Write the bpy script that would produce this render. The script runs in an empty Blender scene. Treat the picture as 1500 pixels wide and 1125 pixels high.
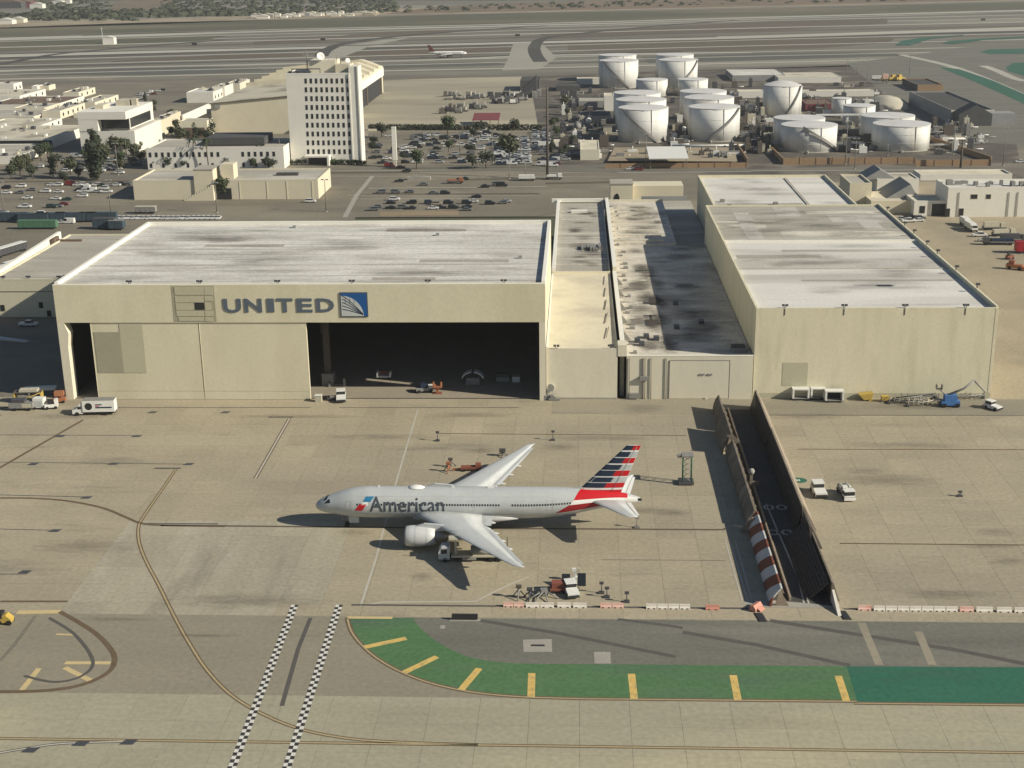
import bpy, bmesh, math, random
from mathutils import Vector, Matrix, noise

SC = bpy.context.scene
COL = SC.collection
rng = random.Random(7)

# ------------------------------------------------------------------ camera, sky, sun, exposure
CAM_F, CAM_PITCH, CAM_YAW, CAM_ROLL, CAM_H = 1969.95, math.radians(18.1133), math.radians(-2.8880), math.radians(-0.8459), 108.993

def camera_axes():
    cp, sp, cy, sy = math.cos(CAM_PITCH), math.sin(CAM_PITCH), math.cos(CAM_YAW), math.sin(CAM_YAW)
    w = Vector((sy*cp, cy*cp, -sp)); r = Vector((cy, -sy, 0)); u = r.cross(w)
    c, s = math.cos(CAM_ROLL), math.sin(CAM_ROLL)
    return r*c+u*s, u*c-r*s, w
AX_R, AX_U, AX_W = camera_axes()
cd = bpy.data.cameras.new('camera'); cam = bpy.data.objects.new('camera', cd); COL.objects.link(cam)
cd.sensor_width = 36; cd.lens = CAM_F/1500*36; cd.clip_start = 1; cd.clip_end = 20000
cam.matrix_world = Matrix(((AX_R.x, AX_U.x, -AX_W.x, 0), (AX_R.y, AX_U.y, -AX_W.y, 0), (AX_R.z, AX_U.z, -AX_W.z, CAM_H), (0, 0, 0, 1)))
SC.camera = cam

SUN_EL, SUN_AZ = math.radians(29.5), math.radians(17)      # azimuth: how far the sun stands in front of the +X axis
to_sun = Vector((math.cos(SUN_EL)*math.cos(SUN_AZ), -math.cos(SUN_EL)*math.sin(SUN_AZ), math.sin(SUN_EL)))
world = bpy.data.worlds.new('World'); SC.world = world; world.use_nodes = True
wn = world.node_tree.nodes; wl = world.node_tree.links
sky = wn.new('ShaderNodeTexSky'); sky.sky_type = 'NISHITA'; sky.sun_disc = False
sky.sun_elevation = SUN_EL; sky.sun_rotation = math.atan2(to_sun.x, to_sun.y); sky.altitude = 100; sky.dust_density = 0.6; sky.ozone_density = 2.0
wl.new(sky.outputs[0], wn['Background'].inputs[0]); wn['Background'].inputs[1].default_value = 0.055
sd = bpy.data.lights.new('sun', 'SUN'); sd.energy = 4.9; sd.angle = math.radians(0.5); sd.color = (1.0, 0.935, 0.79)
sun = bpy.data.objects.new('sun', sd); COL.objects.link(sun)
sun.rotation_euler = to_sun.to_track_quat('Z', 'Y').to_euler(); sun.location = (300, -100, 300)
SC.view_settings.view_transform = 'Standard'; SC.view_settings.look = 'None'
SC.view_settings.exposure = 0.28; SC.view_settings.gamma = 1.0; SC.view_settings.use_curve_mapping = False

# survey helpers: where a sight line of the survey photograph meets a height, or a distance, in the place
def G(px, py, z=0.0):
    d = AX_R*((px-750)/CAM_F)+AX_U*((562.5-py)/CAM_F)+AX_W
    return d*((z-CAM_H)/d.z)+Vector((0, 0, CAM_H))
def atY(px, py, Y):
    d = AX_R*((px-750)/CAM_F)+AX_U*((562.5-py)/CAM_F)+AX_W
    return d*(Y/d.y)+Vector((0, 0, CAM_H))

# ------------------------------------------------------------------ materials
MATS = {}
def mat(name, c1, c2=None, scale=0.3, rough=0.85, stretch=(1, 1, 1), fine=0.12, cell=None, cellamt=0.1, objcol=False,
        metal=0.0, bump=0.0, detail=5, contrast=1.0, spec=0.3, c3=None, scale3=0.03, smear=None):
    m = bpy.data.materials.new(name); m.use_nodes = True; MATS[name] = m
    nt = m.node_tree; N = nt.nodes; L = nt.links
    b = N['Principled BSDF']; b.inputs['Roughness'].default_value = rough; b.inputs['Metallic'].default_value = metal
    b.inputs['Specular IOR Level'].default_value = spec
    if c2 is None and not objcol:
        b.inputs['Base Color'].default_value = (*c1, 1); return m
    geo = N.new('ShaderNodeNewGeometry')
    mp = N.new('ShaderNodeVectorMath'); mp.operation = 'MULTIPLY'; mp.inputs[1].default_value = stretch
    L.new(geo.outputs['Position'], mp.inputs[0])
    n1 = N.new('ShaderNodeTexNoise'); n1.inputs['Scale'].default_value = scale; n1.inputs['Detail'].default_value = detail
    n1.inputs['Roughness'].default_value = 0.62
    L.new(mp.outputs[0], n1.inputs['Vector'])
    rmp = N.new('ShaderNodeMapRange'); rmp.inputs[1].default_value = 0.5-0.22/contrast; rmp.inputs[2].default_value = 0.5+0.22/contrast
    L.new(n1.outputs['Fac'], rmp.inputs[0])
    mx = N.new('ShaderNodeMix'); mx.data_type = 'RGBA'
    if objcol:
        oi = N.new('ShaderNodeObjectInfo'); L.new(oi.outputs['Color'], mx.inputs['A'])
        dk = N.new('ShaderNodeMix'); dk.data_type = 'RGBA'; dk.blend_type = 'MULTIPLY'; dk.inputs['Factor'].default_value = 1
        L.new(oi.outputs['Color'], dk.inputs['A']); dk.inputs['B'].default_value = (0.78, 0.76, 0.73, 1)
        L.new(dk.outputs['Result'], mx.inputs['B'])
    else:
        mx.inputs['A'].default_value = (*c1, 1); mx.inputs['B'].default_value = (*c2, 1)
    L.new(rmp.outputs[0], mx.inputs['Factor'])
    out = mx.outputs['Result']
    if c3 is not None:
        n3 = N.new('ShaderNodeTexNoise'); n3.inputs['Scale'].default_value = scale3; n3.inputs['Detail'].default_value = 4
        L.new(mp.outputs[0], n3.inputs['Vector'])
        r3 = N.new('ShaderNodeMapRange'); r3.inputs[1].default_value = 0.5; r3.inputs[2].default_value = 0.68
        L.new(n3.outputs['Fac'], r3.inputs[0])
        m3 = N.new('ShaderNodeMix'); m3.data_type = 'RGBA'; m3.inputs['B'].default_value = (*c3, 1)
        L.new(r3.outputs[0], m3.inputs['Factor']); L.new(out, m3.inputs['A']); out = m3.outputs['Result']
    if smear:
        sv = N.new('ShaderNodeVectorMath'); sv.operation = 'MULTIPLY'; sv.inputs[1].default_value = smear[1]; L.new(geo.outputs['Position'], sv.inputs[0])
        n4 = N.new('ShaderNodeTexNoise'); n4.inputs['Scale'].default_value = 1.0; n4.inputs['Detail'].default_value = 6; n4.inputs['Roughness'].default_value = 0.65
        L.new(sv.outputs[0], n4.inputs['Vector'])
        r4 = N.new('ShaderNodeMapRange'); r4.inputs[1].default_value = smear[2]; r4.inputs[2].default_value = smear[3]; r4.inputs[4].default_value = smear[4]
        L.new(n4.outputs['Fac'], r4.inputs[0])
        m4 = N.new('ShaderNodeMix'); m4.data_type = 'RGBA'; m4.inputs['B'].default_value = (*smear[0], 1)
        L.new(r4.outputs[0], m4.inputs['Factor']); L.new(out, m4.inputs['A']); out = m4.outputs['Result']
    if cell:
        of = N.new('ShaderNodeVectorMath'); of.operation = 'SUBTRACT'; of.inputs[1].default_value = cell[0]
        L.new(geo.outputs['Position'], of.inputs[0])
        dv = N.new('ShaderNodeVectorMath'); dv.operation = 'DIVIDE'; dv.inputs[1].default_value = cell[1]
        L.new(of.outputs[0], dv.inputs[0])
        fl = N.new('ShaderNodeVectorMath'); fl.operation = 'FLOOR'; L.new(dv.outputs[0], fl.inputs[0])
        wnz = N.new('ShaderNodeTexWhiteNoise'); L.new(fl.outputs[0], wnz.inputs['Vector'])
        cr = N.new('ShaderNodeMapRange'); cr.inputs[3].default_value = 1-cellamt; cr.inputs[4].default_value = 1+cellamt
        L.new(wnz.outputs['Value'], cr.inputs[0])
        cm = N.new('ShaderNodeVectorMath'); cm.operation = 'SCALE'; L.new(out, cm.inputs[0]); L.new(cr.outputs[0], cm.inputs['Scale'])
        out = cm.outputs[0]
    if fine > 0:
        n2 = N.new('ShaderNodeTexNoise'); n2.inputs['Scale'].default_value = max(scale*7, 1.2); n2.inputs['Detail'].default_value = 3
        L.new(geo.outputs['Position'], n2.inputs['Vector'])
        fr = N.new('ShaderNodeMapRange'); fr.inputs[1].default_value = 0.25; fr.inputs[2].default_value = 0.75
        fr.inputs[3].default_value = 1-fine; fr.inputs[4].default_value = 1+fine
        L.new(n2.outputs['Fac'], fr.inputs[0])
        fm = N.new('ShaderNodeVectorMath'); fm.operation = 'SCALE'; L.new(out, fm.inputs[0]); L.new(fr.outputs[0], fm.inputs['Scale'])
        out = fm.outputs[0]
    L.new(out, b.inputs['Base Color'])
    if bump > 0:
        bp = N.new('ShaderNodeBump'); bp.inputs['Strength'].default_value = bump; bp.inputs['Distance'].default_value = 0.2
        L.new(n1.outputs['Fac'], bp.inputs['Height']); L.new(bp.outputs[0], b.inputs['Normal'])
    return m

AP0 = (-142.0, 209.3, -50.0)
mat('apron_tan', (0.39, 0.336, 0.235), (0.33, 0.287, 0.203), 0.05, cell=(AP0, (7.5, 7.05, 200)), cellamt=0.055, fine=0.13, c3=(0.315, 0.275, 0.20), scale3=0.02, contrast=1.3, stretch=(0.6, 1.3, 1), smear=((0.15, 0.135, 0.105), (0.022, 0.11, 1), 0.60, 0.78, 0.75))
mat('apron_grey', (0.385, 0.345, 0.255), (0.33, 0.295, 0.22), 0.06, cell=(AP0, (7.5, 14.1, 200)), cellamt=0.08, fine=0.14, c3=(0.44, 0.40, 0.31), scale3=0.04, stretch=(1.6, 0.5, 1), smear=((0.24, 0.215, 0.165), (0.12, 0.02, 1), 0.56, 0.72, 0.8))
mat('taxi_concrete', (0.36, 0.33, 0.24), (0.32, 0.295, 0.212), 0.06, cell=(AP0, (7.5, 7.5, 200)), cellamt=0.025, fine=0.12, c3=(0.41, 0.365, 0.25), scale3=0.03, stretch=(0.5, 1.6, 1), smear=((0.26, 0.235, 0.165), (0.015, 0.09, 1), 0.55, 0.75, 0.6))
mat('joint_dark', (0.21, 0.18, 0.125), (0.25, 0.215, 0.155), 0.5)
mat('shoulder_asphalt', (0.275, 0.245, 0.18), (0.24, 0.215, 0.16), 0.06, fine=0.12, c3=(0.31, 0.275, 0.20), scale3=0.02, stretch=(0.5, 1.5, 1), smear=((0.19, 0.175, 0.135), (0.015, 0.08, 1), 0.55, 0.75, 0.6))
mat('grey_asphalt', (0.175, 0.168, 0.138), (0.14, 0.135, 0.112), 0.08, fine=0.14, c3=(0.20, 0.19, 0.155), scale3=0.05, stretch=(0.4, 2.0, 1), smear=((0.115, 0.11, 0.094), (0.02, 0.12, 1), 0.52, 0.75, 0.7))
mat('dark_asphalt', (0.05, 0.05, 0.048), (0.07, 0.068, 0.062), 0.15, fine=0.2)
mat('tar', (0.085, 0.08, 0.072), (0.11, 0.10, 0.09), 0.4)
mat('green_paint', (0.068, 0.155, 0.062), (0.095, 0.18, 0.082), 0.12, fine=0.18, c3=(0.075, 0.135, 0.08), scale3=0.06, stretch=(0.5, 1.5, 1), smear=((0.12, 0.135, 0.085), (0.05, 0.2, 1), 0.56, 0.72, 0.6))
mat('teal_paint', (0.024, 0.12, 0.075), (0.036, 0.14, 0.088), 0.12, fine=0.16, c3=(0.03, 0.10, 0.068), scale3=0.06, stretch=(0.5, 1.5, 1), smear=((0.06, 0.10, 0.07), (0.03, 0.15, 1), 0.56, 0.72, 0.6))
mat('yellow_paint', (0.58, 0.39, 0.10), (0.66, 0.47, 0.17), 0.7, fine=0.18, c3=(0.42, 0.31, 0.13), scale3=0.8)
mat('roof_mid', (0.53, 0.50, 0.44), (0.44, 0.415, 0.365), 0.12, fine=0.14, c3=(0.36, 0.335, 0.29), scale3=0.1, detail=9)
mat('tail_maroon', (0.11, 0.03, 0.03))
mat('pale_yellow_paint', (0.60, 0.46, 0.22), (0.50, 0.40, 0.22), 0.8, fine=0.15)
mat('line_yellow', (0.44, 0.36, 0.20), (0.34, 0.28, 0.17), 0.6, fine=0.2)
mat('line_border', (0.12, 0.085, 0.05), (0.16, 0.115, 0.07), 0.6, fine=0.2)
mat('line_white', (0.52, 0.49, 0.42), (0.40, 0.37, 0.31), 0.6, fine=0.2)
mat('paint_white', (0.68, 0.66, 0.60), (0.58, 0.56, 0.50), 0.9, fine=0.12)
mat('paint_black', (0.03, 0.03, 0.03), (0.05, 0.048, 0.045), 0.9)
mat('concrete_patch', (0.36, 0.34, 0.29), (0.30, 0.28, 0.24), 0.4)
mat('rust_joint', (0.10, 0.055, 0.03), (0.14, 0.085, 0.05), 0.5)
mat('road_asphalt', (0.175, 0.158, 0.125), (0.135, 0.124, 0.10), 0.06, fine=0.16, c3=(0.215, 0.19, 0.15), scale3=0.02, stretch=(0.5, 1.4, 1))
mat('lot_asphalt', (0.205, 0.18, 0.135), (0.165, 0.147, 0.113), 0.05, fine=0.18, c3=(0.245, 0.215, 0.16), scale3=0.02, smear=((0.10, 0.092, 0.075), (0.008, 0.05, 1), 0.54, 0.74, 0.75))
mat('lot_tan', (0.35, 0.31, 0.225), (0.29, 0.26, 0.195), 0.02, fine=0.12, c3=(0.41, 0.365, 0.265), scale3=0.012, stretch=(0.5, 1.5, 1), smear=((0.20, 0.18, 0.135), (0.006, 0.035, 1), 0.53, 0.72, 0.75))
mat('tank_yard', (0.125, 0.11, 0.088), (0.075, 0.068, 0.057), 0.06, fine=0.25, c3=(0.21, 0.18, 0.14), scale3=0.04)  # dark ground, lowered further so the colour carries the yard's shadows
mat('yard_tan', (0.39, 0.33, 0.225), (0.325, 0.275, 0.19), 0.04, fine=0.14, c3=(0.28, 0.24, 0.17), scale3=0.03)
mat('airfield', (0.185, 0.172, 0.138), (0.145, 0.136, 0.11), 0.006, fine=0.08, c3=(0.28, 0.26, 0.205), scale3=0.006, stretch=(0.25, 1, 1), smear=((0.11, 0.10, 0.075), (0.0012, 0.012, 1), 0.52, 0.68, 0.8))
mat('airfield_pale', (0.45, 0.43, 0.36), (0.36, 0.34, 0.285), 0.01, fine=0.08, stretch=(0.3, 1, 1))
mat('airfield_mid', (0.34, 0.325, 0.268), (0.285, 0.27, 0.225), 0.01, fine=0.1, stretch=(0.3, 1, 1))
mat('teal_far', (0.03, 0.105, 0.072), (0.04, 0.12, 0.082), 0.03, fine=0.15)
mat('infield_brown', (0.135, 0.108, 0.078), (0.105, 0.088, 0.064), 0.01, fine=0.15, c3=(0.12, 0.11, 0.075), scale3=0.006, stretch=(0.3, 1, 1))
mat('infield_green', (0.105, 0.10, 0.062), (0.085, 0.085, 0.053), 0.01, fine=0.15, c3=(0.165, 0.14, 0.09), scale3=0.006, stretch=(0.3, 1, 1))
mat('infield_grey', (0.115, 0.114, 0.097), (0.095, 0.095, 0.08), 0.01, fine=0.1, stretch=(0.3, 1, 1))
mat('airfield_dark', (0.055, 0.052, 0.045), (0.08, 0.075, 0.064), 0.01, fine=0.1, stretch=(0.3, 1, 1))
mat('sand', (0.36, 0.30, 0.21), (0.29, 0.24, 0.17), 0.01, fine=0.15, c3=(0.24, 0.19, 0.13), scale3=0.02)
mat('dune', (0.21, 0.15, 0.098), (0.16, 0.118, 0.08), 0.015, fine=0.2, c3=(0.11, 0.10, 0.06), scale3=0.012)
mat('scrub_soil', (0.10, 0.10, 0.06), (0.075, 0.082, 0.048), 0.012, fine=0.25, c3=(0.17, 0.13, 0.085), scale3=0.008)

mat('hangar_tan', (0.66, 0.605, 0.445), (0.61, 0.56, 0.41), 0.12, fine=0.05, stretch=(1.5, 1.5, 0.4), c3=(0.58, 0.53, 0.37), scale3=0.06)
mat('hangar_tan_dark', (0.36, 0.33, 0.235), (0.325, 0.30, 0.215), 0.2, fine=0.05)
mat('hangar_patch', (0.48, 0.445, 0.32), (0.45, 0.42, 0.30), 0.2, fine=0.05)
mat('hangar_right', (0.695, 0.64, 0.465), (0.64, 0.59, 0.425), 0.25, fine=0.06, stretch=(1.6, 1.6, 0.3), c3=(0.60, 0.55, 0.395), scale3=0.22)
mat('cream_wall', (0.68, 0.63, 0.49), (0.63, 0.58, 0.455), 0.3, fine=0.05, stretch=(1.5, 1.5, 0.4))
mat('cream_roof', (0.66, 0.60, 0.45), (0.58, 0.53, 0.40), 0.15, fine=0.07, c3=(0.50, 0.45, 0.35), scale3=0.08)
mat('roof_white', (0.70, 0.68, 0.62), (0.50, 0.48, 0.43), 0.07, fine=0.16, stretch=(0.45, 1.1, 1), c3=(0.42, 0.395, 0.35), scale3=0.09, contrast=1.1, detail=10, smear=((0.27, 0.25, 0.215), (0.018, 0.25, 1), 0.54, 0.72, 0.8))
mat('roof_white_clean', (0.71, 0.68, 0.615), (0.58, 0.555, 0.505), 0.08, fine=0.10, stretch=(0.25, 1.6, 1), c3=(0.48, 0.45, 0.40), scale3=0.05, detail=8, smear=((0.30, 0.275, 0.235), (0.02, 0.22, 1), 0.60, 0.78, 0.7))
mat('roof_grey', (0.42, 0.39, 0.325), (0.33, 0.305, 0.26), 0.08, fine=0.14, stretch=(0.35, 1.5, 1), c3=(0.52, 0.49, 0.42), scale3=0.06, detail=8, smear=((0.22, 0.20, 0.165), (0.03, 0.2, 1), 0.56, 0.74, 0.7))
mat('roof_stained', (0.68, 0.63, 0.53), (0.47, 0.43, 0.36), 0.10, fine=0.16, stretch=(0.6, 1.0, 1), c3=(0.30, 0.27, 0.22), scale3=0.09, contrast=1.4, detail=9, smear=((0.16, 0.145, 0.12), (0.05, 0.16, 1), 0.57, 0.68, 0.8))
mat('roof_tan', (0.58, 0.53, 0.41), (0.50, 0.455, 0.355), 0.06, fine=0.1, c3=(0.30, 0.27, 0.21), scale3=0.05)
mat('verge_earth', (0.30, 0.225, 0.14), (0.24, 0.185, 0.12), 0.05, fine=0.2)
mat('roof_dark', (0.055, 0.055, 0.055), (0.085, 0.082, 0.075), 0.15, fine=0.15)
mat('roof_brown', (0.18, 0.13, 0.09), (0.14, 0.10, 0.075), 0.1, fine=0.15)
mat('white_wall', (0.74, 0.71, 0.63), (0.69, 0.66, 0.58), 0.15, fine=0.04)
mat('bright_trim', (0.80, 0.77, 0.68), (0.75, 0.72, 0.63), 0.3, fine=0.04)
mat('beige_wall', (0.655, 0.59, 0.44), (0.61, 0.55, 0.41), 0.15, fine=0.05)
mat('grey_wall', (0.30, 0.30, 0.285), (0.26, 0.26, 0.25), 0.2, fine=0.08)
mat('dark_wall', (0.085, 0.085, 0.085), (0.065, 0.066, 0.068), 0.2, fine=0.1)
mat('brown_wall', (0.34, 0.225, 0.13), (0.285, 0.19, 0.115), 0.1, fine=0.1)
mat('tank_white', (0.71, 0.70, 0.66), (0.63, 0.62, 0.575), 0.16, fine=0.05, stretch=(1, 1, 0.12), rough=0.6, c3=(0.52, 0.49, 0.43), scale3=0.10)
mat('tank_roof', (0.62, 0.61, 0.585), (0.52, 0.51, 0.49), 0.12, fine=0.08)
mat('stair_grey', (0.25, 0.24, 0.22))
mat('glass_dark', (0.02, 0.023, 0.026), rough=0.25, spec=0.5)
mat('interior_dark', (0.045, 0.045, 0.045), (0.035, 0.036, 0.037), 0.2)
mat('interior_floor', (0.33, 0.285, 0.215), (0.27, 0.235, 0.18), 0.1, fine=0.1)
mat('steel_brown', (0.12, 0.10, 0.08), (0.09, 0.078, 0.065), 0.3)
mat('sign_blue', (0.10, 0.125, 0.155), (0.085, 0.108, 0.135), 0.8, fine=0.05)
mat('emblem_blue', (0.012, 0.085, 0.26), rough=0.5)
mat('emblem_grey', (0.52, 0.54, 0.52), (0.46, 0.48, 0.46), 0.8, rough=0.6)
mat('emblem_edge', (0.06, 0.08, 0.10), rough=0.6)
mat('plane_silver', (0.485, 0.50, 0.49), (0.435, 0.45, 0.44), 0.25, fine=0.04, rough=0.38, spec=0.5, smear=((0.36, 0.36, 0.345), (0.25, 0.05, 0.5), 0.55, 0.75, 0.5))
mat('plane_wing', (0.50, 0.515, 0.51), (0.44, 0.455, 0.45), 0.3, fine=0.05, rough=0.5, smear=((0.36, 0.36, 0.35), (0.5, 0.12, 0.5), 0.56, 0.75, 0.5))
mat('plane_white', (0.76, 0.75, 0.71), rough=0.45)
mat('nacelle_grey', (0.56, 0.565, 0.555), (0.50, 0.505, 0.495), 0.4, fine=0.04, rough=0.4, spec=0.5)
mat('slat_dark', (0.055, 0.05, 0.044), (0.038, 0.035, 0.032), 0.6, fine=0.2)
mat('plane_belly', (0.44, 0.44, 0.43), (0.40, 0.40, 0.39), 0.4, rough=0.5)
mat('livery_navy', (0.02, 0.033, 0.062), rough=0.45)
mat('livery_blue', (0.03, 0.18, 0.33), rough=0.45)
mat('livery_red', (0.52, 0.012, 0.018), rough=0.45)
mat('livery_dark_red', (0.30, 0.018, 0.022), rough=0.45)
mat('livery_text', (0.065, 0.078, 0.092), rough=0.5)
mat('metal_dark', (0.09, 0.09, 0.095), rough=0.45, metal=0.3)
mat('metal_grey', (0.30, 0.30, 0.29), rough=0.5, metal=0.2)
mat('rubber', (0.02, 0.02, 0.02), rough=0.9)
mat('car_paint', (0, 0, 0), objcol=True, scale=0.8, fine=0.0, rough=0.35, spec=0.5)
mat('equip_white', (0.72, 0.71, 0.66), (0.64, 0.63, 0.58), 0.8, fine=0.05, rough=0.6)
mat('equip_red', (0.26, 0.085, 0.055), (0.20, 0.075, 0.05), 0.8, rough=0.6)
mat('equip_orange', (0.38, 0.15, 0.07), (0.30, 0.13, 0.065), 0.8, rough=0.6)
mat('equip_yellow', (0.52, 0.36, 0.07), (0.42, 0.30, 0.08), 0.8, rough=0.6)
mat('equip_blue', (0.06, 0.17, 0.40), (0.05, 0.14, 0.33), 0.8, rough=0.6)
mat('equip_green', (0.09, 0.19, 0.11), (0.07, 0.15, 0.09), 0.8, rough=0.6)
mat('equip_grey', (0.27, 0.26, 0.24), (0.20, 0.195, 0.18), 0.8, rough=0.6)
mat('equip_beige', (0.50, 0.46, 0.35), (0.43, 0.40, 0.31), 0.8, rough=0.6)
mat('equip_black', (0.03, 0.03, 0.032), rough=0.7)
mat('barrier_pink', (0.66, 0.34, 0.27), (0.66, 0.50, 0.42), 0.5, fine=0.1, rough=0.6)
mat('barrier_white', (0.70, 0.66, 0.58), (0.62, 0.56, 0.48), 0.6, fine=0.1, rough=0.6)
mat('barrier_red', (0.58, 0.25, 0.18), (0.50, 0.24, 0.18), 0.6, fine=0.1, rough=0.6)
mat('fence_rust', (0.20, 0.165, 0.125), (0.14, 0.115, 0.09), 0.3, fine=0.2, c3=(0.24, 0.21, 0.17), scale3=0.2)
mat('fence_tan', (0.34, 0.28, 0.21), (0.27, 0.22, 0.165), 0.25, fine=0.18, c3=(0.20, 0.15, 0.11), scale3=0.15)
mat('fence_red', (0.24, 0.08, 0.045), (0.18, 0.065, 0.04), 0.5, fine=0.12)
mat('fence_white', (0.60, 0.59, 0.56), (0.52, 0.51, 0.48), 0.5, fine=0.12)
mat('maroon', (0.20, 0.055, 0.06), (0.16, 0.05, 0.055), 0.3)
mat('container_blue', (0.05, 0.075, 0.092), (0.04, 0.06, 0.078), 0.4)
mat('scrub_leaf', (0.062, 0.070, 0.040), (0.045, 0.052, 0.031), 0.02, fine=0.2)
mat('leaf_a', (0.055, 0.075, 0.03), (0.035, 0.05, 0.022), 0.5, fine=0.3)
mat('leaf_b', (0.04, 0.05, 0.028), (0.026, 0.034, 0.02), 0.5, fine=0.3)
mat('leaf_c', (0.075, 0.082, 0.04), (0.05, 0.055, 0.03), 0.5, fine=0.3)
mat('bark', (0.12, 0.09, 0.065), (0.09, 0.07, 0.05), 1.0)
mat('pole_grey', (0.22, 0.20, 0.17), rough=0.6)
mat('soil', (0.20, 0.16, 0.11), (0.16, 0.13, 0.09), 0.2, fine=0.2)
mat('hedge_row', (0.05, 0.058, 0.035), (0.035, 0.04, 0.027), 0.15, fine=0.3)
M = MATS

def stain_mat(name, strength):
    m = bpy.data.materials.new(name); m.use_nodes = True; MATS[name] = m; nt = m.node_tree; N = nt.nodes; L = nt.links; b = N['Principled BSDF']
    b.inputs['Base Color'].default_value = (0.115, 0.10, 0.078, 1); b.inputs['Roughness'].default_value = 0.8
    tc = N.new('ShaderNodeTexCoord'); mp = N.new('ShaderNodeMapping'); mp.inputs['Location'].default_value = (-1, -1, 0); mp.inputs['Scale'].default_value = (2, 2, 0)
    L.new(tc.outputs['Generated'], mp.inputs['Vector']); ln = N.new('ShaderNodeVectorMath'); ln.operation = 'LENGTH'; L.new(mp.outputs[0], ln.inputs[0])
    geo = N.new('ShaderNodeNewGeometry'); nz = N.new('ShaderNodeTexNoise'); nz.inputs['Scale'].default_value = 0.45; nz.inputs['Detail'].default_value = 7; nz.inputs['Roughness'].default_value = 0.7
    st = N.new('ShaderNodeVectorMath'); st.operation = 'MULTIPLY'; st.inputs[1].default_value = (0.5, 2.2, 1); L.new(geo.outputs['Position'], st.inputs[0]); L.new(st.outputs[0], nz.inputs['Vector'])
    a = N.new('ShaderNodeMath'); a.operation = 'SUBTRACT'; L.new(nz.outputs['Fac'], a.inputs[0])
    f = N.new('ShaderNodeMath'); f.operation = 'MULTIPLY'; f.inputs[1].default_value = 0.42; L.new(ln.outputs['Value'], f.inputs[0]); L.new(f.outputs[0], a.inputs[1])
    r = N.new('ShaderNodeMapRange'); r.inputs[1].default_value = 0.06; r.inputs[2].default_value = 0.50; r.inputs[4].default_value = strength; L.new(a.outputs[0], r.inputs[0]); L.new(r.outputs[0], b.inputs['Alpha'])
stain_mat('stain', 0.24)
stain_mat('roof_dirt', 0.52)
stain_mat('roof_dirt_light', 0.24)

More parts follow.
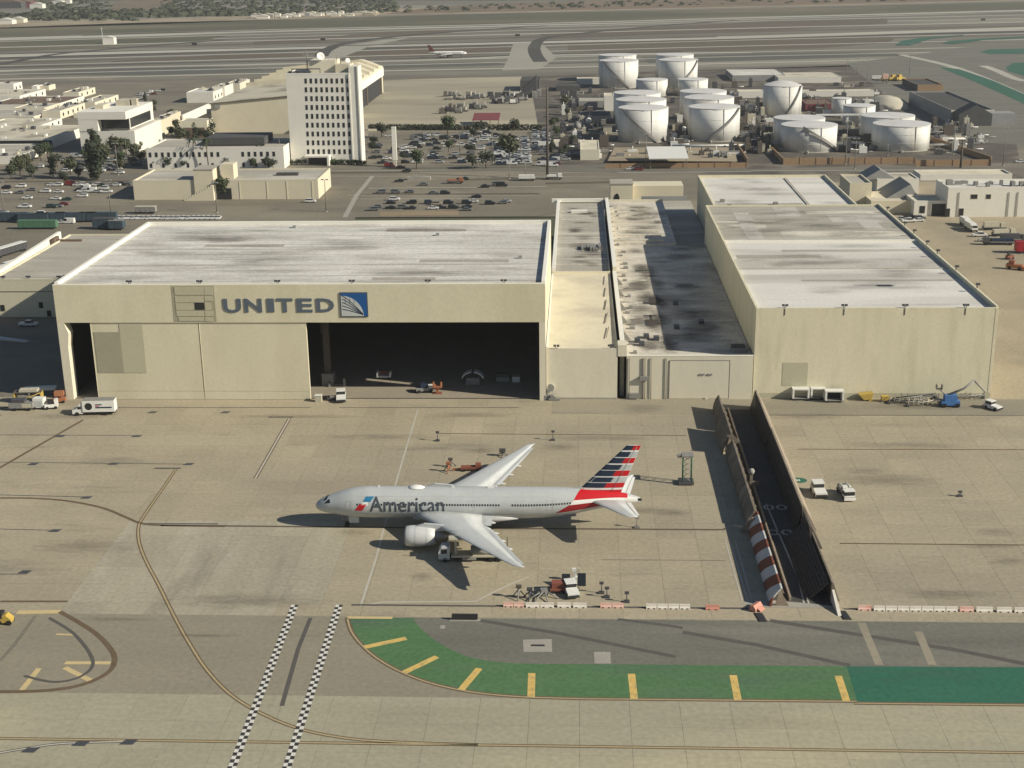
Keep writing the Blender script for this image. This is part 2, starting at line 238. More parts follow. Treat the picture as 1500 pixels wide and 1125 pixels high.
# ------------------------------------------------------------------ mesh helpers
class MB:
    def __init__(s): s.v = []; s.f = []; s.m = []; s.smooth = []
    def face(s, pts, m=0, smooth=False):
        i = len(s.v); s.v += [tuple(p) for p in pts]; s.f.append(tuple(range(i, i+len(pts)))); s.m.append(m); s.smooth.append(smooth); return s
    def add(s, vs, fs, m=0, smooth=False):
        i = len(s.v); s.v += [tuple(p) for p in vs]
        for f in fs: s.f.append(tuple(i+k for k in f)); s.m.append(m); s.smooth.append(smooth)
        return s
    def box(s, x0, x1, y0, y1, z0, z1, m=0):
        vs = [(x0, y0, z0), (x1, y0, z0), (x1, y1, z0), (x0, y1, z0), (x0, y0, z1), (x1, y0, z1), (x1, y1, z1), (x0, y1, z1)]
        return s.add(vs, [(3, 2, 1, 0), (4, 5, 6, 7), (0, 1, 5, 4), (1, 2, 6, 5), (2, 3, 7, 6), (3, 0, 4, 7)], m)
    def prism(s, poly, z0, z1, m=0, axis='z'):
        n = len(poly)
        def P(a, b, c): return {'z': (a, b, c), 'y': (a, c, b), 'x': (c, a, b)}[axis]
        vs = [P(a, b, z0) for a, b in poly]+[P(a, b, z1) for a, b in poly]
        fs = [tuple(range(n))[::-1], tuple(range(n, 2*n))]+[(i, (i+1) % n, n+(i+1) % n, n+i) for i in range(n)]
        return s.add(vs, fs, m)
    def loft(s, rings, m=0, smooth=True, caps=True, closed=True):
        n = len(rings[0]); i0 = len(s.v)
        for r in rings: s.v += [tuple(p) for p in r]
        for k in range(len(rings)-1):
            for j in range(n if closed else n-1):
                a = i0+k*n+j; b = i0+k*n+(j+1) % n
                s.f.append((a, b, b+n, a+n)); s.m.append(m); s.smooth.append(smooth)
        if caps:
            s.f.append(tuple(i0+j for j in range(n))[::-1]); s.m.append(m); s.smooth.append(False)
            s.f.append(tuple(i0+(len(rings)-1)*n+j for j in range(n))); s.m.append(m); s.smooth.append(False)
        return s
    def cyl(s, c, r, z0, z1, n=12, m=0, r2=None, smooth=True):
        r2 = r if r2 is None else r2
        ring = lambda R, z: [(c[0]+R*math.cos(2*math.pi*k/n), c[1]+R*math.sin(2*math.pi*k/n), z) for k in range(n)]
        return s.loft([ring(r, z0), ring(r2, z1)], m, smooth)
    def tube(s, path, r, n=6, m=0, r2=None):
        path = [Vector(p) for p in path]; rings = []
        for k, p in enumerate(path):
            d = (path[min(k+1, len(path)-1)]-path[max(k-1, 0)]).normalized()
            a = Vector((0, 0, 1)) if abs(d.z) < 0.9 else Vector((1, 0, 0))
            u = d.cross(a).normalized(); w = u.cross(d)
            R = r if r2 is None else r+(r2-r)*k/(len(path)-1)
            rings.append([p+u*(R*math.cos(2*math.pi*j/n))+w*(R*math.sin(2*math.pi*j/n)) for j in range(n)])
        return s.loft(rings, m)
    def wheel(s, x, y, r, w, m=0, n=10):       # axle along Y
        ring = lambda yy: [(x+r*math.cos(2*math.pi*k/n), yy, r+r*math.sin(2*math.pi*k/n)) for k in range(n)]
        return s.loft([ring(y-w/2), ring(y+w/2)], m, False)
    def mesh(s, name, mats, off=(0, 0, 0)):
        me = bpy.data.meshes.new(name); o = Vector(off)
        me.from_pydata([tuple(Vector(v)-o) for v in s.v], [], s.f)
        for k in (mats if isinstance(mats, (list, tuple)) else [mats]): me.materials.append(k)
        me.polygons.foreach_set('material_index', s.m); me.polygons.foreach_set('use_smooth', s.smooth)
        bm = bmesh.new(); bm.from_mesh(me)
        try: bmesh.ops.recalc_face_normals(bm, faces=bm.faces)
        except Exception: pass
        bm.to_mesh(me); bm.free(); me.update(); return me

def tag(o, label=None, cat=None, group=None, kind=None):
    if label: o['label'] = label
    if cat: o['category'] = cat
    if group: o['group'] = group
    if kind: o['kind'] = kind
    return o
def thing(name, label, cat, loc=(0, 0, 0), group=None, rz=0.0):
    o = bpy.data.objects.new(name, None); COL.objects.link(o); o.location = loc; o.rotation_euler.z = rz
    o.empty_display_size = 0.5
    return tag(o, label, cat, group)
def part(name, mb, mats, parent=None, label=None, kind=None, local=False):
    """one mesh object; its coordinates are world coordinates unless local"""
    off = Vector((0, 0, 0))
    if parent is not None and not local:
        p = parent
        while p is not None: off += Vector(p.location); p = p.parent
    o = bpy.data.objects.new(name, mb.mesh(name, mats, off)); COL.objects.link(o); o.parent = parent
    if label: o['label'] = label
    if kind: o['kind'] = kind
    return o
def single(name, mb, mats, label, cat, loc=(0, 0, 0), group=None):
    o = bpy.data.objects.new(name, mb.mesh(name, mats, loc)); COL.objects.link(o); o.location = loc
    return tag(o, label, cat, group)
def structure(name, mb, mats, label, kind='structure'):
    o = bpy.data.objects.new(name, mb.mesh(name, mats)); COL.objects.link(o); return tag(o, label, None, None, kind)
def inst(name, me, parent, loc=(0, 0, 0), rz=0.0):
    o = bpy.data.objects.new(name, me); COL.objects.link(o); o.parent = parent; o.location = loc; o.rotation_euler.z = rz; return o
def copy_thing(root, loc, rz=0.0, label=None, group=None, color=None, sc=None):
    r = root.copy(); COL.objects.link(r); r.location = loc; r.rotation_euler.z = rz
    if label: r['label'] = label
    if group: r['group'] = group
    if color: r.color = color
    if sc: r.scale = sc
    for ch in root.children:
        c = ch.copy(); COL.objects.link(c); c.parent = r
        if color: c.color = color
        for g in ch.children:
            d = g.copy(); COL.objects.link(d); d.parent = c
            if color: d.color = color
    return r
def remove_tree(root):
    for c in list(root.children):
        remove_tree(c)
    bpy.data.objects.remove(root)

def sheet(name, pts, z, m, label, pix=True, kind='structure'):
    mb = MB(); ps = []
    for p in pts:
        if pix: q = G(p[0], p[1]); ps.append((q.x, q.y, z))
        else: ps.append((p[0], p[1], z))
    mb.face(ps); o = structure(name, mb, m, label, kind)
    return o
def spline(pts, n=10):
    P = [Vector((p[0], p[1], 0)) for p in pts]; out = []
    for i in range(len(P)-1):
        p0 = P[max(i-1, 0)]; p1 = P[i]; p2 = P[i+1]; p3 = P[min(i+2, len(P)-1)]
        for k in range(n):
            t = k/n
            out.append(0.5*((2*p1)+(p2-p0)*t+(2*p0-5*p1+4*p2-p3)*t*t+(3*p1-p0-3*p2+p3)*t**3))
    out.append(P[-1]); return out
def strip_faces(mb, path, w, z, m=0, off=0.0):
    L = []; R = []
    for k, p in enumerate(path):
        d = (path[min(k+1, len(path)-1)]-path[max(k-1, 0)]).normalized(); nrm = Vector((-d.y, d.x, 0))
        c = p+nrm*off
        L.append(c+nrm*(w/2)); R.append(c-nrm*(w/2))
    for k in range(len(path)-1):
        mb.face([(L[k].x, L[k].y, z), (R[k].x, R[k].y, z), (R[k+1].x, R[k+1].y, z), (L[k+1].x, L[k+1].y, z)], m)
def gpath(pts, curve=True, n=10):
    w = [G(*p) for p in pts]
    return spline(w, n) if curve else [Vector((p.x, p.y, 0)) for p in w]
# ------------------------------------------------------------------ the ground, sheet by sheet
structure('ground', MB().face([(-6000, -400, -0.60), (6000, -400, -0.60), (6000, 9000, -0.60), (-6000, 9000, -0.60)]), M['scrub_soil'], 'open ground stretching to the far edge of the view')
sheet('airfield_pavement', [(-900, 1170), (2600, 1010), (2600, 2450), (1200, 2640), (400, 2760), (-200, 2850), (-800, 3050), (-2500, 3400), (-2500, 1300)], -0.45, M['airfield'], 'pale worn concrete of the far airfield', pix=False)
sheet('city_ground', [(-1200, 560), (1200, 560), (1200, 1120), (-1200, 1300)], -0.25, M['lot_asphalt'], 'worn asphalt under the streets and car parks', pix=False)
# sandy verge and dunes above the runway
sheet('sand_verge', [(-60, 43), (200, 36), (400, 29), (560, 22), (800, 17), (1200, 8), (1600, -2), (1600, -8), (1200, 2), (800, 9), (560, 12), (400, 21), (200, 28), (-60, 31)], -0.40, M['sand'], 'strip of pale sand along the foot of the dunes')
sheet('dune_bank', [(556, 21), (700, 17.5), (1100, 9), (1600, -3), (1600, -14), (1100, -6), (760, 4), (640, 9)], -0.37, M['dune'], 'brown eroded dune bank above the far runway')
def band(name, top, bot, z, m, label): sheet(name, list(top)+list(reversed(bot)), z, M[m], label)
band('infield', [(-60, 42), (200, 33), (400, 28.5), (540, 24), (760, 19), (1140, 11.5), (1560, 1)], [(-60, 55), (200, 47), (400, 42), (540, 38), (760, 33), (1140, 23), (1560, 13)], -0.40, 'infield_green', 'grass strip nearest the dunes')
band('infield', [(-60, 61), (100, 56), (250, 53), (335, 51.5)], [(-60, 77), (60, 73), (180, 66), (300, 58.5)], -0.40, 'infield_green', 'olive grass wedge by the white cabin')
band('infield', [(370, 61), (440, 56), (520, 50), (620, 44.5), (690, 43)], [(375, 65.5), (440, 62), (490, 58.5), (570, 52), (690, 45)], -0.40, 'infield_brown', 'brown grass wedge beyond the office tower')
band('infield', [(790, 49), (880, 43), (1000, 37), (1140, 30), (1300, 26)], [(800, 57), (900, 53), (1010, 47), (1140, 44), (1300, 34)], -0.40, 'infield_brown', 'brown grass lens between the two far runways')
band('infield', [(160, 89), (300, 81), (400, 76), (440, 78)], [(165, 91), (300, 88), (400, 83), (445, 82)], -0.40, 'infield_brown', 'thin brown grass lens left of the office tower')
band('infield', [(505, 80), (530, 74), (620, 69), (740, 66), (752, 71)], [(510, 84), (600, 83), (690, 80), (745, 76)], -0.40, 'infield_brown', 'brown grass island behind the taxiing airliner')
band('infield', [(831, 64), (900, 61), (1050, 57), (1300, 51), (1310, 57)], [(832, 74), (900, 76), (1050, 74), (1200, 70), (1300, 62)], -0.40, 'infield_brown', 'brown grass island beyond the storage tanks')
band('infield', [(20, 108), (160, 100), (300, 97), (390, 99)], [(40, 112), (180, 110), (300, 107), (380, 103)], -0.40, 'infield_grey', 'grey-green grass lens beyond the low town')
band('infield', [(520, 95), (600, 92), (700, 90), (735, 92)], [(530, 100), (600, 98), (700, 95), (730, 94)], -0.40, 'infield_grey', 'narrow grey grass lens in front of the taxiing airliner')
band('infield', [(940, 83), (1100, 78), (1250, 76), (1318, 78)], [(950, 92), (1100, 88), (1250, 83.5), (1316, 80)], -0.40, 'infield_grey', 'grey grass lens behind the rear storage tanks')
def ribbon(name, pts, wpx, z, m, label):
    mb = MB(); p = gpath(pts, True, 8)
    strip_faces(mb, p, wpx, z); structure(name, mb, M[m], label)
# pale strips, tyre tracks and dark edges of runways and taxiways (widths in metres)
ribbon('runway', [(-60, 58.5), (200, 51), (400, 44.5), (760, 36), (1140, 25.5), (1560, 14)], 62, -0.38, 'airfield_pale', 'far runway of pale concrete')
ribbon('runway_rubber', [(120, 51.5), (375, 44.5), (750, 36), (1140, 25.8), (1500, 16.5)], 16, -0.36, 'airfield_dark', 'dark rubber band down the far runway')
ribbon('runway', [(-60, 82), (375, 70.5), (750, 62), (1140, 52.5), (1560, 39)], 44, -0.38, 'airfield_pale', 'near runway of pale concrete')
ribbon('runway_rubber', [(-60, 80), (0, 78.7), (375, 69.5), (750, 60.5), (1050, 53.5)], 12, -0.36, 'airfield_dark', 'dark rubber band down the near runway')
ribbon('taxiway_line', [(-60, 106), (180, 98), (380, 94), (640, 87), (800, 80.5), (1100, 76)], 14, -0.37, 'airfield_pale', 'pale edge of the taxiway beyond the grass')
ribbon('taxiway_line', [(-60, 117), (180, 112), (380, 107.5), (640, 102), (800, 99), (1100, 92), (1340, 86)], 11, -0.19, 'airfield_pale', 'pale edge of the taxiway nearest the tanks')
ribbon('taxiway_line', [(-60, 100), (180, 93.5), (380, 89), (640, 84), (830, 78), (1000, 75)], 10, -0.36, 'airfield_dark', 'dark wheel track along the middle taxiway')
ribbon('service_road', [(-60, 123), (300, 116.5), (540, 113), (750, 110), (870, 106), (1100, 99), (1280, 94)], 26, -0.20, 'road_asphalt', 'grey perimeter road at the airfield edge')
ribbon('taxiway_turn', [(792, 90), (784, 78), (784, 66), (800, 55), (860, 47.5), (960, 38), (1080, 29)], 14, -0.35, 'airfield_dark', 'dark tyre tracks turning off the near runway')
ribbon('taxiway_turn', [(470, 82), (480, 72), (510, 62), (580, 53), (680, 45), (800, 37)], 15, -0.35, 'airfield_dark', 'dark tyre tracks curving onto the far runway')
ribbon('taxiway_turn', [(0, 94), (40, 86), (90, 78), (200, 68), (330, 58)], 13, -0.35, 'airfield_dark', 'dark tyre tracks crossing the near runway at left')
sheet('airfield_apron', [(1240, 92), (1330, 82), (1400, 70), (1520, 62), (1640, 90), (1640, 220), (1380, 205)], -0.18, M['grey_asphalt'], 'grey asphalt junction right of the storage tanks')
ribbon('taxiway_line', [(1320, 80), (1390, 96), (1450, 118), (1560, 168)], 8, -0.155, 'airfield_pale', 'pale edge sweeping past the green strip')
ribbon('taxiway_line', [(1560, 118), (1500, 118), (1460, 103), (1440, 96)], 8, -0.15, 'airfield_pale', 'pale rim round the green corner island')
sheet('green_strip', [(1375, 98), (1405, 101), (1455, 118), (1520, 146), (1540, 170), (1470, 138), (1420, 116)], -0.13, M['teal_far'], 'green painted strip beside the taxiway junction')
sheet('green_island', [(1476, 104), (1474, 98), (1484, 92), (1560, 88), (1560, 112), (1505, 112)], -0.12, M['teal_far'], 'green painted island at the right edge')
sheet('green_island', [(1311, 66), (1320, 60), (1345, 55.5), (1410, 50.5), (1412, 51.5), (1362, 57), (1334, 66)], -0.13, M['teal_far'], 'green painted hook at the runway exit')
sheet('green_island', [(1380, 63), (1388, 60), (1440, 56), (1560, 50), (1560, 51.5), (1440, 58.5), (1400, 64)], -0.13, M['teal_far'], 'long green painted sliver by the runway exit')
sheet('green_island', [(1436, 76), (1450, 72), (1560, 70), (1560, 78), (1450, 79)], -0.13, M['teal_far'], 'flat green painted island above the corner island')

fr = random.Random(15)
for (ya, yb_, mk, nm, w, lb) in [(39, 9, 'infield_green', 'infield', 26, 'thin olive verge below the dune grass'), (56, 12.5, 'infield_green', 'infield', 20, 'thin olive verge above the far runway'), (75, 36, 'infield_brown', 'infield', 22, 'thin brown verge between the runways'), (86, 44, 'airfield_dark', 'service_road', 18, 'dark strip along the near runway edge'), (93, 49, 'infield_brown', 'infield', 14, 'thin brown verge before the near runway'), (104, 66, 'airfield_pale', 'taxiway_line', 8, 'pale line along the middle taxiway'), (113, 76, 'infield_grey', 'infield', 12, 'grey verge beside the near taxiway'), (66, 25, 'airfield_pale', 'taxiway_line', 10, 'pale line across the grass between the runways')]:
    ribbon(nm, [(-60, ya), (300, ya-(ya-yb_)*.235), (750, ya-(ya-yb_)*.52), (1140, ya-(ya-yb_)*.77), (1560, yb_)], w, -0.42, mk, lb)
for (ya, yb_, mk, nm, w, z, lb) in [(62, 20, 'airfield_pale', 'taxiway_line', 12, -.39, 'pale shoulder of the far runway'), (70.5, 30.5, 'airfield_pale', 'taxiway_line', 14, -.39, 'pale strip below the far runway'), (84.5, 42.5, 'airfield_pale', 'taxiway_line', 12, -.375, 'pale shoulder of the near runway'), (90, 47, 'airfield_pale', 'taxiway_line', 9, -.39, 'pale strip below the near runway'), (97.5, 56, 'airfield_pale', 'taxiway_line', 9, -.39, 'pale strip beside the grass islands'), (110, 72, 'airfield_pale', 'taxiway_line', 7, -.39, 'pale strip before the near taxiway'), (58, 16.5, 'airfield_dark', 'service_road', 9, -.385, 'thin dark strip above the far runway'), (88, 45, 'airfield_dark', 'service_road', 9, -.385, 'thin dark strip under the near runway')]:
    ribbon(nm, [(-60, ya), (300, ya-(ya-yb_)*.235), (750, ya-(ya-yb_)*.52), (1140, ya-(ya-yb_)*.77), (1560, yb_)], w, z, mk, lb)
sheet('taxiway_crossing', [(752, 63), (792, 61), (815, 84), (790, 101), (735, 103), (745, 84)], -0.355, M['airfield_mid'], 'pale concrete crossing between the grass islands')
sheet('taxiway_crossing', [(480, 70), (560, 58), (600, 55), (540, 68), (500, 84), (450, 92)], -0.362, M['airfield_mid'], 'pale concrete turn-off behind the office tower')
# town, lots, roads
sheet('tan_lot', [(505, 202), (798, 192), (772, 110), (520, 119)], -0.21, M['lot_tan'], 'wide tan concrete lot behind the office tower')
sheet('tank_yard', [(800, 250), (1205, 256), (1500, 262), (1480, 170), (1250, 95), (870, 108), (775, 112)], -0.20, M['tank_yard'], 'dark ground of the fuel tank yard, shadows toned into its colour')
sheet('street', [(-60, 262), (197, 262), (480, 252), (700, 250), (900, 252), (1100, 250), (1560, 256), (1560, 236), (1100, 247), (900, 240), (700, 243), (480, 243), (300, 252), (-60, 255)], -0.17, M['road_asphalt'], 'street running in front of the office tower and tanks')
mb = MB()
for (a, b) in (((480, 257.5), (900, 259)), ((480, 250.0), (690, 248.5)), ((700, 251), (895, 253))):
    strip_faces(mb, gpath([a, b], False), 0.9, -0.135)
structure('street_line', mb, M['line_white'], 'pale kerb lines along the street')
mb = MB(); strip_faces(mb, gpath([(545, 258), (522, 286), (505, 318)], False), 2.2, -0.13)
structure('footpath', mb, M['concrete_patch'], 'pale footpath crossing between the two car parks')
sheet('car_park', [(-80, 330), (200, 330), (520, 322), (527, 284), (480, 262), (300, 262), (-80, 262)], -0.165, M['lot_asphalt'], 'car park left of the beige building')
sheet('car_park', [(512, 318), (790, 316), (905, 288), (905, 284), (530, 285)], -0.16, M['lot_asphalt'], 'car park behind the large hangar')
mb = MB()
for (x0, x1, y) in ((510, 785, 285.5), (512, 720, 291.0)):
    strip_faces(mb, gpath([(x0, y), (x1, y)], False), 0.6, -0.12)
for y in (287, 299, 309):
    strip_faces(mb, gpath([(-60, y), (190, y)], False), 0.35, -0.12)
structure('parking_line', mb, M['line_white'], 'faded parking bay lines')
sheet('office_lot', [(535, 242), (800, 242), (797, 192), (540, 192)], -0.15, M['lot_asphalt'], 'car park right of the office tower')
mb = MB()
for y in (206, 222, 236): strip_faces(mb, gpath([(560, y), (720, y)], False), 0.5, -0.12)
structure('parking_line', mb, M['line_white'], 'faint bay lines in the office car park')
sheet('yard', [(46.5, 300), (300, 300), (300, 640), (108, 640), (108, 440), (46.5, 440)], -0.14, M['yard_tan'], 'tan concrete service yard right of the hangars', pix=False)
sheet('yard', [(-400, 321.6), (-100, 321.6), (-100, 560), (-400, 560)], -0.05, M['lot_asphalt'], 'asphalt yard left of the large hangar', pix=False)

sheet('verge', [(556, 316), (672, 314.5), (672, 308.5), (556, 310)], -0.11, M['verge_earth'], 'bare earth verge close behind the large hangar')
for (a, b, w, mk, lb) in [((528, 284.5), (790, 283), 3.0, 'infield_brown', 'planted verge between the street and the rear car park'), ((655, 262.5), (800, 261), 4.0, 'infield_green', 'planted median of the street'), ((480, 252.5), (600, 252), 3.5, 'infield_brown', 'planted verge in front of the office tower'), ((300, 258), (470, 257), 3.0, 'infield_brown', 'planted verge before the beige building'), ((-60, 266), (190, 264.5), 4.5, 'infield_brown', 'earth verge along the left street'), ((540, 275.5), (800, 273), 1.2, 'line_white', 'pale lane line of the cross street'), ((800, 268), (905, 266), 4.0, 'infield_brown', 'verge at the right end of the street'), ((560, 246.5), (790, 244), 2.2, 'infield_green', 'hedge strip along the office car park'), ((905, 252.5), (1100, 251.0), 2.2, 'concrete_patch', 'pale kerb below the tank walls'), ((1100, 250), (1340, 248.5), 2.0, 'concrete_patch', 'pale kerb below the squat tank wall')]:
    mb = MB(); strip_faces(mb, gpath([a, b], False), w, -0.115); structure('verge' if 'verge' in lb or 'median' in lb or 'hedge' in lb else 'kerb_line', mb, M[mk], lb)
# apron slabs: a dark bed shows in the open joints
structure('apron_bed', MB().box(-330, 330, 100, 318, -0.58, -0.06), M['joint_dark'], 'bed below the apron slabs')
def slab_mesh(w, d):
    mb = MB(); j = 0.018
    return mb.box(j, w-j, j, d-j, -0.09, 0)
gx = lambda x, y: (lambda q: (q.x, q.y))(G(x, y))
GREY = [gx(*p) for p in ((212, 768), (92, 893), (440, 893), (535, 770))]
def inside(p, poly):
    c = False; n = len(poly)
    for i in range(n):
        a, b = poly[i], poly[i-1]
        if (a[1] > p[1]) != (b[1] > p[1]) and p[0] < (b[0]-a[0])*(p[1]-a[1])/(b[1]-a[1])+a[0]: c = not c
    return c
def slab_floor(root, x0, nx, w, rows, mats_of, limit, stuff_label):
    cells = []
    for (y, d) in rows:
        for i in range(nx):
            x = x0+i*w; X = x+w/2; Y = y+d/2
            vis = abs(X/Y+0.0504) < 0.43
            cells.append((0 if vis else 1, math.hypot(X, Y), x, y, d))
    cells.sort(); cache = {}; rest = {}
    for k, (v, _, x, y, d) in enumerate(cells):
        mk = mats_of(x+w/2, y+d/2)
        if k < limit and not v:
            key = (round(d, 2), mk)
            if key not in cache: cache[key] = slab_mesh(w, d).mesh('concrete_slab', M[mk])
            inst('concrete_slab', cache[key], root, (x-root.location.x, y-root.location.y, 0))
        else:
            r = rest.setdefault(mk, MB()); r.box(x+.018, x+w-.018, y+.018, y+d-.018, -0.09, 0)
    for mk, r in rest.items(): part('far_slabs', r, M[mk], root, kind='stuff')
apron = bpy.data.objects.new('apron', None); COL.objects.link(apron); tag(apron, 'tan concrete apron laid in square slabs around the airliner', None, None, 'structure')
apron.location = (0, 209.3, 0)
slab_floor(apron, -142, 36, 7.5, [(204.9, 4.4)]+[(209.3+7.05*k, 7.05) for k in range(14)], lambda x, y: 'apron_grey' if inside((x, y), GREY) else 'apron_tan', 296, '')
taxi = bpy.data.objects.new('taxiway', None); COL.objects.link(taxi); tag(taxi, 'olive grey concrete taxiway along the bottom of the view', None, None, 'structure')
taxi.location = (0, 170, 0)
slab_floor(taxi, -142, 36, 7.5, [(179.3-7.5*(k+1), 7.5) for k in range(5)], lambda x, y: 'taxi_concrete', 250, '')
sheet('shoulder', [(-200, 179.3), (160, 179.3), (160, 204.9), (-200, 204.9)], -0.004, M['shoulder_asphalt'], 'brownish asphalt strip crossed by the chequered lines', pix=False)
sheet('hangar_kerb_strip', [(-260, 308), (128, 308), (128, 321.5), (-260, 321.5)], -0.02, M['apron_tan'], 'tan concrete strip along the hangar fronts', pix=False)
sheet('hangar_road', [(-6, 309.5), (46, 309.0), (128, 309.5), (128, 321.0), (-6, 320.6)], 0.0, M['shoulder_asphalt'], 'grey asphalt strip in front of the right hangars', pix=False)

# ---- paint on the pavement
def ring_poly(outer, inner): return list(outer)+list(reversed(inner))
og = [G(*p) for p in ((506, 905), (512, 925), (527, 945), (550, 965), (585, 985), (630, 1002), (690, 1015), (760, 1022), (850, 1025), (1000, 1026.5), (1250, 1029), (1256, 1029))]
ig = [G(*p) for p in ((606, 905), (612, 915), (625, 928), (650, 946), (690, 963), (740, 970.5), (800, 972.5), (900, 973), (1000, 974), (1240, 976))]
osp = [p for p in spline(og[:9], 6)]+[Vector((p.x, p.y, 0)) for p in og[9:]]
isp = [p for p in spline(ig[:7], 6)]+[Vector((p.x, p.y, 0)) for p in ig[7:]]
structure('shoulder', MB().face([(p.x, p.y, 0.001) for p in isp]+[(160, isp[-1].y, 0.001), (160, 204.9, 0.001)]), M['grey_asphalt'], 'grey asphalt strip above the green band')
structure('green_band', MB().face([(p.x, p.y, 0.004) for p in osp]+[(p.x, p.y, 0.004) for p in reversed(isp)]), M['green_paint'], 'green painted band curving round the grey asphalt')
sheet('teal_band', [(1256, 1029), (1240, 976), (1500, 977.5), (1640, 978.5), (1640, 1032), (1500, 1030)], 0.004, M['teal_paint'], 'darker teal painted band continuing the green one to the right')
mb = MB(); strip_faces(mb, osp, 0.9, 0.008, 0, 0.3); strip_faces(mb, osp, 0.28, 0.012, 1, 0.3)
e = [G(1250, 1030), G(1640, 1034)]; strip_faces(mb, [Vector((p.x, p.y, 0)) for p in e], 0.9, 0.008, 0); strip_faces(mb, [Vector((p.x, p.y, 0)) for p in e], 0.25, 0.012, 1)
structure('edge_line', mb, [M['line_border'], M['line_yellow']], 'brown edged taxiway line along the foot of the green band')
BARS = [((534, 948), (595, 935)), ((590, 986), (640, 962)), ((675, 1011), (702, 979)), ((778, 1021), (779, 986)), ((929, 1024), (925, 987)), ((1081, 1026), (1074, 989)), ((1240, 1027), (1228, 990))]
for i, (a, b) in enumerate(BARS):
    mb = MB(); strip_faces(mb, gpath([a, b], False), 1.15, 0.009)
    structure('yellow_bar', mb, M['yellow_paint'], 'yellow bar painted across the green band')
for i, (a, b) in enumerate([((32, 1011), (57, 979)), ((95, 978), (137, 999)), ((95, 971), (162, 971)), ((82, 929), (108, 930))]):
    mb = MB(); strip_faces(mb, gpath([a, b], False), 0.95 if i < 3 else 0.5, 0.012)
    structure('yellow_bar', mb, M['pale_yellow_paint'], 'faded yellow bar inside the brown loop at left')
mb = MB(); strip_faces(mb, gpath([(508, 904.5), (575, 905)], False), 0.8, 0.012); strip_faces(mb, gpath([(25, 897), (88, 896)], False), 1.3, 0.012)
structure('yellow_edge', mb, M['pale_yellow_paint'], 'faded yellow strips at the asphalt edge')
def taxi_line(pts, w, name, label, core=True, curve=True, z=0.014, mats=('line_border', 'line_yellow')):
    mb = MB(); p = gpath(pts, curve, 10)
    strip_faces(mb, p, w, z, 0)
    if core: strip_faces(mb, p, w*0.42, z+0.004, 1)
    structure(name, mb, [M[mats[0]], M[mats[1]]], label)
taxi_line([(258, 687), (234, 722), (210, 757), (203, 772), (204, 795), (214, 822), (232, 856), (258, 908), (282, 950), (306, 985), (340, 1019), (385, 1046), (440, 1068), (505, 1081), (580, 1087), (700, 1091)], 0.78, 'taxi_line', 'long brown and yellow line sweeping down past the chequered lines')
taxi_line([(0, 729.5), (50, 730), (100, 734), (150, 744), (185, 758), (205, 766), (235, 769.5), (330, 771)], 0.75, 'taxi_line', 'brown line curving in from the left edge', mats=('line_border', 'line_border'))
taxi_line([(235, 769.5), (520, 772.3), (800, 774.5), (1062, 776)], 0.7, 'taxi_line', 'straight brown line under the airliner', curve=False, mats=('line_border', 'tar'))
taxi_line([(-60, 1081), (750, 1092), (1560, 1103.5)], 0.75, 'taxi_line', 'yellow line along the bottom of the view', curve=False)
taxi_line([(-40, 1110), (40, 1096), (95, 1089), (190, 1086)], 0.7, 'taxi_line', 'grey curve joining the bottom line at left', mats=('tar', 'line_white'))
taxi_line([(374, 701), (424, 613)], 0.9, 'lead_line', 'short double line with a bar below the hangar door', curve=False, mats=('line_border', 'line_white'))
taxi_line([(393, 611), (430, 611)], 0.7, 'stop_bar', 'dark stop bar above the short double line', core=False, curve=False, mats=('tar', 'tar'))
taxi_line([(226, 686), (265, 686)], 0.8, 'stop_bar', 'dark stop bar at the head of the long curved line', core=False, curve=False, mats=('tar', 'tar'))
taxi_line([(-30, 700), (0, 685), (122, 615)], 0.8, 'lead_line', 'diagonal brown line leading to the box truck', curve=False, mats=('line_border', 'line_border'))
taxi_line([(88, 896), (135, 924), (160, 948), (168, 966), (158, 985), (120, 1003), (60, 1012), (-40, 1013.5)], 0.9, 'loop_line', 'brown loop line round the faded yellow bars', mats=('line_border', 'line_border'))
taxi_line([(0, 881), (99, 881)], 0.7, 'edge_line', 'dark straight line above the brown loop', core=False, curve=False, mats=('line_border', 'line_border'))
taxi_line([(0, 968), (20, 946), (52, 902)], 0.5, 'tar_line', 'dark scraped line inside the brown loop', curve=False, mats=('tar', 'shoulder_asphalt'))
taxi_line([(72, 905), (110, 930), (136, 968), (120, 990), (80, 999), (35, 990)], 0.6, 'tar_line', 'dark scraped arc inside the brown loop', core=False, mats=('tar', 'tar'))
taxi_line([(612, 600), (582, 700), (550, 820), (528, 888)], 0.38, 'white_line', 'thin white line passing below the airliner nose', core=False, curve=False, mats=('line_white', 'line_white'))
taxi_line([(538, 886), (560, 882), (697, 881), (722, 868), (745, 857), (775, 845)], 0.4, 'white_line', 'thin white line bending below the near wing', core=False, curve=False, mats=('line_white', 'line_white'))
taxi_line([(455, 905), (437, 950), (413, 1034)], 0.7, 'tar_line', 'black streak between the chequered lines', core=False, curve=False, mats=('tar', 'tar'))
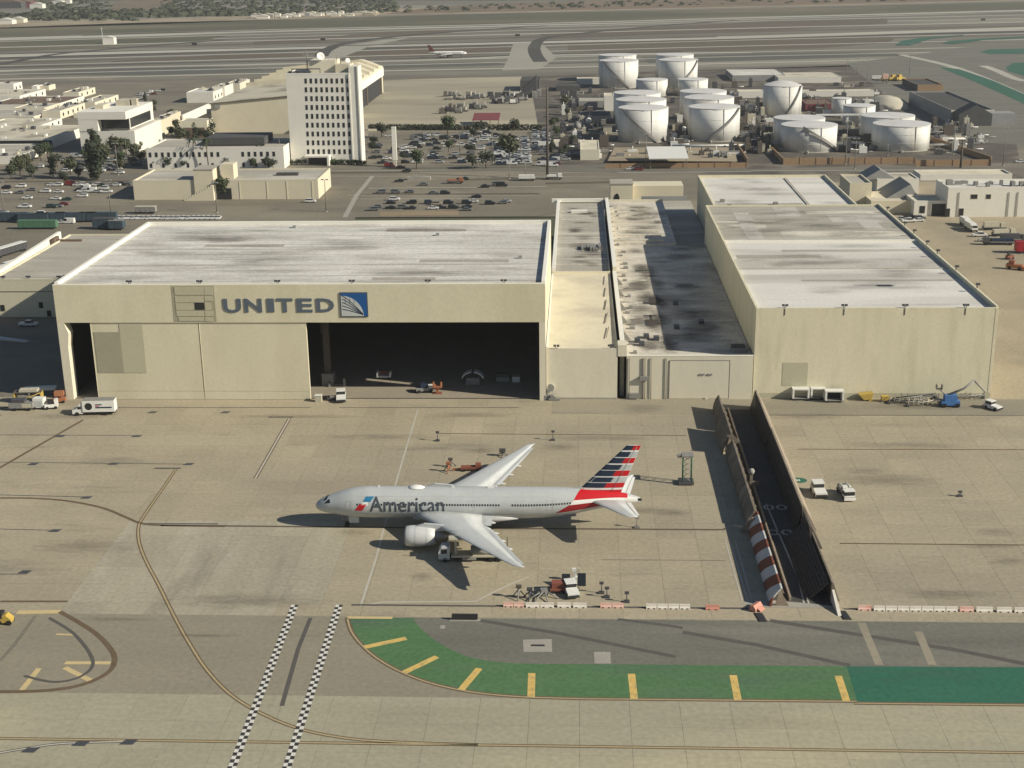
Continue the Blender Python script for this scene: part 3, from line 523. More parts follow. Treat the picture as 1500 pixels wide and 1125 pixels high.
for nm, a, b, lb, w in [('drain_line', (0, 637), (200, 638), 'thin dark joint beside the diagonal line', .3), ('drain_line', (0, 677), (280, 680), 'thin dark joint above the curved line', .3), ('drain_line', (0, 725), (130, 728), 'short dark joint at the left edge', .35), ('drain_line', (0, 775), (85, 777), 'short joint below the brown curve', .3), ('drain_line', (0, 841), (40, 841), 'short joint left of the grey slabs', .3), ('drain_line', (172, 597), (455, 597), 'thin joint along the closed hangar door', .3),
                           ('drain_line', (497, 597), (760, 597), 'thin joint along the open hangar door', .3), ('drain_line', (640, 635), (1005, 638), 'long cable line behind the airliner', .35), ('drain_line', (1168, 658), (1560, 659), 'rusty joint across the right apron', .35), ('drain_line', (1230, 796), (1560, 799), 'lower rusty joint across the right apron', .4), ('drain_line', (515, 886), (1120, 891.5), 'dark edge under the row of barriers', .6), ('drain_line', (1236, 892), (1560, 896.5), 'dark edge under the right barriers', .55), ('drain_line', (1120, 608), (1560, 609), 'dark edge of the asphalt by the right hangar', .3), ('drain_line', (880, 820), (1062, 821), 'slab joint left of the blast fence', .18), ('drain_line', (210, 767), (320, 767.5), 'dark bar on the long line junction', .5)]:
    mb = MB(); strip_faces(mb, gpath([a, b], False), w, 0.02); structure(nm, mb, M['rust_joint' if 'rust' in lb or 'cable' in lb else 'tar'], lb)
for (pts, w, lb) in [([(700, 908), (830, 931), (1000, 927), (1100, 946), (1245, 975)], 1.0, None), ([(704, 909), (820, 928), (990, 962)], 1.0, 'dark seal line slanting across the grey asphalt'), ([(1000, 926), (1110, 945), (1245, 975)], 1.1, 'second dark seal line reaching the teal band'), ([(1128, 909), (1260, 930), (1400, 952), (1560, 984)], 1.2, 'third dark seal line at the right'), ([(905, 907), (985, 917), (1000, 920)], .8, 'short dark seal line at the asphalt edge')]:
    if lb: mb = MB(); strip_faces(mb, gpath(pts, False), w, 0.003); structure('seal_line', mb, M['tar'], lb)
for (a, b, lb) in [((1262, 912), (1288, 974), 'pale tyre track across the grey asphalt'), ((1345, 925), (1366, 974), 'second pale tyre track across the grey asphalt')]:
    mb = MB(); strip_faces(mb, gpath([a, b], False), 1.3, 0.006); structure('tyre_track', mb, M['shoulder_asphalt'], lb)
for (a, b, lb) in [((1296, 980), (1322, 1028), 'dark tyre track on the teal band'), ((1376, 980), (1404, 1029), 'second dark tyre track on the teal band')]:
    mb = MB(); strip_faces(mb, gpath([a, b], False), 1.8, 0.0055); structure('tyre_track', mb, M['teal_paint'], lb)
sheet('concrete_pad', [(766, 937), (808, 936), (809, 955), (767, 955)], 0.010, M['concrete_patch'], 'concrete pad with a drain on the grey asphalt')
sheet('concrete_pad', [(870, 955), (894, 955), (895, 972), (871, 972)], 0.010, M['concrete_patch'], 'smaller concrete pad at the edge of the green band')
sheet('concrete_pad', [(645, 916), (652, 916), (652, 921), (645, 921)], 0.010, M['concrete_patch'], 'tiny concrete pad near the black sign')
mb = MB(); q = G(788, 945.5); mb.box(q.x-1.1, q.x+1.1, q.y-.25, q.y+.25, 0.011, 0.05); structure('drain_grate', mb, M['equip_black'], 'black drain grate on the concrete pad')
# chequered lines
def chequer(a, b, label):
    A, B = G(*a), G(*b); d = B-A; Ln = math.hypot(d.x, d.y); n = int(Ln/0.85); u = Vector((d.x, d.y, 0))/Ln; v = Vector((-u.y, u.x, 0)); A = Vector((A.x, A.y, 0))
    mb = MB()
    for k in range(n):
        for s in (0, 1):
            p = A+u*(k*.85)+v*((s-1)*.62); zz = 0.024
            mb.face([(*(q.xy), zz) for q in (p, p+u*.85, p+u*.85+v*.62, p+v*.62)], (k+s) % 2)
    structure('chequered_line', mb, [M['paint_white'], M['paint_black']], label)
chequer((432, 886), (330, 1150), 'left black and white chequered line')
chequer((497, 886), (412, 1150), 'right black and white chequered line')
# lane between the blast fences
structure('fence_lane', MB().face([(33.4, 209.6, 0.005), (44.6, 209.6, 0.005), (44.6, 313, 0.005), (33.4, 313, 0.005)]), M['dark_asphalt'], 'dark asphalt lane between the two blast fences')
mb = MB()
for (a, b, w) in [((1122, 738), (1186, 886), .30), ((1135, 742), (1178, 884), .0), ((1156, 790), (1178, 884), .28), ((1150, 787), (1170, 789.5), .35), ((1069, 792), (1095, 880), .25), ((1077, 792), (1102, 882), .25), ((1062, 790), (1087, 880), .22)]:
    if w: strip_faces(mb, gpath([a, b], False), w, 0.026)
structure('lane_line', mb, M['line_white'], 'white lines along the shaded lane')
mb = MB()
c = G(1170, 703.5); n = 20
mb.face([(c.x+1.75*math.cos(2*math.pi*k/n), c.y+1.5*math.sin(2*math.pi*k/n), 0.022) for k in range(n)], 0)
for (x0, x1, y0, y1) in [(-.5, -.25, -.5, .5), (.0, .25, -.5, .5), (-.25, 0, -.1, .1)]:
    mb.face([(c.x+x, c.y+y, 0.026) for x, y in ((x0, y0), (x1, y0), (x1, y1), (x0, y1))], 1)
structure('green_disc', mb, [M['teal_paint'], M['paint_white']], 'green painted disc right of the blast fence')

def stain(px, py, wpx, d, label, ang=0.0, z=0.018):
    a, b = G(px-wpx/2, py), G(px+wpx/2, py); w = (b.x-a.x)/2; c = G(px, py)
    o = bpy.data.objects.new('oil_stain', MB().face([(-w, -d, 0), (w, -d, 0), (w, d, 0), (-w, d, 0)]).mesh('oil_stain', M['stain'])); COL.objects.link(o)
    o.location = (c.x, c.y, z); o.rotation_euler.z = ang; tag(o, label, None, None, 'structure')
for (px, py, w, d, lb) in [(1320, 652, 190, 3.2, 'long dark smear above the rusty joint'), (1300, 703, 170, 5.5, 'scuffed dark patch right of the two trucks'), (1455, 779, 70, 2.6, 'dark smear above the lower rusty joint'), (1480, 822, 70, 2.4, 'dark smear below the lower rusty joint'), (1440, 800, 120, 1.6, 'dark smear along the lower rusty joint'), (940, 748, 120, 2.6, 'dark streak behind the airliner tail'), (985, 752, 60, 2.2, 'dark streak by the fence behind the tail'), (880, 642, 180, 2.4, 'faint smear along the cable'), (1270, 690, 70, 3.0, 'dark scuff near the green disc'), (300, 931, 120, 1.0, 'tyre smear on the brownish asphalt'), (170, 907, 120, .9, 'tyre smear beside the brown loop'), (940, 598, 70, 5.0, 'dark run-off stain before the low building'), (690, 608, 150, 3.0, 'worn dark patch in front of the open hangar door'), (430, 610, 220, 2.0, 'worn streak below the closed hangar door'), (360, 880, 260, 4.0, 'grey worn patch at the foot of the grey slabs'), (700, 660, 60, 3, 'scuffs behind the far wing'), (620, 845, 40, 2.5, 'oil drips below the near engine'), (660, 790, 90, 3, 'oil drips under the fuel truck'), (520, 780, 60, 2.2, 'oil drips behind the nose gear'), (740, 772, 90, 2.4, 'oil drips at the main gear'), (1180, 610, 150, 3, 'dark dirt before the container carts'), (1350, 596, 200, 3.4, 'dark dirt under the stacked frames'), (100, 610, 120, 3, 'dark dirt at the hangar corner'), (1380, 870, 160, 3, 'faint scuffs above the right barriers'), (820, 655, 60, 3, 'repair scuff by the cable lamps'), (560, 640, 180, 3, 'broad faint stain above the airliner nose'), (120, 800, 180, 4, 'broad faint stain at the left apron')]:
    stain(px, py, w, d*(.55 if py > 1050 else .8), lb)
# text paint
def text_mesh(body, size, extrude=0.0, offset=0.0, spacing=1.0, shear=0.0, res=3):
    cu = bpy.data.curves.new('text', 'FONT'); cu.body = body; cu.size = size; cu.extrude = extrude; cu.offset = offset; cu.space_character = spacing; cu.shear = shear
    cu.resolution_u = res; cu.align_x = 'LEFT'
    ob = bpy.data.objects.new('text', cu); COL.objects.link(ob)
    dg = bpy.context.evaluated_depsgraph_get(); dg.update()
    me = bpy.data.meshes.new_from_object(ob.evaluated_get(dg)); bpy.data.objects.remove(ob); bpy.data.curves.remove(cu)
    return me
def fit_text(me, w, h):
    xs = [v.co.x for v in me.vertices]; ys = [v.co.y for v in me.vertices]
    x0, x1, y0, y1 = min(xs), max(xs), min(ys), max(ys)
    for v in me.vertices: v.co.x = (v.co.x-x0)/(x1-x0)*w; v.co.y = (v.co.y-y0)/(y1-y0)*h
    return me
for (px, py, lb) in [(1128, 746, 'faded white figures 100 on the lane, upper'), (1135, 783, 'faded white figures 100 on the lane, lower')]:
    me = fit_text(text_mesh('100', 3.0), 6.6, 2.6); me.materials.append(M['line_white'])
    o = bpy.data.objects.new('lane_figures', me); COL.objects.link(o); q = G(px, py); o.location = (q.x-3.0, q.y-.3, 0.026); tag(o, lb, None, None, 'structure')
# ------------------------------------------------------------------ buildings
ZB = -0.6
def flat_building(name, label, cat, X0, X1, Y0, Y1, h, wall, roof, par=0.7, pw=0.5, group=None, parmat=None, z0=ZB):
    t = thing(name, label, cat, ((X0+X1)/2, Y0, z0), group)
    mb = MB().box(X0, X1, Y0, Y0+.4, z0, h-par).box(X0, X1, Y1-.4, Y1, z0, h-par).box(X0, X0+.4, Y0+.4, Y1-.4, z0, h-par).box(X1-.4, X1, Y0+.4, Y1-.4, z0, h-par)
    part('wall', mb, M[wall], t)
    rz = h-par
    part('roof', MB().box(X0+pw+.003, X1-pw-.003, Y0+pw+.003, Y1-pw-.003, rz-.3, rz+.02), M[roof], t)
    if par > 0:
        mb = MB().box(X0-.02, X1+.02, Y0-.02, Y0+pw, h-par, h).box(X0-.02, X1+.02, Y1-pw, Y1+.02, h-par, h)
        mb.box(X0-.02, X0+pw, Y0+pw, Y1-pw, h-par, h).box(X1-pw, X1+.02, Y0+pw, Y1-pw, h-par, h)
        part('parapet', mb, M[parmat or wall], t)
    return t
def fb(name, label, cat, xl, xr, yb, yt, yk, wall, roof, par=0.7, group=None, parmat=None, pw=0.5):
    a, b = G(xl, yb), G(xr, yb); Y0 = (a.y+b.y)/2; X0, X1 = a.x*Y0/a.y, b.x*Y0/b.y
    h = atY((xl+xr)/2, yt, Y0).z; Y1 = max(G((xl+xr)/2, yk, h).y, Y0+5)
    t = flat_building(name, label, cat, X0, X1, Y0, Y1, h, wall, roof, par, pw, group, parmat)
    t['dims'] = (X0, X1, Y0, Y1, h); return t
def win_mesh(w, h, axis='y', d=0.10):
    mb = MB()
    if axis == 'y': mb.box(-w/2, w/2, -d, 0, -h/2, h/2)
    else: mb.box(0, d, -w/2, w/2, -h/2, h/2)
    return mb
WCACHE = {}
def windows(t, pts, w, h, axis='y', frame=None, m='glass_dark', name='window'):
    """window frame as part, pane as its child"""
    key = (w, h, axis, m, frame)
    if key not in WCACHE:
        fm = None
        if frame: fm = win_mesh(w+.35, h+.35, axis, .06).mesh(name, M[frame])
        WCACHE[key] = (win_mesh(w, h, axis, .10).mesh('pane', M[m]), fm)
    pm, fm = WCACHE[key]; L = t.location
    for p in pts:
        if fm:
            o = inst(name, fm, t, (p[0]-L.x, p[1]-L.y, p[2]-L.z)); inst('pane', pm, o)
        else: inst(name, pm, t, (p[0]-L.x, p[1]-L.y, p[2]-L.z))
def floodlight(x, y, z, t):
    mb = MB().box(x-.25, x-.12, y-.1, y+.1, z, z+.55).box(x+.12, x+.25, y-.1, y+.1, z, z+.55).box(x-.75, x-.08, y-.5, y-.05, z+.5, z+.95).box(x+.08, x+.75, y-.5, y-.05, z+.5, z+.95)
    part('floodlight', mb, M['metal_dark'], t)

# ---- the large hangar with the airline sign
HX0, HX1, HY0, HY1, HZ = -130.2, -7.7, 319.8, 398.0, 30.0
hg = thing('sign_hangar', 'large tan hangar with UNITED lettering over its half open doors', 'hangar', (-69, HY0, ZB))
mb = MB().box(HX0, HX1, HY0, HY0+1.4, 20.3, HZ)
part('front_header', mb, M['hangar_tan'], hg)
mb = MB().box(HX0, HX0+.6, HY0+3.2, HY1, ZB, 28.9).box(HX1-.6, HX1, HY0+3.2, HY1, ZB, 28.9).box(HX0+.6, HX1-.6, HY1-.6, HY1, ZB, 28.9)
part('wall', mb, M['hangar_tan'], hg)
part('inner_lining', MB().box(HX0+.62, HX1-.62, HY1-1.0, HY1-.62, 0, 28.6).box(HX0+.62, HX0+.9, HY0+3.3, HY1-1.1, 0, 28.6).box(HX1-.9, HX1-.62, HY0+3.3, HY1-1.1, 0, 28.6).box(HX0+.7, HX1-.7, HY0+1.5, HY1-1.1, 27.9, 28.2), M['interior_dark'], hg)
part('roof', MB().box(HX0+.9, HX1-.9, HY0+.5, HY1-.9, 28.9, 29.5), M['roof_white'], hg)
mb = MB().box(HX0-.03, HX0+.9, HY0+1.42, HY1-.9, 28.9, 30.4).box(HX1-.9, HX1+.03, HY0+1.42, HY1-.9, 28.9, 30.4).box(HX0-.03, HX1+.03, HY1-.9, HY1+.03, 28.9, 30.4).box(HX0, HX1, HY0+.1, HY0+.45, 30.0, 30.12)
part('parapet', mb, M['bright_trim'], hg)
# corner columns: the left one thickens towards its head
mb = MB().prism([(HX0, ZB), (HX0+2.0, ZB), (HX0+2.1, 14), (HX0+2.6, 17.5), (HX0+1.7, 20.3), (HX0, 20.3)], HY0+.003, HY0+3.2, 0, 'y')
part('corner_column', mb, M['cream_wall'], hg)
part('corner_column', MB().box(HX1-1.5, HX1, HY0+.003, HY0+3.2, ZB, 20.3), M['cream_wall'], hg)
part('hangar_floor', MB().box(HX0+.9, HX1-.9, HY0+1.6, HY1-1.1, ZB, 0.03), M['interior_floor'], hg)
part('door_track', MB().box(HX0+2, HX1-1.5, HY0+.9, HY0+1.1, -.02, 0.035).box(HX0+2, HX1-1.5, HY0+1.25, HY0+1.4, -.02, 0.035), M['metal_dark'], hg)
for (a, b) in ((-121.9, -94.45), (-94.30, -67.3)):
    d = part('door_leaf', MB().box(a, b, HY0+.25, HY0+1.1, 2.2, 20.25), M['hangar_tan'], hg)
    part('kick_plate', MB().box(a, b, HY0+.2, HY0+1.1, 0.05, 2.12), M['hangar_tan'], d)
    part('panel_rib', MB().box(a+.02, a+.10, HY0+.17, HY0+.25, 0.1, 20.2), M['hangar_tan'], d)
p1, p2 = atY(143, 546, HY0+.2), atY(203, 478, HY0+.2)
part('painted_patch', MB().box(-121.2, p2.x-5.0, HY0+.17, HY0+.21, p1.z, 17.8), M['hangar_tan_dark'], hg, 'darker grey painted patch at the upper left of the closed door')
part('painted_patch', MB().box(p2.x-5.0+.02, p2.x+.9, HY0+.17, HY0+.21, p1.z, 20.1), M['hangar_patch'], hg, 'lighter half of the painted patch on the closed door')
for x in (-64.8,):
    c = part('interior_column', MB().box(x-.8, x+.8, 331.5, 333, 3.4, 28).box(x-1.3, x-.9, 331.8, 332.6, 14, 28), M['steel_brown'], hg)
    part('column_base', MB().box(x-1.5, x+1.5, 330.8, 333.6, 0.03, 3.38), M['equip_grey'], c)
for k in range(5): part('roof_truss', MB().box(HX0+1, HX1-1, HY0+12+13*k, HY0+12.6+13*k, 24.5, 25.0).box(HX0+1, HX1-1, HY0+12+13*k, HY0+12.6+13*k, 27, 27.5), M['steel_brown'], hg)
# patched panels on the header
ph = lambda px, py: atY(px, py, HY0)
for (xa, xb, ya, yb_, mk) in [(256, 298, 420, 432, 'hangar_patch'), (300, 311, 420, 432, 'hangar_patch'), (257, 298, 434, 443, 'hangar_patch'), (300, 311, 434, 441, 'hangar_patch'), (258, 299, 444, 454, 'hangar_patch'), (301, 309, 443, 454, 'hangar_patch'), (259, 299, 455, 463, 'hangar_patch'), (301, 312, 455, 463, 'hangar_patch'), (262, 299, 464.5, 470, 'hangar_patch'), (301, 312, 464.5, 471, 'hangar_patch')]:
    a, b = ph(xa, yb_), ph(xb, ya)
    part('header_panel', MB().box(a.x, b.x, HY0-.10, HY0-.004, a.z, b.z), M[mk], hg)
a, b = ph(255, 471.5), ph(313, 418.5)
part('panel_bed', MB().box(a.x, b.x, HY0-.03, HY0-.003, a.z, b.z), M['hangar_tan_dark'], hg)
a, b = ph(286, 453.5), ph(299, 443)
part('window', MB().box(a.x, b.x, HY0-.16, HY0-.103, a.z, b.z), M['glass_dark'], hg)
# lettering
for ch, xa, xb, ya, yb_ in [('U', 328, 352.5, 437.5, 458), ('N', 359, 383, 437.3, 457.5), ('I', 392, 401, 437.2, 457.2), ('T', 406, 428.5, 437, 457.2), ('E', 435.5, 457, 437, 457.2), ('D', 464, 489, 437, 457)]:
    a, b = ph(xa, yb_), ph(xb, ya)
    me = fit_text(text_mesh(ch, 4.0, 0.05, 0.11 if ch != 'I' else 0.2), b.x-a.x, b.z-a.z)
    for v in me.vertices: v.co = Vector((v.co.x, -v.co.z-.10, v.co.y))
    me.materials.append(M['sign_blue'])
    o = inst('letter', me, hg, Vector((a.x, HY0, a.z))-hg.location); o['label'] = 'slate blue sign letter '+ch
a, b = ph(499.5, 464), ph(538, 428)
W = b.x-a.x; Hh = b.z-a.z
em = part('emblem', MB().box(a.x, b.x, HY0-.20, HY0-.004, a.z, b.z), M['emblem_edge'], hg, 'square blue emblem with a pale ribbed globe')
fr = .035*W
part('emblem_field', MB().box(a.x+fr, b.x-fr, HY0-.23, HY0-.203, a.z+fr, b.z-fr), M['emblem_blue'], em)
gx0, gz0 = a.x+fr, a.z+fr; S = W-2*fr; Sz = Hh-2*fr
mb = MB()
mb.prism([(gx0, gz0)]+[(gx0+S*.86*math.sin(t), gz0+Sz*.90*math.cos(t)) for t in [i*math.pi/2/14 for i in range(15)]], HY0-.26, HY0-.233, 0, 'y')
part('globe', mb, M['emblem_grey'], em)
mb = MB()
for k in range(5):          # sweeping meridian gaps
    f0 = .20+.15*k
    for i in range(8):
        t0, t1 = i/8, (i+1)/8
        def pt(t, w):
            x = gx0+S*(0.04+.80*t); z = gz0+Sz*(f0+.08-(0.95*t**1.25)*(f0+.05))+w
            return (x, HY0-.275, max(z, gz0))
        if pt(t0, 0)[2] > gz0 and (pt(t1, 0)[0]-gx0)**2/(S*.86)**2+((pt(t1, 0)[2]+.3-gz0)/(Sz*.9))**2 < 1: mb.face([pt(t0, 0), pt(t1, 0), pt(t1, .26), pt(t0, .26)])
for k in range(3):
    x = gx0+S*(.16+.17*k); mb.face([(x, HY0-.275, gz0+Sz*.55), (x+.12, HY0-.275, gz0+Sz*.55), (x+.12, HY0-.275, gz0+Sz*(.85-.06*k)), (x, HY0-.275, gz0+Sz*(.85-.06*k))])
part('globe_line', mb, M['emblem_edge'], em)
for k in range(12): part('roof_seam', MB().box(HX0+1.0, HX1-1.0, HY0+5+6.2*k, HY0+5.14+6.2*k, 29.5, 29.56), M['roof_grey'], hg)
for k in range(7): part('roof_patch', MB().box(*[(lambda x, y, w, d: (x, x+w, y, y+d))(random.Random(k).uniform(HX0+5, HX1-30), HY0+6+k*10, random.Random(k+50).uniform(8, 24), 3.2)][0], 29.5, 29.53), M[('roof_grey', 'roof_white_clean')[k % 2]], hg)
for px in (190, 293, 407, 516, 627, 738):
    q = atY(px, 415, HY0+.8); floodlight(q.x, HY0+.6, 30.12, hg)
for (x, y) in ((-84, 392), (-40, 380), (-15, 350)): part('roof_vent', MB().box(x-.5, x+.5, y-.5, y+.5, 29.5, 30.2), M['metal_grey'], hg)

# ---- annex on the left of the large hangar
an = flat_building('left_annex', 'low tan annex behind the left of the large hangar, its wall half in shadow', 'hangar annex', -182.0, -112.0, 400.0, 468.0, 12.2, 'hangar_tan', 'roof_grey', .5, .5, parmat='hangar_tan')
part('edge_parapet', MB().prism([(-183.2, 400), (-182.05, 400), (-185.2, 468.5), (-186.4, 468.5)], 10.5, 13.1), M['bright_trim'], an)
q = atY(40, 427, 400); part('fascia_line', MB().box(-181.9, -131, 399.9, 399.98, q.z-.08, q.z+.08), M['tar'], an)
for px in (4, 41, 86): q = atY(px, 407, 400); floodlight(q.x, 400.4, 12.2, an)
for (px, py) in ((4, 451), (60, 447), (72, 459)): q = atY(px, py, 399.98); windows(an, [(q.x, 399.98, q.z)], 1.3, 1.9)
q = G(84, 352, 12); part('roof_duct', MB().box(q.x-1, q.x, q.y-3, q.y+2, 11.7, 13.2), M['roof_brown'], an); part('roof_duct', MB().box(q.x+.1, q.x+9, q.y-1, q.y, 11.7, 12.4), M['roof_brown'], an)

# ---- link building: cream low front, grey roof behind
lk = thing('link_building', 'low cream roofed building squeezed between the two hangars', 'building', (1.4, 320.8, ZB))
LX0, LX1 = -7.55, 10.2
part('front_wall', MB().box(LX0, LX1, 320.8, 321.3, .4, 13.25), M['cream_wall'], lk)
part('plinth', MB().box(LX0-.05, LX1+.05, 320.6, 321.2, ZB, .38), M['concrete_patch'], lk)
part('roof', MB().prism([(321.31, 13.0), (399.5, 13.35), (399.5, 12.5), (321.31, 12.5)], LX0+.45, LX1-.25, 0, 'x'), M['cream_roof'], lk)
part('parapet', MB().box(LX0, LX0+.43, 321.31, 399.5, 12.5, 13.55).box(LX1-.24, LX1, 321.31, 399.5, 12.5, 13.4), M['bright_trim'], lk)
part('rear_wall', MB().box(LX0, LX1, 399.5, 400.0, ZB, 14.1).box(LX0, LX1, 515.6, 516.0, ZB, 14.1).box(LX0, LX0+.4, 400.0, 515.6, ZB, 14.1).box(LX1-.4, LX1, 400.0, 515.6, ZB, 14.1), M['cream_wall'], lk)
part('rear_roof', MB().box(LX0+.42, LX1-.42, 400.02, 515.55, 13.2, 13.75), M['roof_grey'], lk)
part('rear_parapet', MB().box(LX0, LX0+1.1, 400.02, 516, 14.1, 15.0).box(LX0-2, LX1, 514.6, 516.0, 14.11, 15.4), M['bright_trim'], lk)
for (x, y) in ((-5, 321.0), (8.5, 321.2)): floodlight(x, y, 13.25, lk)
mb = MB()
for k in range(7): part('roof_unit', MB().box(1.5+k*.95, 2.3+k*.95, 432+rng.uniform(-3, 2), 436, 13.75, 14.5+rng.uniform(0, .7)), M['equip_grey'], lk)
part('roof_curb', MB().box(-2, 4, 495, 497, 13.75, 14.6), M['bright_trim'], lk)
mb = MB()
for k in range(5): mb.tube([(7.6+.1*k, 330+14*k, 13.4), (8.4, 340+14*k, 13.4)], .12, 5)
part('roof_pipe', mb, M['pole_grey'], lk)
mb = MB()
for y in range(410, 512, 8): mb.box(LX0+1.3, LX1-.6, y, y+.5, 13.75, 13.86)
part('roof_seam', mb, M['roof_stained'], lk)
fw = thing('fire_wall', 'narrow pale dividing wall running back between the cream roof and the stained roof', 'wall', (11.4, 321, ZB))
part('wall', MB().box(10.95, 12.0, 325, 400, ZB, 14.0).box(11.0, 12.1, 400, 516, ZB, 15.4), M['cream_wall'], fw)
part('wall_head', MB().box(10.25, 12.45, 320.7, 325, 11.2, 14.1), M['cream_wall'], fw)
part('coping', MB().box(10.9, 12.05, 325.02, 399.9, 14.0, 14.2).box(10.95, 12.15, 400, 516, 15.4, 15.6), M['bright_trim'], fw)
for y in (336, 352, 366, 381, 395): part('brace', MB().prism([(12.05, 11.0), (14.0, 11.0), (12.05, 13.6)], y, y+.5, 0, 'y'), M['equip_grey'], fw)

# ---- low building with the stained roof
st = thing('stained_roof_building', 'low building with a stained roof, half shaded by the right hangar', 'building', (28, 321, ZB))
part('front_wall', MB().box(12.5, 43.8, 321, 321.5, ZB, 11.2), M['cream_wall'], st)
part('roof', MB().box(12.52, 43.8, 321.52, 452, 9.5, 10.7), M['roof_stained'], st)
part('rear_roof', MB().box(12.52, 34.0, 452.02, 530, 9.5, 11.3), M['roof_stained'], st)
part('low_roof', MB().box(34.02, 47.4, 452.02, 560, 2, 6.2), M['roof_grey'], st)
part('rear_wall', MB().box(12.5, 34.0, 530.02, 530.6, ZB, 12.2), M['cream_wall'], st)
part('coping', MB().box(12.5, 43.8, 320.96, 321.55, 11.2, 11.34), M['bright_trim'], st)
part('access_door', MB().box(23.2, 38.0, 320.9, 320.99, .1, 10.0), M['cream_wall'], st)
part('door_gap', MB().box(23.08, 23.15, 320.86, 320.99, .1, 10.1).box(38.02, 38.09, 320.86, 320.99, .1, 10.1).box(23.08, 38.09, 320.86, 320.99, 10.02, 10.09), M['tar'], st)
for x in (13.2, 16.6, 17.1, 18.6, 22.4): part('wall_pipe', MB().tube([(x, 320.8, 0), (x, 320.8, 10.8)], .11, 6), M['pole_grey'], st)
part('wall_unit', MB().box(15.8, 18.0, 320.2, 320.95, 5.0, 6.0), M['equip_grey'], st); part('wall_unit', MB().box(13.2, 15.6, 320.2, 320.95, .3, 1.6), M['equip_grey'], st)
part('roof_hatch', MB().box(39.2, 42.6, 326, 330.5, 10.7, 11.5), M['roof_dark'], st)
part('hatch_curb', MB().box(38.9, 42.9, 325.4, 325.95, 10.7, 11.7), M['equip_grey'], st)
mb = MB(); r2 = random.Random(3)
for k in range(22):
    y = 326+k*9+r2.uniform(-3, 3); x = 13.4+r2.uniform(0, 1.6); mb.box(x, x+r2.uniform(.5, 1.6), y, y+r2.uniform(.6, 1.8), 10.7 if y < 452 else 11.3, (10.7 if y < 452 else 11.3)+r2.uniform(.25, .8))
part('roof_unit', mb, M['equip_grey'], st, kind='stuff')
for (x, y) in ((15, 334), (17.5, 338), (16, 331), (20, 336), (26, 347), (27.5, 372), (33, 352)): part('roof_fan', MB().box(x, x+1.4, y, y+2.0, 10.7, 11.7), M['metal_dark'], st)
mb = MB()
for k in range(9): mb.box(13.5, 30-k*.4, 456+8*k, 457.2+8*k, 11.3, 11.9)
part('roof_rib', mb, M['roof_stained'], st)
rt = thing('rear_block', 'small cream block with an arched door at the back of the stained roof', 'building', (22, 590, ZB))
part('wall', MB().box(14.5, 24, 575, 586, ZB, 10.5), M['beige_wall'], rt); part('roof', MB().box(14.3, 24.2, 574.8, 586.2, 10.5, 11.0), M['roof_grey'], rt)
part('side_wing', MB().box(24.02, 46, 580, 592, ZB, 9.0), M['beige_wall'], rt); part('low_wall', MB().box(27, 46, 560.2, 561.0, ZB, 8.0), M['grey_wall'], rt)
part('door', MB().prism([(16.2, .1), (18.4, .1), (18.4, 5), (17.9, 6.3), (17.3, 6.8), (16.7, 6.3), (16.2, 5)], 574.8, 574.98, 0, 'y'), M['glass_dark'], rt)

# ---- right hangar
rh = thing('blind_hangar', 'tall windowless tan hangar on the right with white stepped roof', 'hangar', (73, 321.6, ZB))
RX0, RX1, RY0, RY1, RZ = 44.0, 102.6, 321.6, 458, 23.3
part('wall', MB().box(RX0, RX1, RY0, RY0+.5, 1.4, RZ).box(RX0, RX0+.5, RY0+.5, RY1, ZB, RZ).box(RX1-.5, RX1, RY0+.5, RY1, ZB, RZ).box(RX0+.5, RX1-.5, RY1-.5, RY1, ZB, RZ), M['hangar_right'], rh)
part('base_course', MB().box(RX0-.03, RX1+.03, RY0-.06, RY0+.5, ZB, 1.39), M['hangar_patch'], rh)
part('roof', MB().box(RX0+.52, RX1-.52, RY0+.52, 402, 21.2, 22.5), M['roof_white_clean'], rh)
part('rear_roof', MB().box(RX0+.52, RX1-.52, 402.02, RY1-.52, 21.2, 22.8), M['roof_grey'], rh)
part('parapet', MB().box(RX0-.03, RX0+.52, RY0+.53, RY1, RZ, RZ+.05).box(RX1-.52, RX1+.03, RY0+.53, RY1, RZ, RZ+.3), M['hangar_right'], rh)
part('roof_lip', MB().box(RX0+.53, RX1-.53, 401.2, 401.98, 22.5, 23.1), M['bright_trim'], rh)
part('roof_step', MB().box(RX0+.53, RX1-.53, 366.0, 366.5, 22.5, 22.72), M['roof_grey'], rh)
r3 = random.Random(11)
for (xa, xb, ya, yb_, mk, z) in [(44.6, 101.8, 367, 379, 'roof_mid', 22.5), (46, 70, 379.5, 384, 'roof_grey', 22.5), (60, 101, 388, 391, 'roof_grey', 22.5), (52, 57, 404, 447, 'roof_mid', 22.806), (44.6, 60, 420, 427, 'roof_stained', 22.8), (63, 101, 408, 416, 'roof_stained', 22.8), (82, 101.8, 430, 442, 'roof_mid', 22.8), (66, 74, 440, 456, 'roof_mid', 22.8), (90, 96, 418, 430, 'roof_mid', 22.8), (76, 100, 444, 449, 'roof_stained', 22.8), (45, 64, 430, 434, 'roof_stained', 22.803), (60, 100, 352, 354, 'roof_grey', 22.5)]:
    part('roof_sheet', MB().box(xa, xb, ya, yb_, z, z+.03), M[mk], rh)
p = [atY(1145, 565, RY0), atY(1184, 531, RY0)]
part('painted_patch', MB().box(p[0].x, p[1].x, RY0-.05, RY0-.003, p[0].z, p[1].z), M['hangar_patch'], rh, 'grey square painted out on the lower left of the wall')
part('corner_trim', MB().box(RX0+.05, RX0+.7, RY0-.05, RY0-.003, 1.5, RZ-.1).box(RX1-.7, RX1-.05, RY0-.05, RY0-.003, 1.5, RZ-.1), M['hangar_right'], rh)
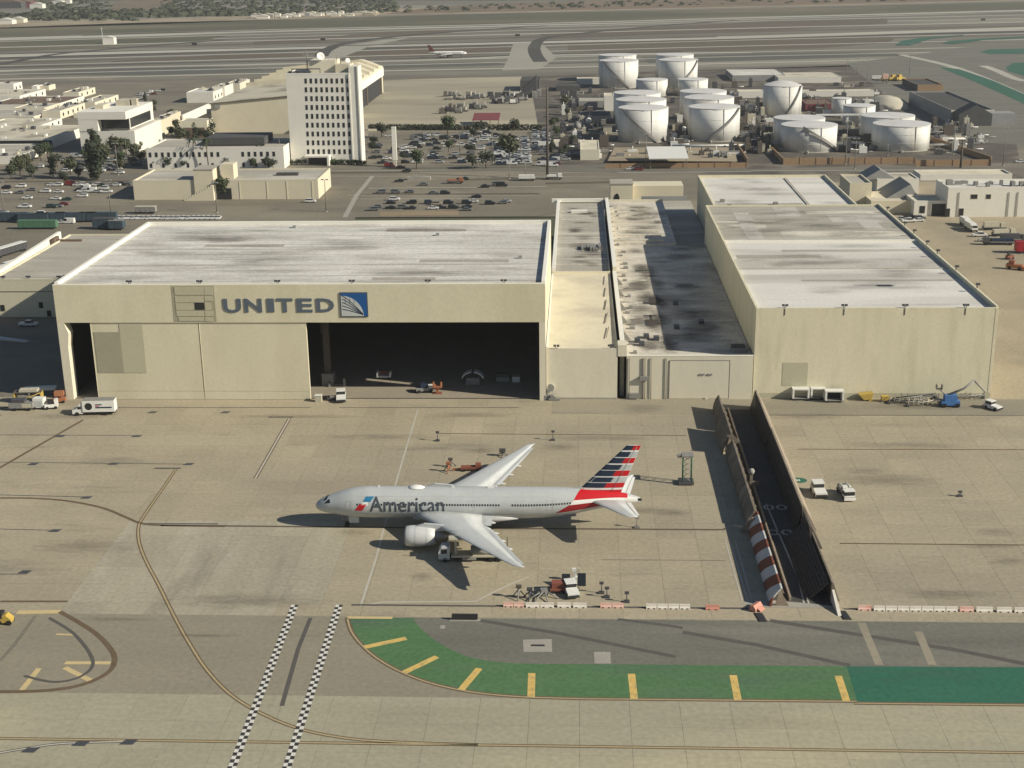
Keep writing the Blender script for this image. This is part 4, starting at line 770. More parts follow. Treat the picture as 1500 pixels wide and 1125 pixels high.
for px in (1150, 1237, 1326, 1415):
    q = atY(px, 448, RY0); floodlight(q.x, RY0+.3, RZ, rh); part('conduit', MB().box(q.x-.1, q.x+.1, RY0-.08, RY0-.003, RZ-1.8, RZ-.1), M['metal_dark'], rh)
for y in (340, 360, 380, 392, 408, 420, 445): part('floodlight', MB().cyl((RX1-.2, y), .12, RZ+.3, RZ+1.1, 6).box(RX1-.5, RX1+.5, y-.3, y+.3, RZ+1.1, RZ+1.6), M['metal_dark'], rh)
rb = flat_building('rear_hangar_block', 'lower white roofed block behind the right hangar', 'hangar', 47.8, 97.6, 458.3, 533, 21.2, 'hangar_right', 'roof_white_clean', 1.0, .5, parmat='hangar_right')
part('roof_sheet', MB().box(49, 80, 459.5, 478, 20.23, 20.27).box(81, 82, 470, 530, 20.23, 20.5), M['roof_grey'], rb)
for (x, y) in ((52, 480), (53.5, 470), (70, 474)): part('roof_vent', MB().box(x-.8, x+.8, y-.8, y+.8, 20.22, 21.3), M['equip_grey'], rb)

# ---- dirt on the flat roofs
def roof_dirt(t, n, x0, x1, y0, y1, z, wr, dr, seed):
    r = random.Random(seed)
    for k in range(n):
        w, d = r.uniform(*wr), r.uniform(*dr); x, y = r.uniform(x0+w, x1-w), r.uniform(y0+d, y1-d); zz = z+.004*(k+1)
        part('roof_stain', MB().face([(x-w, y-d, zz), (x+w, y-d, zz), (x+w, y+d, zz), (x-w, y+d, zz)]), M['roof_dirt' if t in (st, lk) else 'roof_dirt_light'], t)
roof_dirt(st, 26, 12.8, 27, 323, 450, 10.74, (2.0, 4.5), (3, 9), 1)
roof_dirt(st, 10, 22, 43, 323, 450, 10.90, (3, 8), (2, 6), 2)
roof_dirt(st, 12, 13, 33.5, 454, 528, 11.32, (2.5, 6), (3, 8), 3)
roof_dirt(lk, 16, -6.2, 9.5, 402, 514, 13.78, (2, 5), (2, 7), 4)
roof_dirt(hg, 22, -128, -10, 322, 396, 29.57, (6, 20), (1.5, 5), 5)
roof_dirt(rh, 14, 45, 101, 323, 400, 22.73, (5, 16), (1.2, 4), 6)
roof_dirt(rh, 14, 45, 101, 404, 456, 22.84, (5, 16), (1.5, 5), 7)
roof_dirt(rb, 8, 49, 96, 460, 531, 20.52, (5, 14), (2, 7), 8)

# ---- office tower
tw = thing('office_tower', 'nine storey white office tower with rows of small dark windows', 'office tower', (-136, 707, ZB))
TX0, TX1, TY0, TY1, TZ = -150.9, -118.0, 707.0, 730.0, 46.0
part('wall', MB().box(TX0, TX1, TY0, TY1, ZB, TZ), M['white_wall'], tw)
part('roof', MB().box(TX0+.5, TX1-.5, TY0+.5, TY1-.5, TZ, TZ+.04), M['roof_grey'], tw)
part('parapet', MB().box(TX0-.05, TX1+.05, TY0-.05, TY0+.48, TZ, TZ+.9).box(TX0-.05, TX1+.05, TY1-.48, TY1, TZ, TZ+.9).box(TX0-.05, TX0+.48, TY0+.48, TY1-.48, TZ, TZ+.9).box(TX1-.48, TX1+.05, TY0+.48, TY1-.48, TZ, TZ+.9), M['white_wall'], tw)
part('stair_shaft', MB().box(-117.95, -113.0, 706.8, 718.0, ZB, 50.0), M['white_wall'], tw)
part('shaft_fin', MB().box(-118.2, -117.5, 706.45, 706.78, ZB, 46.5).box(-113.6, -112.95, 706.35, 706.78, ZB, 50.6), M['bright_trim'], tw)
pts = []
for r in range(9):
    yy0 = 118.5+r*12.95
    for c in range(9):
        q = atY(448+c*7.62+r*.46, yy0, TY0); pts.append((q.x, TY0, q.z))
windows(tw, pts, 1.15, 2.5)
q = atY(478, 236, TY0); windows(tw, [(q.x, TY0, 2.2), (q.x+2.6, TY0, 2.2)], 1.1, 2.6)
pc = part('porch', MB().box(-142.5, -129.6, 700.5, 706.98, 4.2, 5.0).box(-130.6, -129.6, 700.5, 706.98, ZB, 4.2), M['white_wall'], tw)
part('porch_glass', MB().box(-141.5, -131.5, 706.2, 706.9, 0, 4.1), M['glass_dark'], pc)
part('penthouse', MB().box(-140, -126, 716, 729, TZ+.05, TZ+6.5), M['cream_wall'], tw)
part('penthouse', MB().box(-126, -118.4, 714.1, 727, TZ+.05, TZ+4.5), M['beige_wall'], tw)
part('roof_frame', MB().box(-148, -133, 708.6, 708.9, TZ+2.6, TZ+3.1).box(-148, -147.7, 708.6, 708.9, TZ, TZ+2.6).box(-133.3, -133, 708.6, 708.9, TZ, TZ+2.6).box(-140.6, -140.3, 708.6, 708.9, TZ, TZ+2.6), M['metal_dark'], tw)
part('chiller', MB().box(-146, -143.5, 710, 713, TZ+.05, TZ+1.8).box(-142, -138.5, 710, 713, TZ+.05, TZ+1.5).box(-150, -148.6, 709, 712, TZ+.05, TZ+1.6), M['metal_dark'], tw)
for (x, h) in ((-141.5, 12), (-141.0, 11), (-125.5, 9), (-123.5, 9), (-129.8, 7)): part('mast', MB().tube([(x, 717, TZ+2), (x, 717, TZ+h)], .18, 5), M['pole_grey'], tw)
# dish
def dish(name, x, y, z, r, t):
    ax = Vector((.45, -.8, .4)).normalized(); u = ax.orthogonal().normalized(); v = ax.cross(u); c = Vector((x, y, z)); rings = []
    for f, o in ((.02, 0), (.4, .05), (.75, .18), (1, .34), (1, .42), (.5, -.12), (.02, -.2)):
        rings.append([c+ax*(o*r)+u*(r*f*math.cos(2*math.pi*k/18))+v*(r*f*math.sin(2*math.pi*k/18)) for k in range(18)])
    d = part(name, MB().loft(rings), M['equip_white'], t); part('dish_mount', MB().tube([(x, y+.6, z-.3), (x-.3, y+1, TZ+2)], .3, 6), M['metal_grey'], d)
q = atY(469, 83, 716); dish('satellite_dish', q.x, 716, q.z, 2.1, tw)
q = atY(509, 89, 716); dish('satellite_dish', q.x, 716, q.z, 1.3, tw)

# ---- gabled hangar behind the tower
a = G(312, 196); gY = a.y; gxl = a.x; gxr = -152.0; eave = atY(312, 152, gY).z; ridge = atY(425, 139, gY).z; gmx = -166.0
gYb = gY+242
gh = thing('gabled_hangar', 'big tan gabled hangar standing behind the office tower', 'hangar', (gmx, gY, ZB))
part('wall', MB().prism([(gxl, ZB), (gxr, ZB), (gxr, eave), (gmx, ridge), (gxl, eave)], gY, gYb, 0, 'y'), M['beige_wall'], gh)
th = .6
part('roof', MB().prism([(gxl-.8, eave-.2), (gmx, ridge+.05), (gxr+.8, eave-.2), (gxr+.8, eave+.4), (gmx, ridge+th+.2), (gxl-.8, eave+.4)], gY-.6, gYb+.5, 0, 'y'), M['roof_tan'], gh)
for k in range(6):
    y0 = gY+96+k*24.3; y1 = y0+24.1; mb = MB()
    for xa, za, xb, zb in ((gxl-.5, eave+.35, gmx, ridge+.8), (gxr+.5, eave+.35, gmx, ridge+.8)):
        mb.add([(xa, y0, za), (xa, y0, za+3.0), (xa, y1, za+1.0), (xa, y1, za), (xb, y0, zb), (xb, y0, zb+3.0), (xb, y1, zb+1.0), (xb, y1, zb)], [(0, 1, 2, 3), (7, 6, 5, 4), (0, 4, 5, 1), (1, 5, 6, 2), (2, 6, 7, 3), (3, 7, 4, 0)])
    part('roof_louver', mb, M['cream_roof'], gh)
part('rake_trim', MB().prism([(gxl-.9, eave-.35), (gmx, ridge-.1), (gmx, ridge+.45), (gxl-.9, eave+.2)], gY-.75, gY-.62, 0, 'y'), M['steel_brown'], gh)
q = atY(317, 155, gY); part('vent_box', MB().box(q.x-1, q.x+2.6, gY-.9, gY-.02, q.z-1.2, q.z+.6), M['grey_wall'], gh)
part('door_fascia', MB().box(gxr+.05, gxr+1.6, gY+60, gYb-5, eave-5.2, eave+.5), M['bright_trim'], gh)
part('doorway_shade', MB().box(gxr+.02, gxr+.4, gY+100, gYb-20, 0, eave-5.3), M['interior_dark'], gh)  # dark panel stands for the shade inside the open side of the hangar
part('door_post', MB().box(gxr+.05, gxr+1.2, gYb-18, gYb-14, ZB, eave-5.25).box(gxr+.05, gxr+1.2, gY+150, gY+154, ZB, eave-5.25), M['steel_brown'], gh)
part('wall_tank', MB().cyl((gmx-3, gY-2.5), 1.4, 0, 6, 10).cyl((gmx, gY-2.5), 1.4, 0, 6.5, 10).cyl((gmx+3, gY-2.5), 1.4, 0, 6, 10), M['equip_beige'], gh)
# ---- long white building in front of it
lw = fb('arched_window_building', 'long low white building with rows of arched dark windows', 'building', 217, 417, 247, 216, 203, 'white_wall', 'roof_grey', .6)
X0, X1, Y0, Y1, h = lw['dims']; del lw['dims']
pts = [(X0+1.8+k*3.25, Y0, 7.4) for k in range(int((X1-X0-2)/3.25)) if not 11 < k < 15]
windows(lw, pts, 1.3, 2.4)
windows(lw, [(p[0], Y0, 1.8) for p in pts[::2]], 1.2, 2.2)
a = G(300, 246); b = G(385, 246)
part('roof_box', MB().box(a.x, b.x, Y0+9, Y0+30, h, atY(340, 194, Y0+30).z), M['dark_wall'], lw)
bx = fb('beige_building', 'plain beige flat roofed building with a raised middle block', 'building', 197, 467, 291.5, 263.5, 247, 'beige_wall', 'roof_grey', .6)
X0, X1, Y0, Y1, h = bx['dims']; del bx['dims']
a = atY(283, 250, Y0-.4); b = atY(345, 250, Y0-.4); zt = atY(300, 249, Y0-.4).z
part('middle_block', MB().box(a.x, atY(315, 290, Y0).x, Y0-.6, Y0+12, ZB, zt), M['beige_wall'], bx)
part('middle_roof', MB().box(a.x-.2, atY(315, 290, Y0).x+.2, Y0-.8, Y0+12.2, zt, zt+.35), M['roof_grey'], bx)
part('stair_head', MB().box(atY(322, 290, Y0).x, atY(340, 290, Y0).x, Y0+6, Y0+14, ZB, zt+1.5), M['beige_wall'], bx)
for px in (352, 392, 421, 458): q = atY(px, 285, Y0); part('pilaster', MB().box(q.x-.25, q.x+.25, Y0-.12, Y0-.004, ZB, h-.8), M['beige_wall'], bx)
part('door_recess', MB().box(atY(318, 290, Y0).x, atY(340, 290, Y0).x, Y0-.5, Y0-.01, 0, 5), M['glass_dark'], bx)
part('roof_clutter', MB().box(X1-22, X1-12, Y0+14, Y0+17, h-.6, h+.6), M['roof_dark'], bx)
mb = MB()
for k in range(11): mb.box(X0+24+k*1.25, X0+25.25+k*1.25, Y0-3.2, Y0-.02, ZB, .5+.62*k)
part('outside_stair', mb, M['beige_wall'], bx)
# ---- low town at left
TG = 'low white buildings of the town at left'
def side_windows(t, n, w, h, zf, x, y0, y1):
    windows(t, [(x, y0+(k+.5)*(y1-y0)/n, zf) for k in range(n)], w, h, 'x')
of = fb('white_office', 'white two storey office with a dark recessed window band', 'office', 120, 200, 224, 192, 176, 'white_wall', 'roof_white', .6)
X0, X1, Y0, Y1, h = of['dims']; del of['dims']
xu = atY(187, 200, Y0).x; hu = atY(150, 164, Y0).z; yu = G(216, 149, hu).y
up = part('upper_storey', MB().box(X0, X0+11, Y0-.3, yu, h, hu-4.2).box(X0, xu, Y0+6, yu, h+.1, hu-4.3).box(X0-.1, xu+.1, Y0-.4, yu, hu-4.2, hu), M['white_wall'], of)
part('glass_band', MB().box(X0+11.02, xu-.3, Y0+5.6, Y0+5.98, h+.5, hu-4.3).box(xu+.01, xu+.25, Y0+7, yu-6, h+1, hu-4.4), M['glass_dark'], of)
part('roof_plant', MB().box(X0+5, X0+10, Y0+14, Y0+26, hu, hu+2.2).box(X0+12, X0+20, Y0+30, Y0+44, hu, hu+3).box(xu-6, xu-3, yu-20, yu-16, hu, hu+4), M['roof_tan'], of)
for lab, xl, xr, yb, yt, yk, wl_, rf, extra in [
    ('cream flat block behind the white office, beside the side street', 216, 234, 200, 178, 170, 'beige_wall', 'roof_grey', 0),
    ('farther cream block at the end of the white office row', 233, 247, 190, 171, 163, 'beige_wall', 'roof_grey', 0),
    ('long white building with a row of dark doors down its sunlit side', -90, 4, 213, 203, 174, 'white_wall', 'roof_tan', 9),
    ('wide brown roofed building with a shaded carport front', -60, 79, 216, 203, 184, 'white_wall', 'roof_tan', 0),
    ('low white building with three side windows at the left edge', -60, 27, 240, 229, 211, 'white_wall', 'roof_grey', 3),
    ('grey fronted shed with a pale roof in the middle of the low town', 62, 89, 174, 162.5, 151, 'cream_wall', 'roof_grey', 5),
    ('cream shed with a bright side wall near the runway', 93, 116, 144, 135, 128, 'cream_wall', 'roof_tan', 3),
    ('rust brown roofed row with white end bays', -20, 84, 160, 153, 141, 'white_wall', 'roof_brown', 2),
    ('pale roofed row behind the rust brown roof', 20, 66, 166, 158, 151, 'cream_wall', 'roof_grey', 0),
    ('white block at the far left corner of the town', -30, 21, 135, 123, 120, 'white_wall', 'roof_white', 2),
    ('small bluish white box near the runway', 57, 72, 132, 125.5, 123, 'cream_wall', 'roof_white', 0),
    ('cream building at the left edge below the white corner block', -60, 30, 151, 141, 131, 'white_wall', 'roof_tan', 4),
    ('tiny white block right of the corner block', 47, 55, 133, 126, 124, 'white_wall', 'roof_white', 0),
    ('white and grey shed with two gables near the street of cars', 113, 140, 160, 150, 139, 'cream_wall', 'roof_grey', 4),
    ('long grey roofed store beside the rear town street', 108, 130, 172, 166, 152, 'cream_wall', 'roof_grey', 4),
    ('pale workshop with a loading bay in front of the rust brown roof', -40, 50, 178, 171, 160, 'cream_wall', 'roof_grey', 2),
    ('white garage with two red brown doors', 265, 305, 202, 177, 173, 'cream_wall', 'roof_grey', 0),
    ('white boxy warehouse left of the gabled hangar', 274, 313, 150, 135, 129, 'white_wall', 'roof_white', 3),
    ('second white warehouse beyond the boxy one', 312, 330, 144, 127, 122, 'white_wall', 'roof_tan', 0),
    ('low grey shed at the runway end of the gabled hangar', 332, 352, 136, 122, 116, 'cream_wall', 'roof_grey', 0),
]:
    t = fb('town_building', lab, 'building', xl, xr, yb, yt, yk, wl_, rf, .5, TG)
    X0, X1, Y0, Y1, h = t['dims']; del t['dims']
    if extra: side_windows(t, extra, 2.2, min(2.2, h*.5), h*.45, X1, Y0+1, Y1-1)
    if 'red brown' in lab:
        for f in (.3, .72): part('garage_door', MB().box(X0+(X1-X0)*f-3, X0+(X1-X0)*f+3, Y0-.12, Y0-.004, 0, 6.2), M['roof_brown'], t)
    if 'carport' in lab: part('carport', MB().box(X1-40, X1-.5, Y0-.2, Y0-.004, 0, h-1.2), M['glass_dark'], t)  # flat dark panel stands for the shade under the open carport
    if 'loading' in lab: part('loading_bay', MB().box(X1-12, X1-4, Y0-.2, Y0-.004, 0, h-1), M['glass_dark'], t)
    r5 = random.Random(lab)
    if Y1-Y0 > 14:
        for k in range(max(5, min(16, int((Y1-Y0)*(X1-X0)/260)))):
            x = r5.uniform(X0+1, X1-3); y = r5.uniform(Y0+3, Y1-5); part('roof_unit', MB().box(x, x+r5.uniform(1, 2.8), y, y+r5.uniform(1, 3.4), h-.5, h+r5.uniform(.3, 1.6)), M[r5.choice(['equip_beige', 'equip_grey', 'equip_white', 'metal_dark'])], t)
# white lean-to wall running back beside the gabled hangar
a, b = G(268, 182), G(311, 160)
single('boundary_wall', MB().box(a.x-.4, a.x+.6, a.y, b.y+10, ZB, 6.0), M['bright_trim'], 'long bright white wall running back to the gabled hangar', 'wall')

# ---- right side: buildings in front of the tank farm
RG = 'pale buildings beside the right service yard'
for nm, lab, xl, xr, yb, yt, yk, wl_, rf, par in [
    ('tan_block', 'tan block with a grey roof just behind the right hangar', 1243, 1275, 305, 268, 255, 'beige_wall', 'roof_grey', .8),
    ('gable_store', 'pale store with a shaded gable beside the service yard', 1275, 1358, 312, 294, 280, 'beige_wall', 'cream_roof', .5),
    ('workshop', 'white workshop with an open dark garage door', 1338, 1384, 316, 294, 285, 'white_wall', 'cream_roof', .5),
    ('white_warehouse', 'long white warehouse with two small windows at the right edge', 1386, 1560, 317, 274, 262, 'white_wall', 'roof_white', .9),
    ('rear_warehouse', 'low pale roofed row behind the long white warehouse', 1348, 1482, 263, 255, 248, 'white_wall', 'cream_roof', .7),
    ('rear_store', 'grey shed roofs between the tan block and the tank yard wall', 1284, 1345, 283, 262, 253, 'white_wall', 'roof_tan', .5)]:
    t = fb(nm, lab, 'building', xl, xr, yb, yt, yk, wl_, rf, par, RG)
    X0, X1, Y0, Y1, h = t['dims']; del t['dims']
    if nm == 'workshop':
        fr_ = part('garage_door', MB().box(X0+6.6, X0+13.4, Y0-.25, Y0-.004, 0, 5.4), M['white_wall'], t); part('door_opening', MB().box(X0+7.2, X0+12.8, Y0-.32, Y0-.26, 0, 5.0), M['interior_dark'], fr_)
        windows(t, [(X0+3.4, Y0, 2.6)], 2.2, 3); windows(t, [(X1-2, Y0, 2.6)], 1.6, 2.4)
    if nm == 'white_warehouse':
        for px in (1427, 1448): q = atY(px, 288, Y0); windows(t, [(q.x, Y0, q.z)], 2.6 if px < 1430 else 1.9, 1.8, frame='cream_wall')
        for px in (1388, 1408): q = atY(px, 312, Y0); part('door', MB().box(q.x-.9, q.x+.9, Y0-.12, Y0-.004, 0, 3.4), M['glass_dark'], t)
        for px in (1404, 1477, 1490): q = atY(px, 300, Y0); part('downpipe', MB().tube([(q.x, Y0-.2, 0), (q.x, Y0-.2, h-2)], .13, 5), M['pole_grey'], t)
        r6 = random.Random(5)
        for k in range(16): x = X0+2+k*3.6; y = r6.uniform(Y0+4, Y1-6); part('roof_unit', MB().box(x, x+r6.uniform(1, 3), y, y+r6.uniform(1, 3), h-.9, h+r6.uniform(0, 1.3)), M['equip_grey'], t)
    if nm == 'gable_store':
        gx_ = atY(1366, 280, Y0).x; part('gable', MB().prism([(X0+8, h-.5), (X1-2, h-.5), ((X0+X1)/2+6, h+5.5)], Y0+8, Y0+28, 0, 'y'), M['grey_wall'], t)
    if nm == 'rear_store':
        part('gable', MB().prism([(X0-6, h-.5), (X0+9, h-.5), (X0+1.5, h+4)], Y0+2, Y0+16, 0, 'y'), M['grey_wall'], t)
# grey warehouses by the taxiway
dk = fb('grey_warehouse', 'grey flat roofed warehouse beside the taxiway, its long side in shade', 'warehouse', 1392, 1455, 180, 161, 133, 'grey_wall', 'roof_dark', 1.0)
X0, X1, Y0, Y1, h = dk['dims']; del dk['dims']
part('parapet_trim', MB().box(X0-.06, X1+.06, Y0-.08, Y0-.025, h-1.4, h), M['cream_wall'], dk)
part('gable_porch', MB().prism([(X0+1, ZB), (X0+21, ZB), (X0+21, 7), (X0+11, 12.5), (X0+1, 7)], Y0-14, Y0-.1, 0, 'y'), M['dark_wall'], dk)
part('side_shed', MB().box(X0+21.02, X1+9, Y0-13, Y0-1, ZB, 7.2), M['grey_wall'], dk)
d2 = fb('brick_shed', 'smaller grey shed with a brick front beyond the grey warehouse', 'warehouse', 1344, 1381, 133, 124, 114.5, 'brown_wall', 'roof_dark', .8)
X0, X1, Y0, Y1, h = d2['dims']; del d2['dims']
part('side_cladding', MB().box(X0-.2, X0-.03, Y0, Y1, 0, h), M['dark_wall'], d2)
# long buildings behind the tanks
for lab, xl, xr, yb, yt, yk, wl_, rf in [
    ('grey metal roofed shed behind the tanks', 1073, 1150, 118, 110, 101, 'grey_wall', 'roof_white'),
    ('long pale roofed depot left of the light mast', 1140, 1232, 121, 113, 106, 'white_wall', 'roof_tan'),
    ('long cream wall shed right of the domed tank', 1175, 1280, 141, 133, 131, 'white_wall', 'cream_roof'),
    ('short cream shed left of the domed tank', 1082, 1120, 143, 134, 131, 'white_wall', 'cream_roof'),
    ('pale low shed between the rear tanks and the perimeter road', 845, 878, 123, 115, 113, 'white_wall', 'roof_tan'),
    ('cream block at the front corner of the tank yard', 850, 878, 234, 219, 205, 'cream_wall', 'cream_roof'),
    ('small cream pump house beside the tank at left', 885, 899, 162, 140, 136, 'white_wall', 'cream_roof'),
    ('shaded pump building in the left of the tank yard', 850, 895, 180, 170, 163, 'grey_wall', 'roof_dark'),
    ('second shaded pump building in the left of the tank yard', 848, 896, 157, 148, 143, 'grey_wall', 'roof_grey'),
    ('dark shed at the back left of the tank yard', 762, 790, 133, 118, 112, 'dark_wall', 'roof_dark'),
    ('low dark shed near the rear left tanks', 815, 850, 133, 126, 121, 'dark_wall', 'roof_dark'),
    ('white kiosk on the tank yard road', 806, 822, 214, 208, 204, 'white_wall', 'cream_roof'),
    ('rusty red shed behind the small tanks', 1180, 1222, 163, 152, 145, 'maroon', 'roof_brown'),
    ('little white shed by the dirt mound', 1268, 1286, 154, 148, 145, 'white_wall', 'roof_white')]:
    t = fb('depot_building', lab, 'shed', xl, xr, yb, yt, yk, wl_, rf, .3, 'sheds around the tank farm'); del t['dims']

# ---- storage tanks
def tank(px_l, px_r, py_top, h, label, stair=None, dome=0.0, yc=None, r=None):
    c = G((px_l+px_r)/2, py_top, h)
    if r is None:
        zd = (c-Vector((0, 0, CAM_H))).dot(AX_W); r = (px_r-px_l)/2*zd/CAM_F
    t = thing('storage_tank', label, 'storage tank', (c.x, c.y, ZB), 'white fuel storage tanks')
    n = 40
    part('shell', MB().cyl((c.x, c.y), r, ZB, h, n), M['tank_white'], t)
    mb = MB(); ring = lambda R, z: [(c.x+R*math.cos(2*math.pi*k/n), c.y+R*math.sin(2*math.pi*k/n), z) for k in range(n)]
    mb.loft([ring(r+.12, h-.5), ring(r+.12, h+.05), ring(r*.97, h+.12), ring(r*.5, h+.12+dome*.75+r*.02), ring(.3, h+.15+dome+r*.03)], 0, dome > 0)
    part('roof', mb, M['tank_roof'], t)
    mb = MB()
    for zf in (.33, .66): mb.loft([ring(r+.04, h*zf-.12), ring(r+.08, h*zf), ring(r+.04, h*zf+.12)], 0, False, caps=False)
    part('stiffener', mb, M['tank_white'], t)
    if stair:
        a0, a1 = (math.radians(v) for v in stair); mb = MB(); m2 = MB()
        N = 26
        for k in range(N):
            f0, f1 = k/N, (k+1)/N; A, B = a0+(a1-a0)*f0, a0+(a1-a0)*f1; z0, z1 = h*(1-f0), h*(1-f1)
            P = lambda R, an, z: (c.x+R*math.cos(an), c.y+R*math.sin(an), z)
            mb.add([P(r+.15, A, z0-.5), P(r+1.3, A, z0-.5), P(r+1.3, B, z1-.5), P(r+.15, B, z1-.5), P(r+.15, A, z0-.1), P(r+1.3, A, z0-.1), P(r+1.3, B, z1-.1), P(r+.15, B, z1-.1)], [(0, 1, 2, 3), (7, 6, 5, 4), (0, 4, 5, 1), (1, 5, 6, 2), (2, 6, 7, 3), (3, 7, 4, 0)])
            m2.add([P(r+1.25, A, z0), P(r+1.35, A, z0), P(r+1.35, B, z1), P(r+1.25, B, z1), P(r+1.25, A, z0+1.0), P(r+1.35, A, z0+1.0), P(r+1.35, B, z1+1.0), P(r+1.25, B, z1+1.0)], [(4, 5, 6, 7), (0, 4, 7, 3), (1, 2, 6, 5)])
        s = part('stair', mb, M['stair_grey'], t); part('handrail', m2, M['stair_grey'], s)
    part('pipe', MB().tube([(c.x+r*.3, c.y-r*.95, 0), (c.x+r*.3, c.y-r*.955-.3, h)], .16, 5).tube([(c.x-r*.2, c.y-r, .6), (c.x-r*.2, c.y-r-5, .6)], .35, 6), M['tank_white'], t)
    part('ring_base', MB().cyl((c.x, c.y), r+.5, ZB, .25, n), M['concrete_patch'], t)
    return t
HT = 18.4
tank(906, 979, 157, HT, 'front left white tank with a stair running down to the right', (215, 300))
tank(1009, 1084, 155.5, HT, 'front white tank with a dark stair descending to the left', (330, 250))
tank(902, 976, 145, HT, 'white tank directly behind the front left tank')
tank(899, 968, 135, HT, 'third white tank in the left row, below the small short tank')
tank(1003, 1075, 142, HT, 'white tank directly behind the front tank with the dark stair')
tank(996, 1064, 133, HT, 'third white tank in the second row, below the short tank')
tank(878, 935, 88, 20.5, 'tall rear left tank with a white stair down to the right', (220, 300))
tank(877, 932, 80, 20.5, 'rearmost white tank behind the tall left one')
tank(965, 1022, 87, 20.5, 'tall rear tank with a stair descending to the left', (335, 265))
tank(961, 1016, 79.5, 20.5, 'rearmost white tank of the second row')
tank(932, 978, 116, 11.5, 'short white tank beside the tall rear left tank')
tank(993, 1037, 115.5, 11.5, 'short white tank in front of the tall second row tank')
tank(1119, 1173, 124, 19.5, 'domed white tank standing alone with a thin stair', (330, 275), 2.2)
tank(1128, 1175, 126, 17.5, 'white tank half hidden behind the domed tank')
tank(1145, 1226, 182, 13.2, 'front squat tank with a stair crossing its roof edge', (250, 330))
tank(1134, 1208, 172, 13.2, 'squat white tank just behind the one with the crossing stair')
tank(1280, 1362, 180.5, 13.2, 'rightmost front squat white tank')
tank(1262, 1339, 168.5, 13.2, 'squat white tank behind the rightmost front tank')
tank(1236, 1282, 154, 11.0, 'small white tank beside the elevated pipe bridge')
tank(1219, 1247, 143.5, 11.5, 'narrow white tank behind the elevated pipe bridge')
pb = thing('pipe_bridge', 'white elevated pipe bridge linking the squat tanks', 'pipe bridge', (130, 770, ZB))
a, b = G(1195, 168, 12), G(1283, 164, 12)
part('deck', MB().box(a.x, b.x, a.y-1, a.y+1.6, 11.4, 12.2), M['tank_white'], pb)
for f in (.05, .5, .95): part('support', MB().box(a.x+(b.x-a.x)*f-.6, a.x+(b.x-a.x)*f+.6, a.y-.5, a.y+.5, ZB, 11.4), M['tank_white'], pb)

# ---- tank yard walls
WG = 'brown containment walls of the tank yard'
for (xl, xr, yb, yt, lab) in [(887, 1095, 246, 239, 'brown containment wall below the front tanks'), (1148, 1342, 240.5, 231, 'brown containment wall below the squat tanks'), (1342, 1452, 243, 234, 'brown containment wall at the right of the tank yard')]:
    a, b = G(xl, yb), G(xr, yb); Y = a.y; h = atY((xl+xr)/2, yt, Y).z
    t = thing('containment_wall', lab, 'wall', ((a.x+b.x)/2, Y, ZB), WG)
    n = max(3, int((b.x-a.x)/7.5)); w = (b.x-a.x)/n
    for k in range(n): part('wall_panel', MB().box(a.x+k*w+.04, a.x+(k+1)*w-.04, Y, Y+.5, ZB, h), M['brown_wall'], t)
    for k in range(n+1): part('pier', MB().box(a.x+k*w-.25, a.x+k*w+.25, Y-.15, Y+.65, ZB, h+.15), M['brown_wall'], t)
sheet('tank_bund', [(890, 239), (1080, 240), (1075, 219), (900, 219)], 1.2, M['sand'], 'sandy bund in front of the front tanks')
for (x1, y1, x2, y2, lab) in [(1095, 240, 1080, 217, 'short brown return wall at the right of the front tanks'), (1122, 214, 1148, 240, 'dark return wall left of the squat tanks'), (1345, 200, 1452, 237, 'long low wall slanting along the right of the tank yard')]:
    a, b = G(x1, y1), G(x2, y2); d = Vector((b.x-a.x, b.y-a.y)).normalized(); nrm = Vector((-d.y, d.x))*.3
    mb = MB().prism([(a.x+nrm.x, a.y+nrm.y), (b.x+nrm.x, b.y+nrm.y), (b.x-nrm.x, b.y-nrm.y), (a.x-nrm.x, a.y-nrm.y)], ZB, 2.6)
    single('containment_wall', mb, M['brown_wall'], lab, 'wall', group=WG)
# pipework: one thing per bank
def pipe_bank(xl, xr, y, n, label, m='tank_white', along='x', ylen=0, h=1.2, r=.4):
    a, b = G(xl, y), G(xr, y); t = thing('pipe_bank', label, 'pipes', (a.x, a.y, ZB), 'pipe banks in the tank yard')
    for k in range(n):
        if along == 'x': p = [(a.x, a.y+k*1.7, h), (b.x, a.y+k*1.7, h)]
        else: p = [(a.x+(b.x-a.x)*k/max(1, n-1), a.y, h), (a.x+(b.x-a.x)*k/max(1, n-1), a.y+ylen, h)]
        part('pipe', MB().tube(p, r, 6), M[m], t)
    mb = MB()
    for k in range(5):
        x = a.x+(b.x-a.x)*k/4; mb.box(x-.2, x+.2, a.y-.5, a.y+(1.7*n if along == 'x' else ylen), ZB, h-.4)
    part('pipe_rack', mb, M['stair_grey'], t)
pipe_bank(985, 1094, 217.5, 2, 'white pipes along the foot of the front tanks', r=.7)
pipe_bank(1360, 1425, 216, 3, 'white pipes right of the rightmost squat tank')
pipe_bank(1362, 1415, 207, 3, 'white pipes farther right of the squat tank')
pipe_bank(1360, 1400, 197, 2, 'short white pipes behind the squat tank')
pipe_bank(1228, 1278, 214, 3, 'white pipes between the two squat tanks')
pipe_bank(1232, 1270, 205, 2, 'white pipes behind the gap of the squat tanks')
pipe_bank(980, 1008, 200, 3, 'pale pipes between the front tanks', 'stair_grey')
pipe_bank(979, 1003, 186, 3, 'pale pipes farther back between the front tanks', 'tank_white')
pipe_bank(1090, 1130, 190, 3, 'rusty pipes left of the squat tanks', 'steel_brown')
pipe_bank(1085, 1118, 168, 4, 'dark pipes left of the domed tank', 'steel_brown')
pipe_bank(845, 895, 190, 2, 'pale pipes along the left of the tank yard')
